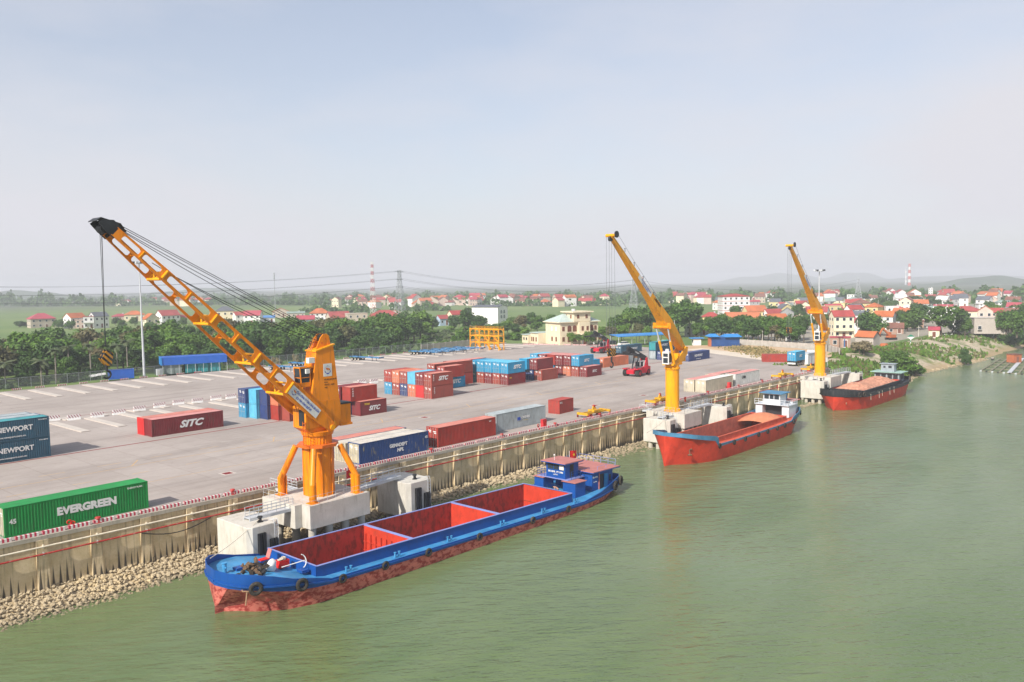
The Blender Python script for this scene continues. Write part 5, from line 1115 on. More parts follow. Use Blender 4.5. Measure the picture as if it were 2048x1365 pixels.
# ================================================================ VEHICLES AND YARD GEAR
M_tyre=paint('black_tyre',(.022,.021,.02),.85,.3,3,(.12,.10,.08),.5); M_rim=paint('wheel_rim',(.45,.40,.34),.6,.2); M_tblue=paint('trailer_blue',(.05,.18,.36),.6,.25,1,(.25,.24,.22),.55); M_rsred=paint('stacker_red',(.55,.012,.03),.4,.1); M_rimred=paint('red_rim',(.30,.02,.03),.6)
def wheel(parent,c,r,w,ax=(0,1,0),rim=None,mesh=None):
    a=Vector(ax)*w/2; c=Vector(c); b=MB(); b.cyl(c-a*.92,c+a*.92,r,n=20); wl=b.build('wheel',M_tyre,parent,smooth=True)
    b=MB(); b.cyl(c-a,c+a,r*.56,n=14); b.build('rim',rim or M_rim,wl,smooth=True); return wl
def trailer():
    t=thing('container_trailer','blue skeletal container trailer parked empty by the fence','trailer',(0,0,0),0,'empty container trailers by the fence')
    b=MB()
    for y in (-.5,.5): b.bx(0,12,y-.08,y+.08,1.05,1.35)
    for x in (.3,3.2,6.2,9.0,11.7): b.bx(x-.1,x+.1,-1.2,1.2,1.1,1.36)
    for x in (0,12): b.bx(x-.12,x+.12,-1.22,1.22,1.06,1.42)
    b.build('chassis',M_tblue,t)
    for x in (.9,2.25,3.6):
        for y in (-1,1): wheel(t,(x,y*1.0,.5),.5,.5)
        MB().cyl((x,-.95,.5),(x,.95,.5),.08,n=8).build('axle',M_dark,t)
    for y in (-.9,.9): b=MB(); b.bar((9.2,y,0.02),(9.2,y,1.1),.12,.12); b.bx(9.05,9.35,y-.15,y+.15,0,.05); b.build('landing_leg',M_dark,t)
    return t
tr=trailer(); tr.location=G(527,738)-Vector((0,0,0)); tr.location.y=205; tr.rotation_euler=(0,0,R(-84))
k=0
TL=['trailer beside the jib crane, seen through its holes','blue trailer just left of the jib crane tower','blue trailer right of the tower by the fence','dark blue trailer among the row at the far fence','pale blue trailer in the far row by the fence','blue trailer near the yellow steel stand','low trailer at the end of the far row']
for (px,py,dy) in ((600,735,4),(720,722,6),(845,711,5),(868,709,4),(893,707,4),(915,705,4),(940,703,3)):
    p=G(px,py); d=dup(tr,(p.x,206.5+dy*.4,0),R(-82)); d['label']='blue skeletal container '+TL[k]; k+=1
tr['label']='blue skeletal container trailer leftmost of the row by the fence'
def reach_stacker(label,loc,rz,lift=0):
    t=thing('reach_stacker',label,'reach stacker',loc,rz,'red reach stackers')
    b=MB(); b.loft([[(-3.2,-1.0,.7),(-3.2,1.0,.7),(-3.2,1.0,1.6),(-3.2,-1.0,1.6)],[(0,-1.2,.6),(0,1.2,.6),(0,1.2,1.9),(0,-1.2,1.9)],[(3.0,-1.5,.6),(3.0,1.5,.6),(3.0,1.5,2.3),(3.0,-1.5,2.3)],[(4.3,-1.4,.9),(4.3,1.4,.9),(4.3,1.4,2.1),(4.3,-1.4,2.1)]]); b.build('body',M_rsred,t)
    b=MB()
    for y in (-1.75,1.75): b.bx(-3.1,-1.0,y-.5,y+.5,1.78,1.95)
    b.build('fender',M_rsred,t)
    for y in (-1.75,1.75): wheel(t,(-2.1,y,.85),.85,1.15,rim=M_rimred)
    for y in (-1.25,1.25): wheel(t,(3.3,y,.75),.75,.6,rim=M_rimred)
    b=MB(); b.bx(.4,2.2,-.75,.75,1.95,2.15); b.bx(.4,2.2,-.75,.75,3.45,3.6)
    for x,y in ((.45,-.7),(.45,.7),(2.15,-.7),(2.15,.7)): b.bx(x-.07,x+.07,y-.07,y+.07,2.15,3.45)
    cab=b.build('cabin',M_white,t); MB().bx(.5,2.1,-.66,.66,2.2,3.4).build('window',M_glass,cab)
    b=MB()
    for y in (-.75,.75): b.prism([(2.6,2.2),(4.2,2.1),(3.9,4.3),(3.3,4.3)],y-.1,y+.1,f=lambda a,c,z:(a,z,c))
    b.build('boom_tower',M_rsred,t)
    heel=Vector((3.6,0,4.15)); tip=heel+Vector((-6.6,0,2.6)); e2=tip+(tip-heel).normalized()*1.3
    b=MB(); b.bar(heel+Vector((.4,0,-.15)),heel.lerp(tip,.8),.85,1.05); bm_=b.build('boom',M_dark,t); b=MB(); b.bar(heel.lerp(tip,.75),e2,.62,.8); b.build('boom_extension',M_black,bm_)
    text('KALMAR',.5,M_letter,bm_,frame(heel.lerp(tip,.6)+Vector((0,-.44,0)),(heel-tip),(0,0,1)),'lettering',.03)
    for y in (-.62,.62): b=MB(); b.cyl((-1.2,y,1.7),heel.lerp(tip,.55)+Vector((0,y,-.3)),.17,n=10); b.build('lift_cylinder',M_dark,t,smooth=True)
    sp=e2+Vector((-.1,0,-.9)); b=MB(); b.cyl(e2,sp,.3,n=12); b.bx(sp.x-.7,sp.x+.7,sp.y-1.0,sp.y+1.0,sp.z-.45,sp.z); b.build('rotator',M_black,t)
    b=MB()
    for x in (-.35,.35): b.bx(sp.x+x-.14,sp.x+x+.14,-3.05,3.05,sp.z-.85,sp.z-.5)
    for y in (-3.0,3.0): b.bx(sp.x-1.2,sp.x+1.2,y-.18,y+.18,sp.z-1.0,sp.z-.5)
    b.build('spreader',M_black,t); b=MB(); b.bx(heel.lerp(tip,.62).x-.3,heel.lerp(tip,.62).x+.3,-.5,.5,heel.lerp(tip,.5).z-.95,heel.lerp(tip,.5).z-.35); b.build('hose_guard',paint('rust_brown',(.22,.10,.03),.8),t); return t
p=G(1279,752); reach_stacker('red reach stacker with raised black boom standing in the open yard',(p.x,p.y+.8,0),R(2)); p=G(1202,706); reach_stacker('red reach stacker parked farther back before the cream office building',(p.x,p.y,0),R(5))
# articulated truck carrying a blue box
def truck(p,rz):
    t=thing('lorry','white cabbed lorry with a bare chassis at the far end of the yard','truck',p,rz); b=MB()
    for y in (-.45,.45): b.bx(0,14.2,y-.1,y+.1,1.0,1.35)
    for x in (.2,4,7,10): b.bx(x-.1,x+.1,-1.2,1.2,1.05,1.36)
    b.build('chassis',M_dark,t)
    for x in (1.3,2.65,4.0,11.0,12.3):
        for y in (-1,1): wheel(t,(x,y,.52),.52,.5)
    for y in (-1,1): wheel(t,(15.2,y,.52),.52,.4)
    b=MB(); b.loft([[(13.6,-1.2,.9),(13.6,1.2,.9),(13.6,1.2,3.4),(13.6,-1.2,3.4)],[(15.6,-1.2,.7),(15.6,1.2,.7),(15.6,1.2,3.2),(15.6,-1.2,3.2)],[(16.0,-1.15,.7),(16.0,1.15,.7),(15.8,1.1,2.0),(15.8,-1.1,2.0)]]); cb_=b.build('cab',M_white,t); MB().bx(13.9,15.3,-1.225,-1.205,2.0,2.9).build('window',M_glass,cb_); b=MB(); b.bx(-.1,.05,-1.1,1.1,.55,.95); b.build('bumper',M_white,t); return t
p=Vector((213.4,90.0,0)); truck(p,R(0)); container((p.x+.1,p.y-1.2,0),'blue','short blue lettered container riding on the lorry chassis',L20,2.5,1.37,'near','sky',[('SITC',.85,.5,.5,None,.35,.045,1.0)],group='far yard containers')
# yellow spreaders on the quay
def spreader(label,p,rz,s=1):
    t=thing('crane_spreader',label,'spreader',p,rz,'yellow spreaders on the quay'); b=MB()
    for y in (-.45,.45): b.bx(-3,3,y-.12,y+.12,.55,.85)
    b.build('beam',M_yspr,t); b=MB()
    for x in (-3,3): b.bx(x-.16,x+.16,-1.22,1.22,.5,.9)
    b.build('end_beam',M_yspr,t)
    b=MB()
    for x in (-3,3):
        for y in (-1.15,1.15): b.bx(x-.12,x+.12,y-.1,y+.1,.02,.5)
    b.build('twistlock',M_dkred,t); b=MB(); b.bx(-.8,.8,-.7,.7,.86,1.15); b.prism([(-.5,1.16),(.5,1.16),(.15,1.9),(-.15,1.9)],-.1,.1,f=lambda a,c,z:(a,z,c)); b.build('head_block',M_yspr,t); b=MB(); b.cyl((0,-.15,1.75),(0,.15,1.75),.22,n=10); b.bx(-1.4,-.9,-.4,.4,.0,.54); b.bx(1.0,1.5,-.4,.4,0,.54); b.build('stand',M_pipered,t); return t
M_yspr=paint('spreader_yellow',(.62,.34,.015),.55,.2,1.5,RUST,.5)
for px,py,lb in ((1188,832,'yellow container spreader lying on the quay near the red hose box'),(1320,807,'yellow container spreader lying left of the second crane column'),(1565,756,'yellow container spreader lying on the far quay before the lorry'),(1622,742,'yellow container spreader by the third crane column')):
    p=G(px,py); spreader(lb,p,R(-4))
# fire hose boxes
for px,py,lb in ((1099,858,'tall red fire hose box standing on the quay kerb'),(1466,779,'small red fire hose box on the far quay beside the white containers')):
    p=G(px,py); t=thing('hose_box',lb,'fire box',(p.x,yq(p.x)+.75,0)); MB().bx(-.4,.4,-.25,.25,.1,1.25).build('cabinet',M_scar,t) if 'M_scar' in globals() else MB().bx(-.45,.45,-.28,.28,.08,1.45).build('cabinet',M_red,t); MB().bx(-.34,.34,-.295,-.285,.2,1.2).build('door',M_flag,t); MB().bx(-.4,.4,-.2,.2,0,.08).build('foot',M_dark,t)
    q=thing('hydrant','red hydrant with round valve wheel next to the '+('tall' if px<1200 else 'small far')+' hose box','hydrant',(p.x-1.4,yq(p.x)+.75,0)); b=MB(); b.cyl((0,0,0),(0,0,.55),.1,n=10); b.torus((0,-.05,.6),(0,1,0),.22,.07,14,6); b.build('standpipe',M_pipered,q)
q=G(141,1053); t=thing('hydrant','red valve wheel hydrant on the quay edge before the green container','hydrant',(q.x,yq(q.x)+1.0,0)); b=MB(); b.cyl((0,0,0),(0,0,.5),.09,n=10); b.torus((-.15,0,.5),(.2,1,.2),.2,.06,14,6); b.torus((.25,0,.35),(1,.5,.2),.16,.05,14,6); b.build('standpipe',M_flag,t)
# striped concrete barriers
bar=MB(); bar.prism([(-.32,0),(.32,0),(.15,.38),(-.15,.38)],-1.1,1.1,f=lambda a,c,z:(z,a,c)); bar.prism([(-.14,.381),(.14,.381),(.10,.92),(-.10,.92)],-1.1,1.1,1,f=lambda a,c,z:(z,a,c)); barm=bar.mesh('barrier',[M_white,M_barrier])
BP=[(106,842),(148,840),(195,835),(238,829),(279,822),(319,815),(357,809),(395,806),(432,800),(462,797),(724,767),(748,766)]
for i,(px,py) in enumerate(BP):
    p=G(px,py); o=put(barm,'traffic_barrier',None,p,R(-3)); tag(o,('white concrete barrier with red slanted stripes in the row before the trailer park' if i<10 else 'striped concrete barrier standing alone near the six wide stack'),'barrier','striped concrete barriers')
# ================================================================ BUILDINGS
M_cream=paint('cream_wall',(.70,.60,.42),.8,.06,.5,GRIME,.15); M_mint=paint('mint_roof',(.42,.50,.46),.7,.1,.6,GRIME,.2); M_shut=paint('brown_shutter',(.16,.055,.03),.6,.2); M_bluemetal=paint('blue_sheet_metal',(.02,.11,.46),.5,.12,.6); M_bluemetal2=paint('blue_awning',(.03,.22,.55),.5,.12,.6); M_greyglass=paint('grey_glass',(.20,.24,.24),.3,.2,2)
def rmat(n,c): return paint('roof_'+n,c,.75,.2,.25,(.12,.05,.04),.35,(1,1,1),fade=.12)
ROOF=dict(red=rmat('red',(.34,.055,.05)),crimson=rmat('crimson',(.38,.05,.075)),orange=rmat('orange',(.46,.13,.045)),brown=rmat('brown',(.20,.085,.06)),grey=rmat('grey',(.11,.12,.14)),blue=rmat('blue',(.06,.20,.46)),green=rmat('green',(.25,.33,.29)),white=rmat('white',(.62,.60,.57)))
def wmat(n,c): return paint('wall_'+n,c,.85,.08,.3,GRIME,.28,(1,1,.3),fade=.1)
WALL=dict(white=wmat('white',(.76,.75,.72)),cream=wmat('cream',(.74,.65,.46)),beige=wmat('beige',(.50,.42,.34)),pink=wmat('pink',(.62,.47,.40)),grey=wmat('grey',(.32,.32,.32)),brick=wmat('brick',(.36,.22,.16)),yellow=wmat('yellow',(.64,.54,.26)),blue=wmat('blue',(.36,.46,.58)),conc=wmat('conc',(.46,.41,.36)))
wf=MB(); wf.bx(-.5,.5,-.05,.02,-.5,.5); wf.bx(-.42,.42,-.07,-.051,-.42,.42,1); _wf={}
def wmesh(fm,gm):
    k=(fm.name,gm.name)
    if k not in _wf: _wf[k]=wf.mesh('window',[fm,gm])
    return _wf[k]
def window(parent,p,w,h,rz,fm=None,gm=None,name='window'):
    o=put(wmesh(fm or M_white,gm or M_glass),name,parent,p,rz); o.scale=(w,1,h); return o
def house(p, w, d, h, label, wall='white', roof='red', rt='gx', rz=None, floors=2, cols=3, rh=None, cat='house', group=None, wins=True, parapet=True, balcony=False):
    """rt: gx ridge along the front, gf gable to the front, hip, flat; local -y faces the camera"""
    if rz is None: rz=math.atan2(p[1],p[0])-pi/2
    t=thing('house',label,cat,(p[0],p[1],-.45),rz,group); wm=WALL[wall]; w2,d2=w/2,d/2; rh=rh if rh is not None else (.32*min(w,d) if rt!='gf' else .32*w)
    b=MB(); b.bx(-w2,w2,-d2,d2,0,h)
    if rt=='gx': b.prism([(-d2,h),(d2,h),(0,h+rh)],-w2,w2,f=lambda a,c,z:(z,a,c))
    if rt=='gf': b.prism([(-w2,h),(w2,h),(0,h+rh)],-d2,d2,f=lambda a,c,z:(a,z,c))
    b.build('wall',wm,t)
    b=MB(); e=.45; k=.18
    if rt=='gx':
        s=rh/d2
        for sg in (-1,1): b.loft([[(-w2-.3,sg*(d2+e),h-e*s),(-w2-.3,0,h+rh),(-w2-.3,0,h+rh+k),(-w2-.3,sg*(d2+e),h-e*s+k)],[(w2+.3,sg*(d2+e),h-e*s),(w2+.3,0,h+rh),(w2+.3,0,h+rh+k),(w2+.3,sg*(d2+e),h-e*s+k)]])
    elif rt=='gf':
        s=rh/w2
        for sg in (-1,1): b.loft([[(sg*(w2+e),-d2-.3,h-e*s),(0,-d2-.3,h+rh),(0,-d2-.3,h+rh+k),(sg*(w2+e),-d2-.3,h-e*s+k)],[(sg*(w2+e),d2+.3,h-e*s),(0,d2+.3,h+rh),(0,d2+.3,h+rh+k),(sg*(w2+e),d2+.3,h-e*s+k)]])
    elif rt=='hip':
        r=max(.2,w2-d2); b.loft([[(-w2-e,-d2-e,h-.1),(w2+e,-d2-e,h-.1),(w2+e,d2+e,h-.1),(-w2-e,d2+e,h-.1)],[(-w2-e,-d2-e,h+.08),(w2+e,-d2-e,h+.08),(w2+e,d2+e,h+.08),(-w2-e,d2+e,h+.08)],[(-r,-.1,h+rh),(r,-.1,h+rh),(r,.1,h+rh),(-r,.1,h+rh)]])
    else: b.bx(-w2-.2,w2+.2,-d2-.2,d2+.2,h+.003,h+.25)
    b.build('roof',ROOF[roof] if rt!='flat' or roof!='white' else wm,t)
    if wins:
        fh=h/floors
        for f in range(floors):
            z=fh*(f+.55); ww=min(1.3,w/cols*.5)
            for c in range(cols):
                x=-w2+(c+.5)*w/cols
                if f==0 and c==cols//2: window(t,(x,-d2-.01,fh*.42),ww*1.1,fh*.8,0,M_white,M_shut,'door')
                else: window(t,(x,-d2-.01,z),ww,min(1.5,fh*.48),0)
            for c in range(max(1,cols-1)):
                y=-d2+(c+.5)*d/max(1,cols-1); window(t,(-w2-.01,y,z),ww*.9,min(1.4,fh*.45),-pi/2)
    if rnd.random()<.22 and rt!='gf':
        b=MB(); zt_=h+(.25 if rt=='flat' else rh*.75); b.cyl((w2*.4,d2*.1,zt_),(w2*.4,d2*.1,zt_+1.0),.5,n=10); b.bx(w2*.4-.6,w2*.4+.6,d2*.1-.6,d2*.1+.6,h,zt_); b.build('water_tank',M_galv,t)
    if balcony:
        b=MB(); z=h/floors; b.bx(-w2,w2,-d2-1.5,-d2-.003,z-.15,z); b.bx(-w2,w2,-d2-1.5,-d2-1.4,z,z+.8)
        for x in (-w2+.15,w2-.15): b.bx(x-.12,x+.12,-d2-1.4,-d2-1.16,0,z-.15)
        b.build('balcony',wm,t)
    return t
def hpx(x0,x1,y0,y1,label,**k):
    """house surveyed from its extents in the photo: columns x0..x1, rows y0 (ridge) to y1 (foot)"""
    p=G((x0+x1)/2,y1,-.45); s=ppm(p); w=(x1-x0)/s; ht=(y1-y0)/s; d=k.pop('d',None) or max(5,min(11,w*.7)); rt=k.get('rt','gx')
    rh=k.pop('rh',None)
    if rh is None: rh=0 if rt=='flat' else min(ht*.38,(w if rt=='gf' else min(w,d))*.36)
    q=p+Vector((p.x,p.y,0)).normalized()*d/2; ya=k.pop('yaw',0)
    fl=k.pop('floors',max(1,round((ht-rh)/3.3))); co=k.pop('cols',max(1,round(w/3.6)))
    return house(q,w*.96,d,ht-rh,label,rh=rh,floors=fl,cols=co,rz=math.atan2(p.y,p.x)-pi/2+R(ya),**k)
# ---- cream office building of the port
def office():
    rz=R(-20); t=thing('office_building','two storey cream port office with pale mint hipped roof and a square roof tower','building',(240.2,190.2,0),rz); LX,LY=17.0,10.6
    # local x along the long shaded front, local y back from it; the sunlit gable end faces -x
    b=MB(); b.bx(0,LX,0,LY,0,8.3); b.build('wall',M_cream,t)
    b=MB(); b.bx(-.8,LX+.8,-.8,LY+.8,8.303,8.6); b.build('cornice',M_cream,t)
    b=MB(); b.loft([[(-.7,-.7,8.61),(LX+.7,-.7,8.61),(LX+.7,LY+.7,8.61),(-.7,LY+.7,8.61)],[(4.4,LY/2-.2,11.4),(LX-4.4,LY/2-.2,11.4),(LX-4.4,LY/2+.2,11.4),(4.4,LY/2+.2,11.4)]]); b.build('roof',M_mint,t)
    b=MB(); b.bx(5.6,13.0,-.9,6.5,8.62,12.0); tw=b.build('roof_tower',M_cream,t); b=MB(); b.bx(4.7,13.9,-1.8,7.4,12.003,12.45); b.build('tower_slab',M_cream,tw)
    for x in (7.4,11.2): window(tw,(x,-.91,10.5),1.2,1.7,0,M_cream,M_shut)
    for y in (1.2,4.4): window(tw,(5.59,y,10.5),1.2,1.7,-pi/2,M_cream,M_shut)
    b=MB(); b.bx(7.6,12.4,-1.5,-.003,0,8.3); b.build('front_bay',M_cream,t); b=MB(); b.bx(7.0,13.0,-4.2,-1.503,3.7,4.1); b.build('porch_roof',M_cream,t)
    for x in (7.5,12.5): MB().cyl((x,-3.8,0),(x,-3.8,3.7),.26,n=10).build('porch_column',M_white,t)
    for z in (2.1,6.0):
        for x in (1.4,15.8): window(t,(x,-.01,z),1.3,2.0,0,M_cream,M_shut)
        for y in (2.8,5.8): window(t,(-.01,y,z),1.3,2.0,-pi/2,M_cream,M_white if z>4 else M_shut)
        for x in (4.1,6.4,14.0):
            b=MB(); b.prism([(-.85,-1.1),(.85,-1.1),(.85,.6)]+[(.85*cos(R(a)),.6+.6*sin(R(a))) for a in range(20,180,20)]+[(-.85,.6)],0,.06,f=lambda a,c,z_:(x+a,-.012-z_,z+c)); b.build('arched_window',M_shut,t)
        if z>4:
            for x in (9.0,11.2): window(t,(x,-1.51,z),1.2,2.0,0,M_cream,M_shut)
    MB().bx(9.3,10.8,-1.54,-1.505,0,2.7).build('door',M_shut,t)
    MB().cyl((8.2,3.5,12.45),(8.2,3.5,13.3),.75,.75,12).build('water_tank',M_galv,t)
    a=thing('annexe','low cream annexe with flat roof left of the port office','building',(240.6,201.2,0),rz); b=MB(); b.bx(0,7,0.05,6,0,4.1); b.bx(-1,6,6.003,11,0,3.2); b.build('wall',M_cream,a); b=MB(); b.bx(-.4,7.4,0.05,6.4,4.103,4.35); b.bx(-1.4,6.4,6.41,11.4,3.203,3.4); b.build('roof',M_mint,a)
    for y in (1.6,3.6,5.0): window(a,(-.01,y,1.7),1.1,2.0,-pi/2,M_cream,M_shut)
    for y in (7.4,9.4): window(a,(-1.01,y,1.7),1.2,1.2,-pi/2,M_cream,M_glass)
office()
# yellow steel frame stand
t=thing('steel_stand','yellow three storey steel frame stand with stairs beside the trailers','stand',(212.6,193.6,0),R(92)); t.rotation_euler=(0,0,R(90))
LX,LY,LZ=14.0,2.6,7.6
for x in (0,LX/3,2*LX/3,LX):
    for y in (0,LY): MB().bx(x-.13,x+.13,y-.13,y+.13,0,LZ).build('post',M_yellow,t)
for z in (2.6,5.0,7.3):
    b=MB()
    for y in (0,LY): b.bx(0,LX,y-.1,y+.1,z-.14,z+.1)
    for x in (0,LX/3,2*LX/3,LX): b.bx(x-.1,x+.1,0,LY,z-.13,z+.09)
    b.build('floor_beam',M_yellow,t); b=MB(); railing(b,(0,LY,z),(LX,LY,z),.9,1.5,.022,2); railing(b,(0,0,z),(LX,0,z),.9,1.5,.022,2); b.build('railing',M_yellow,t)
for i in range(3):
    b=MB(); x=LX*i/3; b.bar((x+.2,LY/2,.1),(x+2.8,LY/2,2.5),1.0,.12); b.bar((x+1.2,LY/2,2.7),(x+3.8,LY/2,4.9),1.0,.12); b.build('stair',M_yellow,t)
    for z in (2.6,5.0,7.3):
        for y in (0,LY):
            b=MB(); b.bar((x+.1,y,z-1.0),(x+1.1,y,z-.1),.1,.1); b.bar((x+LX/3-.1,y,z-1.0),(x+LX/3-1.1,y,z-.1),.1,.1); b.build('knee_brace',M_yellow,t)
# blue sheds and kiosks
t=thing('blue_shed','long shed with a deep blue fascia and glazed front by the left fence','shed',(102.5,219.5,0),R(-20)); b=MB(); b.bx(0,17,0,6,2.5,4.6); b.build('fascia',M_bluemetal,t); b=MB(); b.bx(-.2,.05,-.2,6.2,2.5,4.6); b.build('end_fascia',M_bluemetal2,t)
b=MB(); b.bx(.6,5.0,.5,5.5,0,2.49); b.build('glass_room',M_greyglass,t)
for i in range(3): MB().bx(6+3.2*i,8.9+3.2*i,.8,5.5,.05,2.45).build('green_container',CM['seagreen'],t)
for i in range(9): MB().bx(.1+2.1*i,.2+2.1*i,.02,.12,0,2.49).build('post',M_galv,t)
q=(88.2,219.2); t=container((q[0],q[1],0),'deepblue','bright blue container at the left fence behind the hanging hook',L20,2.5,0,'far','navy',rz=R(-16)); 
for c in t.children:
    if c.name.startswith(('side','frame','corner')): c.material_slots[0].material=M_bluemetal
b=MB(); g=random.Random(2); vs=[]
for i in range(9):
    for j in range(4): vs.append((-i*.5,j*.5-.8,1.7-.12*i*.3+g.uniform(-.08,.08)-(.5 if j in (0,3) else 0)))
b.add(vs,[(i*4+j,i*4+j+1,i*4+j+5,i*4+j+4) for i in range(8) for j in range(3)]); o=b.build('tarpaulin',M_white); o.location=(88,221,.1); tag(o,'crumpled white tarpaulin sheet left of the blue container at the fence','tarpaulin')
t=thing('carport','long blue roofed carport behind the second crane','carport',G(1237,692),R(-22)); b=MB(); b.loft([[(0,-.5,3.2),(0,6,3.7),(0,6,3.85),(0,-.5,3.45)],[(24,-.5,3.2),(24,6,3.7),(24,6,3.85),(24,-.5,3.45)]]); b.build('roof',M_bluemetal2,t)
for i in range(5):
    for y in (.2,5.5): MB().bx(.2+5.8*i,.35+5.8*i,y,y+.15,0,3.25).build('post',M_galv,t)
t=thing('kiosk','blue sided kiosk with bright blue roofs by the yard gate','kiosk',G(1448,692),R(-45)); b=MB(); b.bx(-5,5,-2,2,0,3.2); b.build('wall',paint('kiosk_blue',(.02,.07,.22),.6,.15),t)
for x0,x1,z in ((-6,-2.4,3.9),(-.6,5.6,3.7)): b=MB(); b.loft([[(x0,-3,z-.5),(x1,-3,z-.5),(x1,3,z-.5),(x0,3,z-.5)],[(x0,-3,z-.4),(x1,-3,z-.4),(x1,3,z-.4),(x0,3,z-.4)],[(x0+.8,-.2,z+.5),(x1-.8,-.2,z+.5),(x1-.8,.2,z+.5),(x0+.8,.2,z+.5)]]); b.build('roof',M_bluemetal2,t)
MB().bx(-5.4,-5.01,-1.5,1.5,0,3).build('brick_panel',ROOF['orange'],t)
t=thing('ticket_booth','tiny white booth with pale blue roof beside the kiosk','booth',G(1393,691),R(-45)); b=MB(); b.bx(-1.4,1.4,-1,1,0,2.4); b.build('wall',M_white,t); b=MB(); b.bx(-2.4,2.4,-1.6,1.6,2.5,2.75); b.build('roof',M_bluemetal2,t); MB().bx(-1.42,-1.405,-.6,.6,1,2).build('window',M_glass,t)
t=thing('utility_cabin','white panelled cabin beside the third crane column','cabin',(219.6,88.0,0),R(-3)); b=MB(); b.bx(0,4.4,0,2.4,0,2.9); b.build('wall',M_white,t); b=MB(); b.bx(-.15,4.55,-.15,2.55,2.903,3.1); b.build('roof',M_galv,t); MB().bx(1.5,2.4,-.04,-.003,.2,2.2).build('door',M_galv,t)
# ---- cars by the office
def car(p,rz,col,label):
    t=thing('parked_car',label,'car',p,rz,'cars parked by the carport'); b=MB(); b.loft([[(x,-.85,.35),(x,.85,.35),(x,.88,z),(x,-.88,z)] for x,z in ((-2.1,.7),(-1.9,.95),(-.9,1.0),(1.2,1.0),(2.1,.95),(2.2,.7))]); b.build('body',col,t,smooth=True)
    b=MB(); b.loft([[(-1.2,-.8,1.0),(-1.2,.8,1.0),(-.5,.7,1.5),(-.5,-.7,1.5)],[(1.9,-.8,1.0),(1.9,.8,1.0),(1.3,.7,1.55),(1.3,-.7,1.55)]]); b.build('cabin',M_glass,t); b=MB(); b.bx(-.6,1.4,-.7,.7,1.5,1.57); b.build('roof',col,t)
    for x in (-1.35,1.35):
        for y in (-.8,.8): MB().cyl((x,y-.1,.33),(x,y+.1,.33),.33,n=12).build('wheel',M_tyre,t)
car(G(1247,692),R(-20),M_white,'white car parked in front of the blue carport'); car(G(1222,690),R(-20),M_dark,'dark car parked left of the white one by the carport'); car(G(1327,689),R(-20),M_white,'white car under the carport beside the crane boom')
# ================================================================ FENCES, KERBS, WALLS, MASTS
M_pylon2=paint('fence_steel',(.30,.32,.32),.6)
fence=thing('chain_link_fence','thin grey chain link fence on posts along the left side of the yard','fence',(40,220.5,0),R(-.6))
M_mesh,t_,b_=newmat('chain_link'); b_.inputs['Base Color'].default_value=(.25,.27,.26,1); b_.inputs['Alpha'].default_value=.16
pm=MB().bx(-.04,.04,-.04,.04,0,2.5).mesh('post',M_pylon2)
for i in range(60): put(pm,'post',fence,(i*2.75,0,0))
MB().bx(0,162,-.004,.004,.1,2.4).build('mesh_panel',M_mesh,fence)
b=MB(); b.bx(0,162,-.03,.03,2.45,2.5); b.build('top_rail',M_galv,fence)
yk=bpy.data.objects.new('yard_kerb',None); C.objects.link(yk); yk['kind']='structure'; yk.location=(40,216.9,0); yk.rotation_euler=(0,0,R(-.7))
i=0
while i*5.0<196:
    put(kb,'kerb_block',yk,(i*5.0,0,0)); i+=1
kk=bpy.data.objects.new('office_kerb',None); C.objects.link(kk); kk['kind']='structure'; kk.location=(236,205,0); kk.rotation_euler=(0,0,R(-70))
for i in range(18): put(kb,'kerb_block',kk,(i*2.1,0,0))
def wall(pts,h,label,mat,wd=.22,step=3.2,z=-.45):
    t=thing('boundary_wall',label,'wall',(pts[0][0],pts[0][1],z))
    o=Vector((pts[0][0],pts[0][1],0))
    for a,c in zip(pts,pts[1:]):
        a,c=Vector((a[0],a[1],0))-o,Vector((c[0],c[1],0))-o; n=max(1,round((c-a).length/step))
        for i in range(n):
            p,q=a.lerp(c,i/n),a.lerp(c,(i+1)/n); d=(q-p).normalized(); b=MB(); b.bar(p+d*.16+Vector((0,0,h/2)),q-d*.16+Vector((0,0,h/2)),wd,h); b.build('wall_panel',mat,t); b=MB(); b.bx(p.x-.15,p.x+.15,p.y-.15,p.y+.15,0,h+.12); b.build('pier',mat,t)
    return t
wall([(278,139),(275,124),(271.5,112),(268,101),(257,93)],2.2,'stained grey boundary wall behind the dry soil lot',M_fenceconc); wall([(197,219.5),(232,222)],2.4,'grey wall stretch behind the yellow steel stand',M_fenceconc)
def mast(p,h,label):
    t=thing('light_mast',label,'floodlight mast',p); b=MB(); b.cyl((0,0,0),(0,0,h),.33,.13,14); b.cyl((0,0,0),(0,0,.5),.42,.42,14); b.build('pole',M_galv,t,smooth=True); b=MB(); b.cyl((0,0,h-.4),(0,0,h-.2),1.3,n=16); b.torus((0,0,h),(0,0,1),1.35,.06,18,6); b.build('head_ring',M_galv,t)
    for k in range(8):
        a=2*pi*k/8; b=MB(); b.cb((1.5*cos(a),1.5*sin(a),h-.05),(.55,.55,.5)); b.build('floodlight',M_galv if k%2 else M_dark,t)
    return t
p=G(278,752); mast((p.x,219.2,0),30.5,'tall grey floodlight mast behind the jib of the big crane'); p=G(1637,706); mast((p.x,p.y,0),26,'tall floodlight mast right of the farthest crane boom')
t=thing('electric_box','grey electrical cabinet at the foot of the left light mast','cabinet',(101.5,219.2,0)); MB().bx(-.8,.8,-.5,.5,0,1.7).build('box',M_galv,t); MB().bx(-.7,0,-.52,-.503,.2,1.5).build('door',M_white,t)
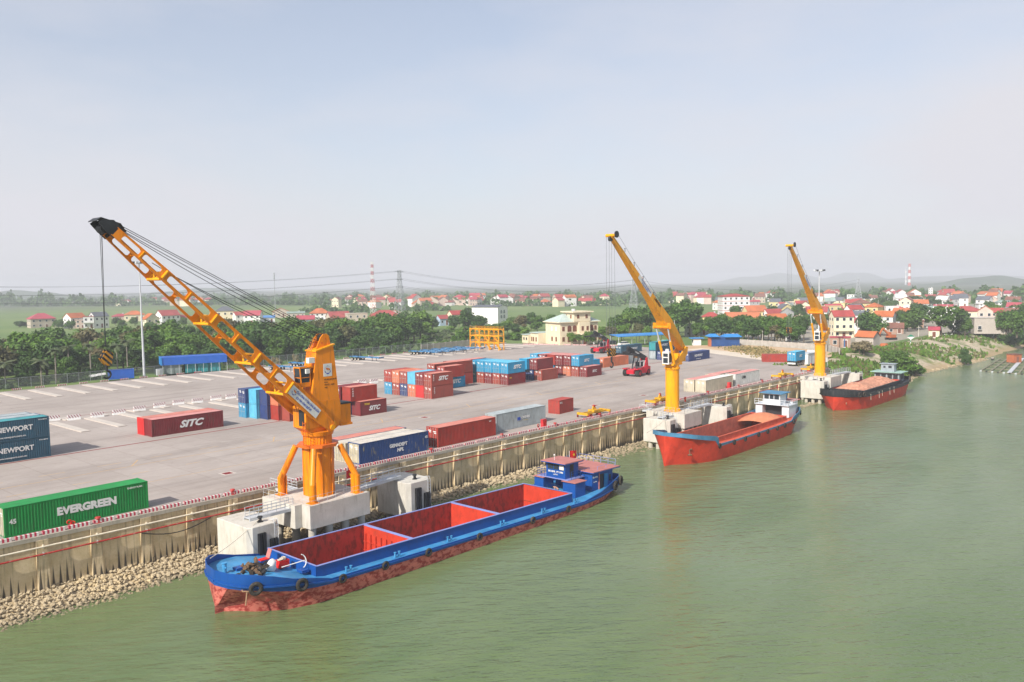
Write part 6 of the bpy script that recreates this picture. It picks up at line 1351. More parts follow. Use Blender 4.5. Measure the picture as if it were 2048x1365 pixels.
def lattice(p,h,w0,w1,mat,arms=(),r=.09,n=10,name='pylon',label='',cat='pylon',mats=None,bands=0):
    t=thing(name,label,cat,(p[0],p[1],-.45),R(20))
    def W_(z): return w0+(w1-w0)*min(1,z/(h*.85))
    L_=[h*(1-(1-i/n)**1.15) for i in range(n+1)]
    seg=[]
    for i in range(n):
        b=MB(); z0,z1=L_[i],L_[i+1]
        for sx in (-1,1):
            for sy in (-1,1): b.bar((sx*W_(z0)/2,sy*W_(z0)/2,z0),(sx*W_(z1)/2,sy*W_(z1)/2,z1),r*1.5,r*1.5)
        for a,c in (((-1,-1),(1,-1)),((1,-1),(1,1)),((1,1),(-1,1)),((-1,1),(-1,-1))):
            b.bar((a[0]*W_(z0)/2,a[1]*W_(z0)/2,z0),(c[0]*W_(z1)/2,c[1]*W_(z1)/2,z1),r,r); b.bar((c[0]*W_(z0)/2,c[1]*W_(z0)/2,z0),(a[0]*W_(z1)/2,a[1]*W_(z1)/2,z1),r,r); b.bar((a[0]*W_(z1)/2,a[1]*W_(z1)/2,z1),(c[0]*W_(z1)/2,c[1]*W_(z1)/2,z1),r,r)
        b.build('tower_section',mats[i%2] if mats else mat,t)
    for z,l in arms:
        b=MB()
        for sg in (-1,1): b.bar((0,0,z),(sg*l,0,z+.1),.28,.28,w1=.1,h1=.1); b.bar((0,0,z+1.2),(sg*l,0,z+.1),r,r)
        b.build('cross_arm',mat,t)
    return t
M_pylon=paint('pylon_steel',(.33,.35,.37),.6,.1); M_redw=paint('mast_red',(.42,.06,.06),.6,.1)
pA=G(801,650,-.45); hA=zat(801,541,pA)+.45; lattice(pA,hA,6.5,1.6,M_pylon,((hA*.97,5.2),(hA*.83,4.6),(hA*.69,4.8)),.11,11,'pylon','steel lattice pylon beside the red and white mast')
pB=G(1268,632,-.45); hB=zat(1268,558,pB)+.45; lattice(pB,hB,7,1.6,M_pylon,((hB*.95,5),(hB*.82,4.6),(hB*.68,4.8)),.11,11,'pylon','steel lattice pylon just left of the nearer pedestal crane boom')
pC=G(1716,612,-.45); hC=zat(1716,558,pC)+.45; lattice(pC,hC,8,1.6,M_pylon,((hC*.95,5),(hC*.82,4.6),(hC*.68,4.8)),.16,11,'pylon','hazy lattice pylon to the right of the farthest crane')
pT=G(747,636,-.45); hT=zat(747,524,pT)+.45; lattice(pT,hT,3.4,1.4,M_white,(),.085,14,'radio_mast','red and white lattice radio mast behind the village','radio mast',[M_redw,M_white])
pL=G(551,628,-.45); hL=zat(551,546,pL)+.45; t=thing('telecom_pole','slim grey telecom pole over the left village','pole',(pL.x,pL.y,-.45)); MB().cyl((0,0,0),(0,0,hL),.32,.2,8).build('pole',M_pylon,t); MB().cyl((0,0,hL*.84),(0,0,hL),.6,n=8).build('antenna',M_pylon,t)
def wires(a,c,zs,offs,sag,label):
    for z,zz in zs:
        for of in offs:
            b=MB(); A=Vector((a.x,a.y,z))+of; Z=Vector((c.x,c.y,zz))+of; b.tube([A.lerp(Z,i/14)-Vector((0,0,sag*4*(i/14)*(1-i/14))) for i in range(15)],.05,5); tag(b.build('power_line',M_dark),label,'cable','power lines between the pylons')
e=Vector((cos(R(20)),sin(R(20)),0))
zsA=[hA*.97,hA*.83,hA*.69]
pLft=Vector((pA.x-260,pA.y+190,0)); 
wires(pA,pB,[(a,b_2) for a,b_2 in zip(zsA,[hB*.95,hB*.82,hB*.68])],(e*4.6,e*-4.6),6,'power line sagging between the two lattice pylons')
wires(pA,pLft,[(a,a-1) for a in zsA],(e*4.6,e*-4.6),6,'power line running off to the left from the lattice pylon')
wires(pB,pC,[(a,b_2) for a,b_2 in zip([hB*.95,hB*.82],[hC*.95,hC*.82])],(e*4.6,),8,'power line running right towards the hazy pylon')
def chimney(x,y0,y1,wpx,dist,label,mats):
    d=ray(x,600); k=dist/(SH*d.x+CH*d.y); p=Vector((d.x*k,d.y*k,0)); h=zat(x,y0,p)+.45; r=wpx/2/ppm(p)
    t=thing('chimney',label,'chimney',(p.x,p.y,-.45)); n=7
    for i in range(n): MB().cyl((0,0,h*i/n+.002),(0,0,h*(i+1)/n),r*(1.25-.35*i/n),r*(1.25-.35*(i+1)/n),14).build('stack_section',mats[(n-1-i)%2],t,smooth=True)
    return p,h
M_chw=paint('chimney_white',(.72,.70,.68)); M_chr=paint('chimney_red',(.50,.10,.07))
pch,hch=chimney(1818,528,592,5.2,2300,'tall red and white banded power station chimney in the haze',(M_chr,M_chw)); chimney(1811,537,592,3,2500,'slim second chimney just behind the banded one',(M_galv,M_chw))
smk=paint('pale_smoke',(.72,.70,.70)); 
# tower block by the river town
# ================================================================ TREES
def leafmat(n,c0,c1,c2=None):
    mt,t,b=newmat('leaves_'+n); v=coords(t,(1,1,1)); oi=t.nodes.new('ShaderNodeObjectInfo')
    o=ramp(t,noise(t,v,.9,4,.6),.32,.70,tuple(c0)+(1,),tuple(c1)+(1,)); o=mix(t,math_(t,'MULTIPLY',oi.outputs['Random'],.5),o,tuple(c2 or c0)+(1,)); t.links.new(o,b.inputs['Base Color']); b.inputs['Roughness'].default_value=.65
    tr_=t.nodes.new('ShaderNodeBsdfTranslucent'); t.links.new(o,tr_.inputs[0]); ms=t.nodes.new('ShaderNodeMixShader'); ms.inputs[0].default_value=.18; t.links.new(b.outputs[0],ms.inputs[1]); t.links.new(tr_.outputs[0],ms.inputs[2]); t.links.new(ms.outputs[0],t.nodes['Material Output'].inputs[0]); return mt
LM=dict(dark=leafmat('dark',(.024,.070,.009),(.066,.142,.016),(.040,.086,.010)),mid=leafmat('mid',(.035,.105,.010),(.105,.205,.020),(.08,.14,.014)),bright=leafmat('bright',(.065,.165,.014),(.15,.26,.022),(.12,.20,.02)),olive=leafmat('olive',(.075,.09,.026),(.15,.15,.05),(.19,.13,.06)),palm=leafmat('palm',(.035,.065,.018),(.085,.12,.035),(.10,.11,.05)),straw=leafmat('straw',(.24,.18,.07),(.36,.28,.12),(.16,.16,.05)),dry=leafmat('dry',(.20,.16,.08),(.30,.25,.14)))
M_bark=paint('bark',(.13,.10,.075),.9,.3,3)
def crown(seed,n,rx,rz,leaf,nb=14,base=.25):
    """leaf-cluster faces on overlapping uneven boughs; unit-ish crown of radius rx, height 2*rz, foot at z=0"""
    g=random.Random(seed); b=MB(); bl=[]
    for k in range(nb):
        a=g.uniform(0,2*pi); r=rx*g.uniform(.15,.78); z=rz*g.uniform(.35,1.75); q=1-abs(z/rz-.85)*.42; bl.append((Vector((cos(a)*r*q,sin(a)*r*q,z)),rx*g.uniform(.26,.52)))
    vs=[];fs=[]
    for k in range(n):
        c,r=bl[g.randrange(nb)]; d=Vector((g.gauss(0,1),g.gauss(0,1),g.gauss(0,1)*.8+.2)).normalized(); p=c+d*r*(g.random()**.33)*Vector((1,1,.75)).length/1.55
        u=Vector((g.gauss(0,1),g.gauss(0,1),g.gauss(0,.5))).normalized(); w=u.cross(d+Vector((0,0,.3))).normalized(); s=leaf*g.uniform(.55,1.35); o=len(vs)
        vs+=[p-u*s-w*s*.4,p+u*s*.2-w*s*.7,p+u*s+w*s*.3,p-u*s*.1+w*s*.75]; fs.append((o,o+1,o+2,o+3))
    b.add(vs,fs); return b
def trunkmesh(seed,h,r,cr):
    g=random.Random(seed); b=MB(); top=Vector((g.uniform(-.3,.3),g.uniform(-.3,.3),h)); b.cyl((0,0,-.5),top*.55,r,r*.75,8); b.cyl(top*.55,top,r*.75,r*.4,8)
    for k in range(5): a=g.uniform(0,6.3); b.cyl(top*g.uniform(.5,.9),top+Vector((cos(a)*cr*.6,sin(a)*cr*.6,h*g.uniform(.1,.5))),r*.4,r*.1,6)
    return b
TP=[]
for i in range(5): TP.append((crown(i+1,2600,3.2,2.6,.30,16).mesh('crown',LM['mid']),trunkmesh(i,3.0,.22,3.0).mesh('trunk',M_bark)))
CRS=[crown(40+i,1000,1.0,.8,.17,8).mesh('crown',LM['mid']) for i in range(3)]
CRT=MB().cyl((0,0,-.2),(0,0,.7),.06,.04,6).mesh('trunk',M_bark)
def tree(p,h,wd,kind,label,group=None,i=None,low=.32):
    """h overall height, wd crown width"""
    t=thing('tree',label,'tree',(p[0],p[1],p[2] if len(p)>2 else -.45),rnd.uniform(0,6.28),group); cm,tm=TP[rnd.randrange(5) if i is None else i]
    c=put(cm,'crown',t,(0,0,h*low),mats=[LM[kind]]); c.scale=(wd/6.4,wd/6.4,h*(1-low)/5.2); k=put(tm,'trunk',t); k.scale=(wd/6.4,wd/6.4,h*.55/3.0); return t
def bush(p,h,wd,kind,label,group=None,cat='bush'):
    t=thing('bush',label,cat,(p[0],p[1],p[2] if len(p)>2 else -.45),rnd.uniform(0,6.28),group); c=put(CRS[rnd.randrange(3)],'foliage',t,(0,0,-.1),mats=[LM[kind]]); c.scale=(wd/2,wd/2,h/1.6); put(CRT,'stem',t).scale=(wd/2,wd/2,h/1.6); return t
def palmmesh(seed,n=15):
    g=random.Random(seed); b=MB()
    for k in range(n):
        a=2*pi*k/n+g.uniform(-.2,.2); up_=g.uniform(-.15,1.0); L_=g.uniform(2.0,2.9); e=Vector((cos(a),sin(a),0)); s=Vector((-sin(a),cos(a),0)); pr=[]
        for i in range(7): f=i/6; pr.append(e*(L_*f*(1-.1*f))+Vector((0,0,up_*L_*f*.6-1.5*f*f*(1.1-.3*up_))))
        for i in range(6):
            w0=.34*sin(pi*(.12+.85*i/6)); w1=.34*sin(pi*(.12+.85*(i+1)/6))
            for sg in (-1,1): b.add([pr[i],pr[i+1],pr[i+1]+s*sg*w1*1.7-Vector((0,0,w1*.7)),pr[i]+s*sg*w0*1.7-Vector((0,0,w0*.7))],[(0,1,2,3)])
    return b
PM=[palmmesh(i).mesh('fronds',LM['palm']) for i in range(3)]; PTR=MB().cyl((0,0,-.3),(0,0,1),.17,.11,10).mesh('trunk',paint('palm_trunk',(.25,.22,.18),.9,.2,2))
def palm(p,h,label,group=None,s=1):
    t=thing('palm_tree',label,'palm tree',(p[0],p[1],-.45),rnd.uniform(0,6.28),group); c=put(PM[rnd.randrange(3)],'crown',t,(0,0,h)); c.scale=(s,s,s); k=put(PTR,'trunk',t); k.scale=(1.2,1.2,h); return t
# belt behind the left fence
bel='trees of the belt behind the left fence'
for row,(dy,hh) in enumerate(((9,7.0),(17,8.8),(26,9.8),(36,10.2),(47,10.4),(60,10.6))):
    x=40+row*3
    while x<196+row*12:
        fx=x; y=224+dy+rnd.uniform(-3,3); h=hh*rnd.uniform(.8,1.12); 
        if row==0 and rnd.random()<.15: x+=4.5; continue
        kd=rnd.choice(('dark','dark','mid','mid','mid','bright','olive') if row else ('dark','mid','dark')); tree((fx+rnd.uniform(-2,2),y),h,h*rnd.uniform(.92,1.2),kd,'%s tree in the %s row of the belt behind the left fence'%({'dark':'dark green','mid':'mid green','bright':'bright green','olive':'olive green'}[kd],('front','second','third','fourth','fifth','rearmost')[row]),bel,low=.12 if row==0 else .2); x+=rnd.uniform(6.2,8.6)
for i,x in enumerate((44,49,56,63,66,71,76,82,87,92,97,110,120)): bush((x,225.5+rnd.uniform(0,3)),rnd.uniform(2.2,3.8),rnd.uniform(4,6),rnd.choice(('dark','mid')),'dark bush at the foot of the tree belt behind the fence','bushes at the foot of the tree belt')
for i,(x,y,h,s) in enumerate(((58,226,7.5,1.1),(66.5,226.5,6.3,1.15),(74.5,226,6.2,1.1),(79,229,8.5,1.0),(88,230,9.2,1.0),(95,230,8.6,1.05),(99,233,9.5,1.0),(62,231,8.6,1.0),(84,234,8.8,1))): palm((x,y),h,'grey stemmed palm standing before the tree belt at the left fence','palms at the left fence',s)
for i in range(26): x=118+rnd.uniform(0,30); y=221.5+rnd.uniform(0,5); t=bush((x,y),rnd.uniform(1.4,2.8),rnd.uniform(1.6,2.8),rnd.choice(('straw','bright','straw')),'clump of tall straw coloured grass behind the fence near the jib crane','tall grass clumps','grass clump')
for i in range(16): p=(150+i*4.6+rnd.uniform(-1.5,1.5),223.5+rnd.uniform(0,3)); bush(p,rnd.uniform(2.5,4.5),rnd.uniform(3.5,5.5),rnd.choice(('dark','mid')),'low dark bush behind the fence between tower and steel stand','bushes behind the far fence')
# banana grove and shrubs by the stand and office
for i in range(14): p=G(rnd.uniform(888,945),rnd.uniform(672,690),-.45); palm((p.x,p.y+12),rnd.uniform(1.6,3.2),'broad leaved banana plant left of the yellow steel stand','banana plants by the stand',.9)
for px,py,h,w,kd in ((930,668,11,9,'dark'),(958,672,9,8,'dark'),(1000,672,6,9,'mid'),(1015,668,6,8,'bright'),(1045,668,9,9,'olive'),(1062,662,9,8,'dark'),(1075,668,8,8,'mid'),(1028,676,6,7,'dark'),(1150,664,8,9,'dark'),(1105,664,8,9,'mid')):
    p=G(px,py,-.45); tree(p,h,w,kd,'%s bushy tree between the steel stand and the cream office'%kd,'trees around the office')
for px,py,h,w,kd in ((1143,691,4.6,4.2,'bright'),(1158,691,4.0,3.6,'mid'),(1174,692,5.2,3.8,'bright'),(1186,692,5.0,3.6,'mid')): p=G(px,py,0); tree((p.x,p.y,0),h,w,kd,'small round topped tree in front of the cream office','small trees before the office')
for px,py,h,w,kd in ((1205,682,6,6,'bright'),(1222,684,6,6,'olive'),(1243,682,6,6.5,'bright'),(1228,672,8,7,'mid'),(1258,672,10,9,'bright'),(1240,668,9,9,'dark'),(1285,672,12,11,'mid'),(1304,668,13,11,'dark'),(1262,664,12,10,'mid'),(1322,672,12,10,'dark'),(1278,684,7,6,'olive'),(1296,686,6.5,5,'bright')): p=G(px,py,-.45); tree(p,h,w,kd,'leafy tree around the blue carport left of the second crane','trees around the carport')
for px,py,h,w,kd in ((1358,676,14,13,'mid'),(1380,674,15,13,'mid'),(1346,668,13,12,'dark'),(1395,682,7,6,'mid'),(1370,668,15,12,'dark')): p=G(px,py,-.45); tree(p,h,w,kd,'tall broad tree right behind the second crane','tall trees behind the second crane')
for i in range(30):
    px=1418+i*6.5+rnd.uniform(-3,3); py=rnd.uniform(676,691)+ (px-1424)*.02; p=G(px,py,-.45); kd=rnd.choice(('olive','mid','mid','dark','mid','bright')); tree(p,rnd.uniform(7,10.5),rnd.uniform(5.5,8.5),kd,'%s tree behind the boundary wall left of the third crane'%{'olive':'russet','mid':'mid green','dark':'dark green','bright':'bright green'}[kd],'trees behind the boundary wall')
for px,py,h,w in ((1470,644,9,9),(1498,640,7,8),(1600,668,7,8),(1575,676,7,7)): p=G(px,py,-.45); tree(p,h,w,'mid','round tree among the houses behind the boundary wall','trees among the town houses')
M_townsoil=mat_concrete('town_soil',(.26,.23,.17),(.36,.32,.26),(.07,.10,.03),.8,.05,False)
# ================================================================ HOUSES (left village)
hpx(60,107,627,656,'beige house with crimson hipped roof and front gable alone at the field edge',wall='beige',roof='crimson',rt='hip',yaw=12)
hpx(133,167,627,657,'white gabled house with orange red roof second from the left',wall='white',roof='orange',rt='gx',yaw=35)
hpx(152,170,640,657,'small beige annexe before the orange roofed house',wall='pink',roof='white',rt='flat')
hpx(168,188,634,658,'narrow white flat topped house with a balcony',wall='white',roof='red',rt='flat',balcony=True)
hpx(183,214,625,657,'white gabled house with slate grey roof',wall='white',roof='grey',rt='gx',yaw=30)
hpx(225,256,628,642,'low house with dark red roof among the palms',wall='pink',roof='crimson',rt='hip')
hpx(250,289,622,643,'wide house with orange hipped roof behind the light mast',wall='cream',roof='orange',rt='hip')
hpx(288,316,628,658,'yellow gabled house with orange roof next to the white one',wall='cream',roof='orange',rt='gf',yaw=25)
hpx(316,356,621,650,'white two storey house with red gabled roof',wall='white',roof='red',rt='gx',yaw=28)
hpx(356,374,630,648,'pink house with a small crimson roof right of the white one',wall='pink',roof='crimson',rt='hip')
hpx(433,469,613,648,'yellow villa with dark slate roof seen through the jib ropes',wall='cream',roof='grey',rt='hip',floors=2)
hpx(468,492,624,648,'white house with red roof right of the slate roofed villa',wall='white',roof='red',rt='gx',yaw=20); hpx(490,524,622,648,'house with broad crimson roof under the jib ropes',wall='white',roof='crimson',rt='gx',yaw=-15)
hpx(524,550,632,646,'low house with bright blue sheet roof',wall='white',roof='blue',rt='gx',rh=1.2); hpx(545,580,617,636,'tan house with stepped orange gable',wall='beige',roof='orange',rt='gf'); hpx(574,610,624,636,'long grey green roofed hall',wall='beige',roof='green',rt='gx',rh=1.0)
hpx(592,630,632,651,'row house with red roof and pale blue wall',wall='blue',roof='crimson',rt='gx'); hpx(620,660,617,647,'three storey balcony house with orange roof left of the tower top',wall='white',roof='orange',rt='hip',balcony=True,floors=3)
hpx(655,699,624,652,'tan house with wide red roof above the crane tower',wall='beige',roof='red',rt='gx',yaw=18); hpx(692,734,628,652,'flat roofed beige house beside the red roof',wall='beige',roof='white',rt='flat',yaw=10)
hpx(739,801,621,652,'large white villa with long red roof and pylon behind',wall='white',roof='red',rt='hip',floors=2,balcony=True); hpx(776,802,621,634,'orange roofed upper wing of the white villa',wall='pink',roof='orange',rt='gf',d=6)
hpx(874,896,631,652,'small pale blue house with red roof right of the pylon',wall='blue',roof='red',rt='gx',yaw=30); hpx(897,926,622,646,'cream house with red gable roof next to the white block',wall='cream',roof='red',rt='gx',yaw=30)
t=hpx(948,1012,611,650,'tall white block house with slate gables and arched side windows',wall='white',roof='grey',rt='gx',yaw=-32,floors=3,wins=False,rh=1.0,d=11)
for z in (4.6,7.4):
    for k in (-1.6,1.6):
        d_=[c for c in t.children if c.name.startswith('wall')][0]; w2=max(v[0] for v in d_.bound_box); b=MB(); b.prism([(-.9,-.9),(.9,-.9),(.9,.5)]+[(.9*cos(R(a)),.5+.6*sin(R(a))) for a in range(20,180,20)]+[(-.9,.5)],0,.06,f=lambda a,c,z_:(w2+.012+z_,k+a,z+c)); b.build('arched_window',M_greyglass,t)
hpx(931,942,634,652,'tiny beige gabled hut before the white block house',wall='beige',roof='brown',rt='gf')
hpx(1324,1349,616,640,'house with crimson roof rising above the trees behind the second crane',wall='white',roof='crimson',rt='gx',yaw=15)
# town on the right
t=hpx(1439,1495,588,640,'white five storey block with red bands and red roof',wall='white',roof='red',rt='hip',floors=5,cols=5,rh=1.6,cat='building',yaw=14,d=13)
M_band=WALL['white']; 
for f in range(1,5):
    d_=[c for c in t.children if c.name.startswith('wall')][0]; bb=d_.bound_box; w2=max(v[0] for v in bb); dd=max(v[1] for v in bb); hh=max(v[2] for v in bb); z=hh*f/5; b=MB(); b.bx(-w2-.09,w2+.09,-dd-.09,dd+.09,z-.12,z+.12); b.build('red_band',ROOF['crimson'],t)
hpx(1495,1519,601,616,'low hall with crimson roof right of the five storey block',wall='grey',roof='crimson',rt='gx',rh=1.2)
hpx(1404,1440,625,652,'yellow villa with red hipped roof left of the five storey block',wall='yellow',roof='red',rt='hip'); hpx(1488,1530,612,650,'big orange roofed house behind the lower orange roof',wall='yellow',roof='orange',rt='gx',yaw=22); hpx(1449,1520,626,655,'long low house with a broad orange roof',wall='pink',roof='orange',rt='gx',yaw=-12,rh=3.5); hpx(1448,1466,629,650,'crimson roofed wing at the left of the long orange roof',wall='white',roof='crimson',rt='gx')
hpx(1527,1562,619,650,'white gabled house with red roof in the middle of the town',wall='white',roof='red',rt='gx',yaw=32); hpx(1528,1574,629,660,'white house with orange roof and gable facing the yard',wall='white',roof='orange',rt='gx',yaw=35); hpx(1561,1587,616,652,'grey unfinished concrete house with bare gables',wall='grey',roof='grey',rt='gf'); hpx(1538,1558,606,622,'flat cream house in the second row',wall='yellow',roof='white',rt='flat'); hpx(1557,1580,605,624,'white house with red roof in the second row',wall='white',roof='red',rt='gx',yaw=20)
hpx(1588,1599,600,624,'slim yellow stair tower in the second row',wall='yellow',roof='white',rt='flat'); hpx(1597,1624,604,632,'cream house with three small gables',wall='cream',roof='brown',rt='gf'); hpx(1586,1612,628,650,'low cream gabled house left of the third crane boom',wall='cream',roof='brown',rt='gf',rh=2); hpx(1612,1656,614,640,'broad red roof behind the third crane boom',wall='white',roof='red',rt='gx',yaw=-10)
hpx(1648,1682,609,634,'white house with crimson gable roof right of the third boom',wall='white',roof='crimson',rt='gx',yaw=25); hpx(1692,1722,611,640,'white gable house with red roof in the town',wall='white',roof='red',rt='gx',yaw=33); hpx(1726,1752,613,634,'house with blue upper floor under a red roof',wall='blue',roof='crimson',rt='hip')
hpx(1662,1703,622,676,'tall cream house with open balconies right of the third crane',wall='cream',roof='red',rt='gx',floors=3,cols=3,balcony=True,yaw=20); hpx(1696,1742,637,668,'white house with flat crimson awning roof',wall='white',roof='crimson',rt='gx',rh=1.6); hpx(1700,1735,623,650,'slate roofed white house behind the crimson awning',wall='white',roof='grey',rt='gx',rh=1.8)
hpx(1740,1756,636,660,'small white rendered house beside the orange roof',wall='white',roof='white',rt='flat'); hpx(1750,1788,623,660,'orange roofed house right of the pale white wall',wall='white',roof='orange',rt='gx',yaw=-14); hpx(1788,1819,617,648,'second orange roofed house farther back',wall='beige',roof='orange',rt='gx',yaw=-14); hpx(1778,1808,612,630,'crimson hipped roof behind the orange roofs',wall='pink',roof='crimson',rt='hip'); hpx(1775,1806,647,668,'low brick house with brown roof on the river side of the town',wall='brick',roof='brown',rt='gx',rh=1.8); hpx(1810,1846,636,656,'brown roofed shed behind the brick house',wall='brick',roof='brown',rt='gx',rh=1.5)
hpx(1858,1878,655,676,'small cream cottage with crimson lean to by the flowering tree',wall='cream',roof='crimson',rt='gx',rh=1); hpx(1869,1905,610,628,'white house with a long crimson roof in the back row',wall='white',roof='crimson',rt='gx',yaw=-10); hpx(1836,1871,613,630,'grey sheet roofed hall in the back row',wall='white',roof='green',rt='gx',rh=1.2)
hpx(1898,1962,613,652,'large cream house under the longest red roof of the town',wall='cream',roof='red',rt='hip',floors=2,balcony=False,rh=2.4); hpx(1956,1984,612,656,'pink gabled house right of the longest red roof',wall='pink',roof='orange',rt='gf'); t=hpx(1942,2005,637,668,'wide windowless grey rendered house on the river bank',wall='conc',roof='white',rt='flat',wins=False,yaw=18); window(t,(-4.5,-5.6,2.6),1.5,1.6,0,M_white,M_glass); hpx(1982,2004,617,648,'house with small red roof and roof garden behind the grey house',wall='pink',roof='red',rt='gx')
hpx(2004,2036,617,645,'white house with dull red roof near the right edge',wall='white',roof='brown',rt='gx',yaw=10); hpx(2016,2050,606,626,'pale house with crimson roof at the right edge',wall='blue',roof='crimson',rt='gx',yaw=-8); hpx(1970,1990,611,622,'flat white house in the back row near the right edge',wall='white',roof='white',rt='flat')
t=hpx(1716,1754,664,694,'low concrete boathouse with faded orange roof behind the boundary wall',wall='conc',roof='orange',rt='gx',rh=1.6,yaw=-25,wins=False,floors=1); hpx(1660,1700,676,696,'dark open shop under the tall cream house',wall='brick',roof='crimson',rt='flat',floors=1)
hpx(1369,1400,650,674,'grey rendered wall house behind the tall trees',wall='grey',roof='white',rt='flat'); hpx(1396,1420,646,672,'pale grey house with a sloping roof by the gate',wall='grey',roof='grey',rt='gx',rh=1.2); hpx(1570,1600,668,682,'white roofed low shed among the trees',wall='white',roof='white',rt='gx',rh=1)
hpx(1857,1865,577,602,'white tower block far off right of the chimneys',wall='white',roof='white',rt='flat',floors=6,cols=2,cat='building'); hpx(1875,1912,590,600,'long far white building with a mint roof',wall='white',roof='green',rt='flat',floors=2,cols=6,cat='building'); hpx(1694,1708,590,606,'far white block left of the hazy pylon',wall='white',roof='white',rt='flat',floors=3,cat='building')
# far house bands: small, alike
FARL='small far house with red roof in the hazy distance'
for x0,x1,y0,y1,n in ((230,470,602,612,12),(660,740,602,618,7),(745,870,602,616,16),(870,945,602,612,10),(945,1000,600,611,8),(1000,1060,601,612,10),(1060,1145,601,613,12),(1170,1210,601,609,5),(1345,1425,597,610,16),(1500,1560,598,606,6),(1620,1700,596,606,9),(1725,1800,593,604,8),(1770,1900,596,606,13),(1890,2048,597,607,13)):
    for i in range(n):
        px=rnd.uniform(x0,x1); py=rnd.uniform(y0+4,y1+1); p=G(px,py,-.45); w=rnd.uniform(8,15)*(1 if px<1400 else .72); wl,rf,rt_=rnd.choice(('white','cream','white','pink','beige')),rnd.choice(('red','crimson','orange','red','brown')),rnd.choice(('gx','hip','gf','gx')); house(p,w,rnd.uniform(7,10),rnd.choice((4,6.5,7,9)),'small far %s house with %s %s roof in the haze %s'%(wl,rf,{'gx':'pitched','hip':'hipped','gf':'gabled'}[rt_],'beyond the paddy fields' if px<1400 else 'behind the riverside town'),wl,rf,rt_,rz=rnd.uniform(-.7,.7)+math.atan2(p.y,p.x)-pi/2,floors=2,cols=3,group='far village houses',wins=(n<9))
# packed second rows of the town
struct(MB().add([tuple(G(px,py,-.43)) for px,py in ((1404,668),(1640,690),(1752,690),(1870,668),(2100,652),(2100,612),(1750,606),(1440,618))],[tuple(range(8))]).build('town_ground',M_townsoil))
for i in range(50):
    px=rnd.uniform(1430,2050); py=rnd.choice((rnd.uniform(613,622),rnd.uniform(613,640))); 
    if 1432<px<1530 and py>622: continue
    p=G(px,py,-.45); wl,rf,rt_=rnd.choice(('white','cream','white','pink','grey','yellow')),rnd.choice(('red','crimson','orange','grey','brown','grey','white','green')),rnd.choice(('gx','hip','gf','gx','flat'))
    house(p,rnd.uniform(6,9.5),rnd.uniform(6,9),rnd.choice((3.6,6,6.6,7.2)),'%s house with %s %s roof packed in the middle rows of the town'%(wl,rf,{'gx':'pitched','hip':'hipped','gf':'gabled','flat':'flat'}[rt_]),wl,rf if rt_!='flat' else 'white',rt_,rz=math.atan2(p.y,p.x)-pi/2+R(rnd.uniform(-35,35)),floors=2,cols=2,group='packed town houses')
for i in range(56):
    px=rnd.uniform(1430,2050); py=rnd.uniform(611,646); p=G(px,py,-.45); kd=rnd.choice(('dark','mid','mid','bright')); tree(p,rnd.uniform(4.5,8),rnd.uniform(5,9),kd,'%s tree between the packed town houses'%{'mid':'mid green','dark':'dark green','bright':'bright green'}[kd],'trees between the packed town houses',low=.08)
# trees between the houses
for px,py,h,w,kd in ((38,655,6,11,'dark'),(52,654,5,9,'dark'),(118,658,9,9,'mid'),(140,660,8,9,'mid'),(128,652,7,7,'dark'),(232,652,8,8,'dark'),(270,652,9,10,'mid'),(244,658,8,9,'mid'),(300,664,8,9,'mid'),(345,660,9,10,'mid'),(368,652,8,8,'mid'),(430,652,8,9,'mid'),(720,615,8,9,'dark'),(735,613,8,9,'mid'),(760,654,7,7,'dark'),(720,650,6,6,'dark'),(846,655,12,11,'mid'),(830,658,10,10,'mid'),(866,660,10,9,'dark'),(905,660,11,10,'dark'),(918,655,10,9,'mid'),(936,640,12,9,'dark'),(945,655,10,9,'dark'),(1022,655,8,8,'mid')): tree(G(px,py,-.45),h*.66,w*.75,kd,'%s leafed tree among the village houses beyond the belt'%kd,'trees among the village houses',low=.1)
for px,py,h,w,kd in ((1600,640,9,9,'dark'),(1585,636,8,8,'mid'),(1615,660,7,8,'mid'),(1640,660,6,7,'mid'),(1736,668,9,11,'mid'),(1750,672,8,10,'mid'),(1724,672,8,9,'dark'),(1828,660,9,12,'mid'),(1845,655,10,11,'dark'),(1815,664,8,9,'mid'),(1830,640,9,10,'dark'),(1800,650,7,7,'dark'),(1905,668,12,12,'mid'),(1918,670,10,10,'dark'),(1930,672,6,6,'mid'),(2020,660,8,10,'mid'),(2036,642,9,11,'mid'),(2046,654,9,10,'dark'),(2012,668,9,10,'mid'),(2034,672,9,9,'mid'),(1760,618,9,12,'dark'),(1730,606,9,13,'dark'),(1790,612,9,12,'dark'),(1690,604,9,14,'dark'),(1660,603,9,14,'dark'),(1830,612,8,14,'dark'),(1860,612,8,12,'dark')): tree(G(px,py,-.45),h,w,kd,'%s leafed tree among the riverside town houses'%{'mid':'mid green','dark':'dark green'}[kd],'trees in the riverside town',low=.1)
t=tree(G(1883,672,-.45),11.5,15,'mid','broad tree dotted with white blossom by the river road',i=2); b=MB(); g=random.Random(5)
for k in range(150):
    d=Vector((g.gauss(0,1),g.gauss(0,1)-.3,g.gauss(0,.8)+.3)).normalized(); p=Vector((0,0,6.3))+d*Vector((1,1,1)).length*3.9*Vector((1,1,.62)).length/1.55/1.0; u=Vector((g.gauss(0,1),g.gauss(0,1),g.gauss(0,1))).normalized()*.28; w=u.cross(d).normalized()*.28; b.add([p-u,p-w,p+u,p+w],[(0,1,2,3)])
o=b.build('blossom',M_white,t)
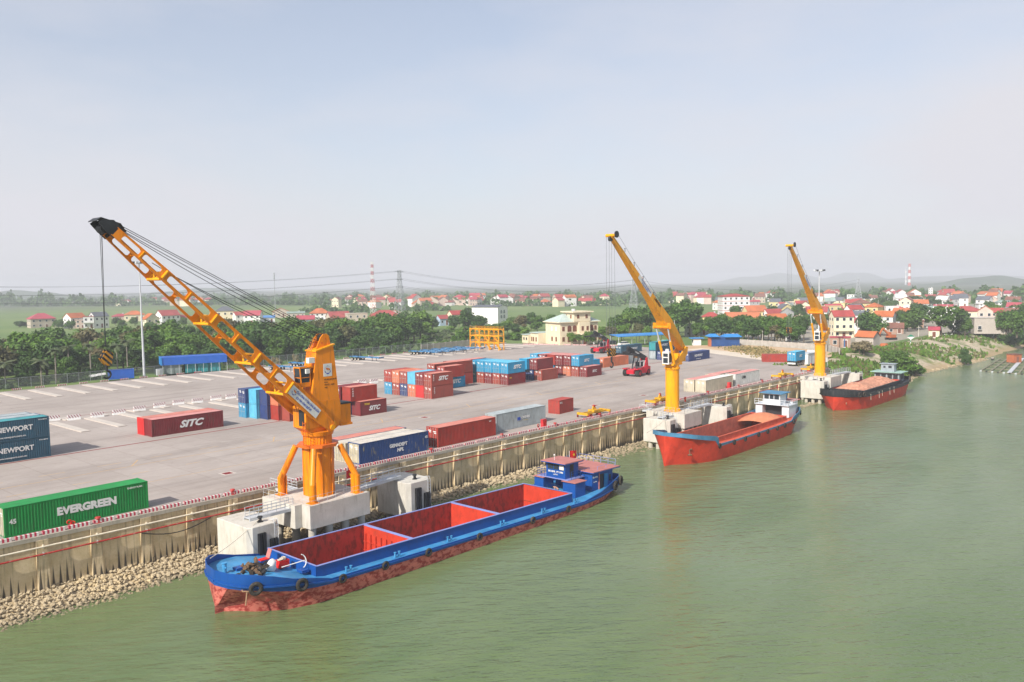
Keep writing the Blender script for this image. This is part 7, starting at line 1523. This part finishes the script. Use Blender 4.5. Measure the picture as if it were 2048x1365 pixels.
for i in range(34):
    p=G(rnd.uniform(858,1085),rnd.uniform(664,690),-.45); kd=rnd.choice(('bright','mid','mid','dark')); bush((p.x,p.y+9),rnd.uniform(2,4.5),rnd.uniform(4,8),kd,'%s bush on the rough green between the far fence and the white block house'%kd,'bushes on the rough green')
# ================================================================ RIVER BANK: bushes, excavator, navigation sign, fish farm
def on_bank(px,py,z0=-3):
    z=z0
    for _ in range(30): p=G(px,py,z); z=.5*z+.5*bank_z(p.x,p.y)
    return Vector((p.x,p.y,z))
for px,py,h,w,kd in ((1790,742,6.5,8,'mid'),(1810,750,5.5,8,'bright'),(1774,733,4.5,6,'mid'),(1830,753,3.5,6,'mid')): p=on_bank(px,py); tree(p,h,w,kd,'%s spreading bush tree on the river bank behind the cargo barge'%{'mid':'mid green','bright':'bright green'}[kd],'bushy trees on the near bank',low=.08)
for px,py,h,w in ((1728,712,4.5,6),(1718,708,4,5)): tree(on_bank(px,py),h,w,'dry','half bare brown tree on the bank by the boundary wall','half bare trees by the boundary wall',low=.2)
for px,py,h,w in ((1926,728,5,3.4),(1934,732,4,3.2),(2022,690,4,7),(2040,688,5,8),(2008,688,3.5,5)): tree(on_bank(px,py),h,w,'dark','dark bush tree at the water edge farther along the bank','bush trees along the far bank',low=.08)
bs=MB()
for i in range(5200):
    x=rnd.choice((rnd.uniform(214,300),rnd.uniform(214,420))); d=rnd.uniform(3,25); y=shore(x)+d
    if hsh(x*.25,y*.3)<-.08 or y>yq(x)+30: continue
    z=bank_z(x,y); k=2 if x>300 else 3
    for j in range(k):
        a=rnd.uniform(0,6.3); h=rnd.uniform(.3,1.1)*(1.6 if rnd.random()<.12 else 1); w=rnd.uniform(.25,.6); e=Vector((cos(a),sin(a),0))*w; p=Vector((x+rnd.uniform(-.5,.5),y+rnd.uniform(-.5,.5),z-.05)); l=Vector((rnd.uniform(-.3,.3),rnd.uniform(-.3,.3),0)); bs.add([p-e,p+e,p+e*.6+l+Vector((0,0,h)),p-e*.5+l+Vector((0,0,h*.85))],[(0,1,2,3)],rnd.choice((0,0,1,2)))
tag(bs.build('bank_grass',[LM['bright'],LM['olive'],LM['mid']]),None,None,None,'stuff')
ds=MB()
for i in range(1500):
    f=rnd.random(); x=226+40*f+rnd.uniform(-6,6); y=92+38*f+rnd.uniform(-6,8); 
    if x<228: continue
    a=rnd.uniform(0,6.3); h=rnd.uniform(.15,.6); w=rnd.uniform(.2,.5); e=Vector((cos(a),sin(a),0))*w; p=Vector((x,y,-.08)); ds.add([p-e,p+e,p+e*.6+Vector((0,0,h)),p-e*.5+Vector((0,0,h*.85))],[(0,1,2,3)],rnd.choice((0,0,0,1)))
tag(ds.build('dry_grass',[LM['straw'],LM['olive']]),None,None,None,'stuff')
br=MB()
for i in range(420):
    x=rnd.choice((rnd.uniform(206,240),rnd.uniform(240,330))); y=shore(x)+abs(rnd.gauss(.2,1.2)); s=stone_mesh(rnd.randrange(9)); sc=rnd.uniform(.25,.6); Mx=Matrix.LocRotScale(Vector((x,y,bank_z(x,y)+.05)),None,Vector((sc*1.3,sc,sc*.7))); br.add([Mx@Vector(v) for v in s.v],s.f)
tag(br.build('bank_stones',M_stone),None,None,None,'stuff')
# stepped stone revetment at the end of the quay
rv=bpy.data.objects.new('revetment',None); C.objects.link(rv); tag(rv,'stepped concrete bank steps at the end of the quay by the third crane','revetment'); rv.location=(214,79,-3.6); rv.rotation_euler=(0,0,R(14))
for k in range(6): MB().bx(2+k*.6,17-k*.3,k*1.5,k*1.5+1.48,-2.5,.4+k*.62).build('step',M_conc2,rv)
ex=thing('excavator','orange red excavator arm and body parked by the brick house','excavator',G(1782,680,-.45),R(150)); b=MB(); b.bx(-1.4,1.4,-1.2,1.2,.9,2.0); b.bx(-.2,1.2,-1.15,-.1,2.0,2.9); b.build('body',ROOF['orange'],ex)
for y in (-1,1): MB().bx(-1.8,1.8,y-.3,y+.3,0,.85).build('track',M_black,ex)
b=MB(); b.bar((1.2,.3,1.8),(4.2,.3,4.6),.5,.6); b.build('boom',ROOF['orange'],ex); b=MB(); b.bar((4.2,.3,4.6),(6.6,.3,1.2),.4,.5); b.build('arm',ROOF['orange'],ex); b=MB(); b.bx(6.1,7.2,-.3,.9,.2,1.2); b.build('bucket',M_dark,ex)
p=G(1821,698,-2.5); t=thing('navigation_sign','river sign with green and white triangles on a banded pole','sign',p); h=zat(1821,671,p)-p.z
for i in range(6): MB().cyl((0,0,h*.75*i/6-.5*(i==0)),(0,0,h*.75*(i+1)/6-.001),.14,n=8).build('pole_band',M_white if i%2 else paint('sign_green',(.02,.22,.13),.6),t)
b=MB(); b.prism([(-1.5,h*.88),(1.5,h*.88),(0,h*.66)],-.08,.0,f=lambda a,c,z:(a*.67,-a*.74+z,c)); b.build('white_triangle',M_white,t); b=MB(); b.prism([(-1.5,h*.89),(1.5,h*.89),(0,h*1.06)],-.08,0,f=lambda a,c,z:(a*.67,-a*.74+z,c)); b.build('green_triangle',paint('sign_green',(.02,.22,.13)),t)
p=G(1768,700,-1.2); t=thing('buoy_shed','orange topped round hut with a green band on the bank','hut',(p.x,p.y,-1.6)); MB().cyl((0,0,-1),(0,0,1.6),1.6,n=16).build('drum',CM['seagreen'],t,smooth=True); MB().cyl((0,0,1.6),(0,0,2.6),1.7,1.0,16).build('top',ROOF['orange'],t,smooth=True)
p=on_bank(2010,684); t=thing('boat_hut','small red walled hut with crimson roof at the far water edge','hut',p,R(20)); MB().bx(-1.8,1.8,-1.5,1.5,-1,2.2).build('wall',ROOF['orange'],t); b=MB(); b.loft([[(-2.3,-2,2.2),(2.3,-2,2.2),(2.3,2,2.9),(-2.3,2,2.9)],[(-2.3,-2,2.35),(2.3,-2,2.35),(2.3,2,3.05),(-2.3,2,3.05)]]); b.build('roof',ROOF['crimson'],t); MB().bx(-.5,.5,-1.55,-1.505,-.2,1.7).build('door',M_shut,t)
ff=thing('fish_farm','floating fish farm of bamboo frames and net pens','fish farm',(0,0,WL)); c0,c1,c2,c3=[Vector((q.x,q.y,.12)) for q in (G(1962,743,WL),G(2000,720,WL),G(2120,716,WL),G(2120,756,WL))]
M_bam=paint('weathered_bamboo',(.20,.19,.13),.9,.25,2); M_netw=paint('green_net_water',(.10,.13,.05),.6,.2)
for i in range(6):
    f=i/5; b=MB(); b.bar(c0.lerp(c1,f),c3.lerp(c2,f),.55,.22); b.build('frame_beam',M_bam,ff)
for i in range(9):
    f=i/8; b=MB(); b.bar(c0.lerp(c3,f)+Vector((0,0,.16)),c1.lerp(c2,f)+Vector((0,0,.16)),.5 if i!=3 else 1.2,.15); b.build('cross_plank',M_bam if i!=3 else M_galv,ff)
b=MB(); 
for i in range(8):
    for j in range(5):
        q=lambda a,c_: c0.lerp(c1,c_/5).lerp(c3.lerp(c2,c_/5),a/8)-Vector((0,0,.08)); b.add([q(i+.1,j+.1),q(i+.9,j+.1),q(i+.9,j+.9),q(i+.1,j+.9)],[(0,1,2,3)])
b.build('net_pens',M_netw,ff)
for i in range(14): q=c0.lerp(c3,i/13); MB().cyl(q+Vector((-.5,0,-.05)),q+Vector((.5,0,-.05)),.3,n=8).build('float_drum',M_dark if i%2 else M_galv,ff)
t=thing('raft_cabin','small red orange cabin standing on the floating fish farm','cabin',G(2028,725,WL+.3),R(-30)); MB().bx(-1.7,1.7,-1.4,1.4,0,2.7).build('wall',ROOF['orange'],t); b=MB(); b.bx(-1.9,1.9,-1.6,1.6,2.705,2.85); b.build('roof',ROOF['brown'],t); MB().bx(-.5,.5,-1.44,-1.405,.1,2.0).build('door',ROOF['brown'],t)
t=thing('rowing_boat','small dark rowing boat moored at the far bank','boat',G(1985,719,WL)+Vector((0,0,0)),R(10)); b=MB(); b.loft([[(-2.4,-.1,.35),(-2.4,.1,.35),(-2.4,.05,.1),(-2.4,-.05,.1)],[(-1,-.6,.4),(-1,.6,.4),(-1,.4,-.1),(-1,-.4,-.1)],[(1.2,-.6,.4),(1.2,.6,.4),(1.2,.4,-.1),(1.2,-.4,-.1)],[(2.4,-.15,.5),(2.4,.15,.5),(2.4,.05,.2),(2.4,-.05,.2)]]); b.build('hull',M_dark,t); MB().bx(-.8,.8,-.4,.4,.41,.55).build('thwart',M_sandpale,t)
for px,py,h in ((1520,706,6.5),):
    pass
for px,yt,yb_,lb in ((1525,645,685,'concrete power pole before the trees behind the boundary wall'),(1714,640,690,'tall concrete power pole beside the cream balcony house'),(1914,641,664,'slim white lamp post on the river road'),(1928,645,664,'second slim lamp post on the river road'),(1837,652,674,'white lamp post left of the flowering tree'),(1756,600,630,'thin grey pole behind the town roofs')):
    p=G(px,yb_,-.45); h=zat(px,yt,p)+.45; t=thing('utility_pole',lb,'pole',p); MB().cyl((0,0,0),(0,0,h),.17,.11,8).build('pole',M_conc,t); MB().bx(-.9,.9,-.06,.06,h-.9,h-.75).build('cross_arm',M_conc,t)
p=G(1689,697,0); t=thing('banner_sign','small blue standing banner on the dry soil lot','sign',(p.x,p.y,-.06),R(30)); MB().bx(-.6,.6,-.04,.04,.5,3.2).build('panel',M_bluemetal2,t); MB().bx(-.05,.05,-.06,-.041,0,.5).build('foot',M_galv,t)
p=G(1662,722,0); t=thing('notice_board','red and white notice board at the quay end','sign',(218.5,83.6,-.2),R(-30)); MB().bx(-1.6,1.6,-.05,.05,1.2,2.4).build('panel',M_white,t); MB().bx(-.3,.9,-.07,-.051,1.25,2.35).build('red_panel',M_flag,t)
for x in (-1.5,1.5): MB().bx(x-.06,x+.06,-.04,.04,0,1.19).build('post',M_galv,t)
# ================================================================ FAR WOODS, HILLS, HAZE
fw=MB(); g=random.Random(21)
def woods(px0,px1,py,ht,n,dp=60,leaf=2.0):
    for i in range(n):
        px=g.uniform(px0,px1); p=G(px,py+g.uniform(-1.2,1.0),-.45); r=p.normalized(); p=p+Vector((r.x,r.y,0))*g.uniform(0,dp); H_=ht*(.65+.35*sin(px*.09)+.18*sin(px*.31+1)+.1*sin(px*.9)); z=H_*g.random()**.6; s=leaf*g.uniform(.6,1.4); u=Vector((g.gauss(0,1),g.gauss(0,1),g.gauss(0,.4))).normalized()*s; w=Vector((g.gauss(0,.6),g.gauss(0,.6),1)).normalized()*s*.8; c=p+Vector((0,0,z)); fw.add([c-u-w*.3,c+u*.3-w,c+u+w*.3,c-u*.2+w],[(0,1,2,3)],g.choice((0,0,1)))
woods(-20,260,613,16,2600); woods(-20,140,611,22,1500,120); woods(200,640,611,10,2600); woods(560,1010,611,10,3200); woods(930,1360,609,10,2600); woods(990,1240,613,7,1600,30,1.5); woods(1200,1460,604,9,1400); woods(1480,1720,604,10,2600); woods(1700,2070,603,9,3200); woods(1880,2070,598,12,1600); woods(-60,2100,603,9,5200,150,2.6); woods(-60,2100,598,10,4200,250,3.2); woods(600,760,626,7,1000,30,1.4); woods(780,900,622,7,900,30,1.4)
tag(fw.build('far_woods',[LM['dark'],LM['mid']]),None,None,None,'stuff')
def hill(px0,px1,pk,dist,name='hills',seed=0,dp=500,ex=1.3):
    b=MB(); n=40; m_=10; vs=[]
    for i in range(n+1):
        px=px0+(px1-px0)*i/n; d=ray(px,600); 
        f=i/n; e=max(0,sin(pi*f))**ex
        for j in range(m_+1):
            k=(dist+dp*j/m_)/(SH*d.x+CH*d.y); c=sin(pi*j/m_)**.8; ridge=.78+.14*sin(f*9+seed)+.08*sin(f*23+seed*2); z=pk*e*c*ridge; vs.append((d.x*k,d.y*k,-.6+z))
    b.add(vs,[(i*(m_+1)+j,(i+1)*(m_+1)+j,(i+1)*(m_+1)+j+1,i*(m_+1)+j+1) for i in range(n) for j in range(m_)])
    struct(b.build(name,M_hill,smooth=True))
M_hill=paint('wooded_hill',(.045,.075,.03),.95,.35,.02)
def peak(px,py,dist):
    d=ray(px,py); k=dist/(SH*d.x+CH*d.y); return H+d.z*k
hill(1400,1690,92,6200,'hills',1,500,1.9); hill(1590,1810,78,6000,'hills',2.2,500,1.8); hill(1640,2200,34,5200,'hills',3.1); hill(1830,2150,26,2300,'hills',4,300); hill(-160,170,36,2600,'hills',.5,250); hill(-120,30,44,2500,'hills',3,200); hill(260,560,30,3400,'hills',2,250)
hz_=MB().bx(-1500,4200,-700,3600,WL-3,70).build('haze',None) if False else None
hb=MB(); hb.bx(-2600,7600,-1000,6600,WL-3.5,84); mh=bpy.data.materials.new('haze'); mh.use_nodes=True; t=mh.node_tree; t.nodes.clear(); o_=t.nodes.new('ShaderNodeOutputMaterial'); v_=t.nodes.new('ShaderNodeVolumePrincipled'); v_.inputs['Color'].default_value=(.92,.95,1.0,1); v_.inputs['Density'].default_value=.00032; v_.inputs['Anisotropy'].default_value=.0; t.links.new(v_.outputs[0],o_.inputs['Volume'])
tag(hb.build('haze',mh),None,None,None,'stuff')
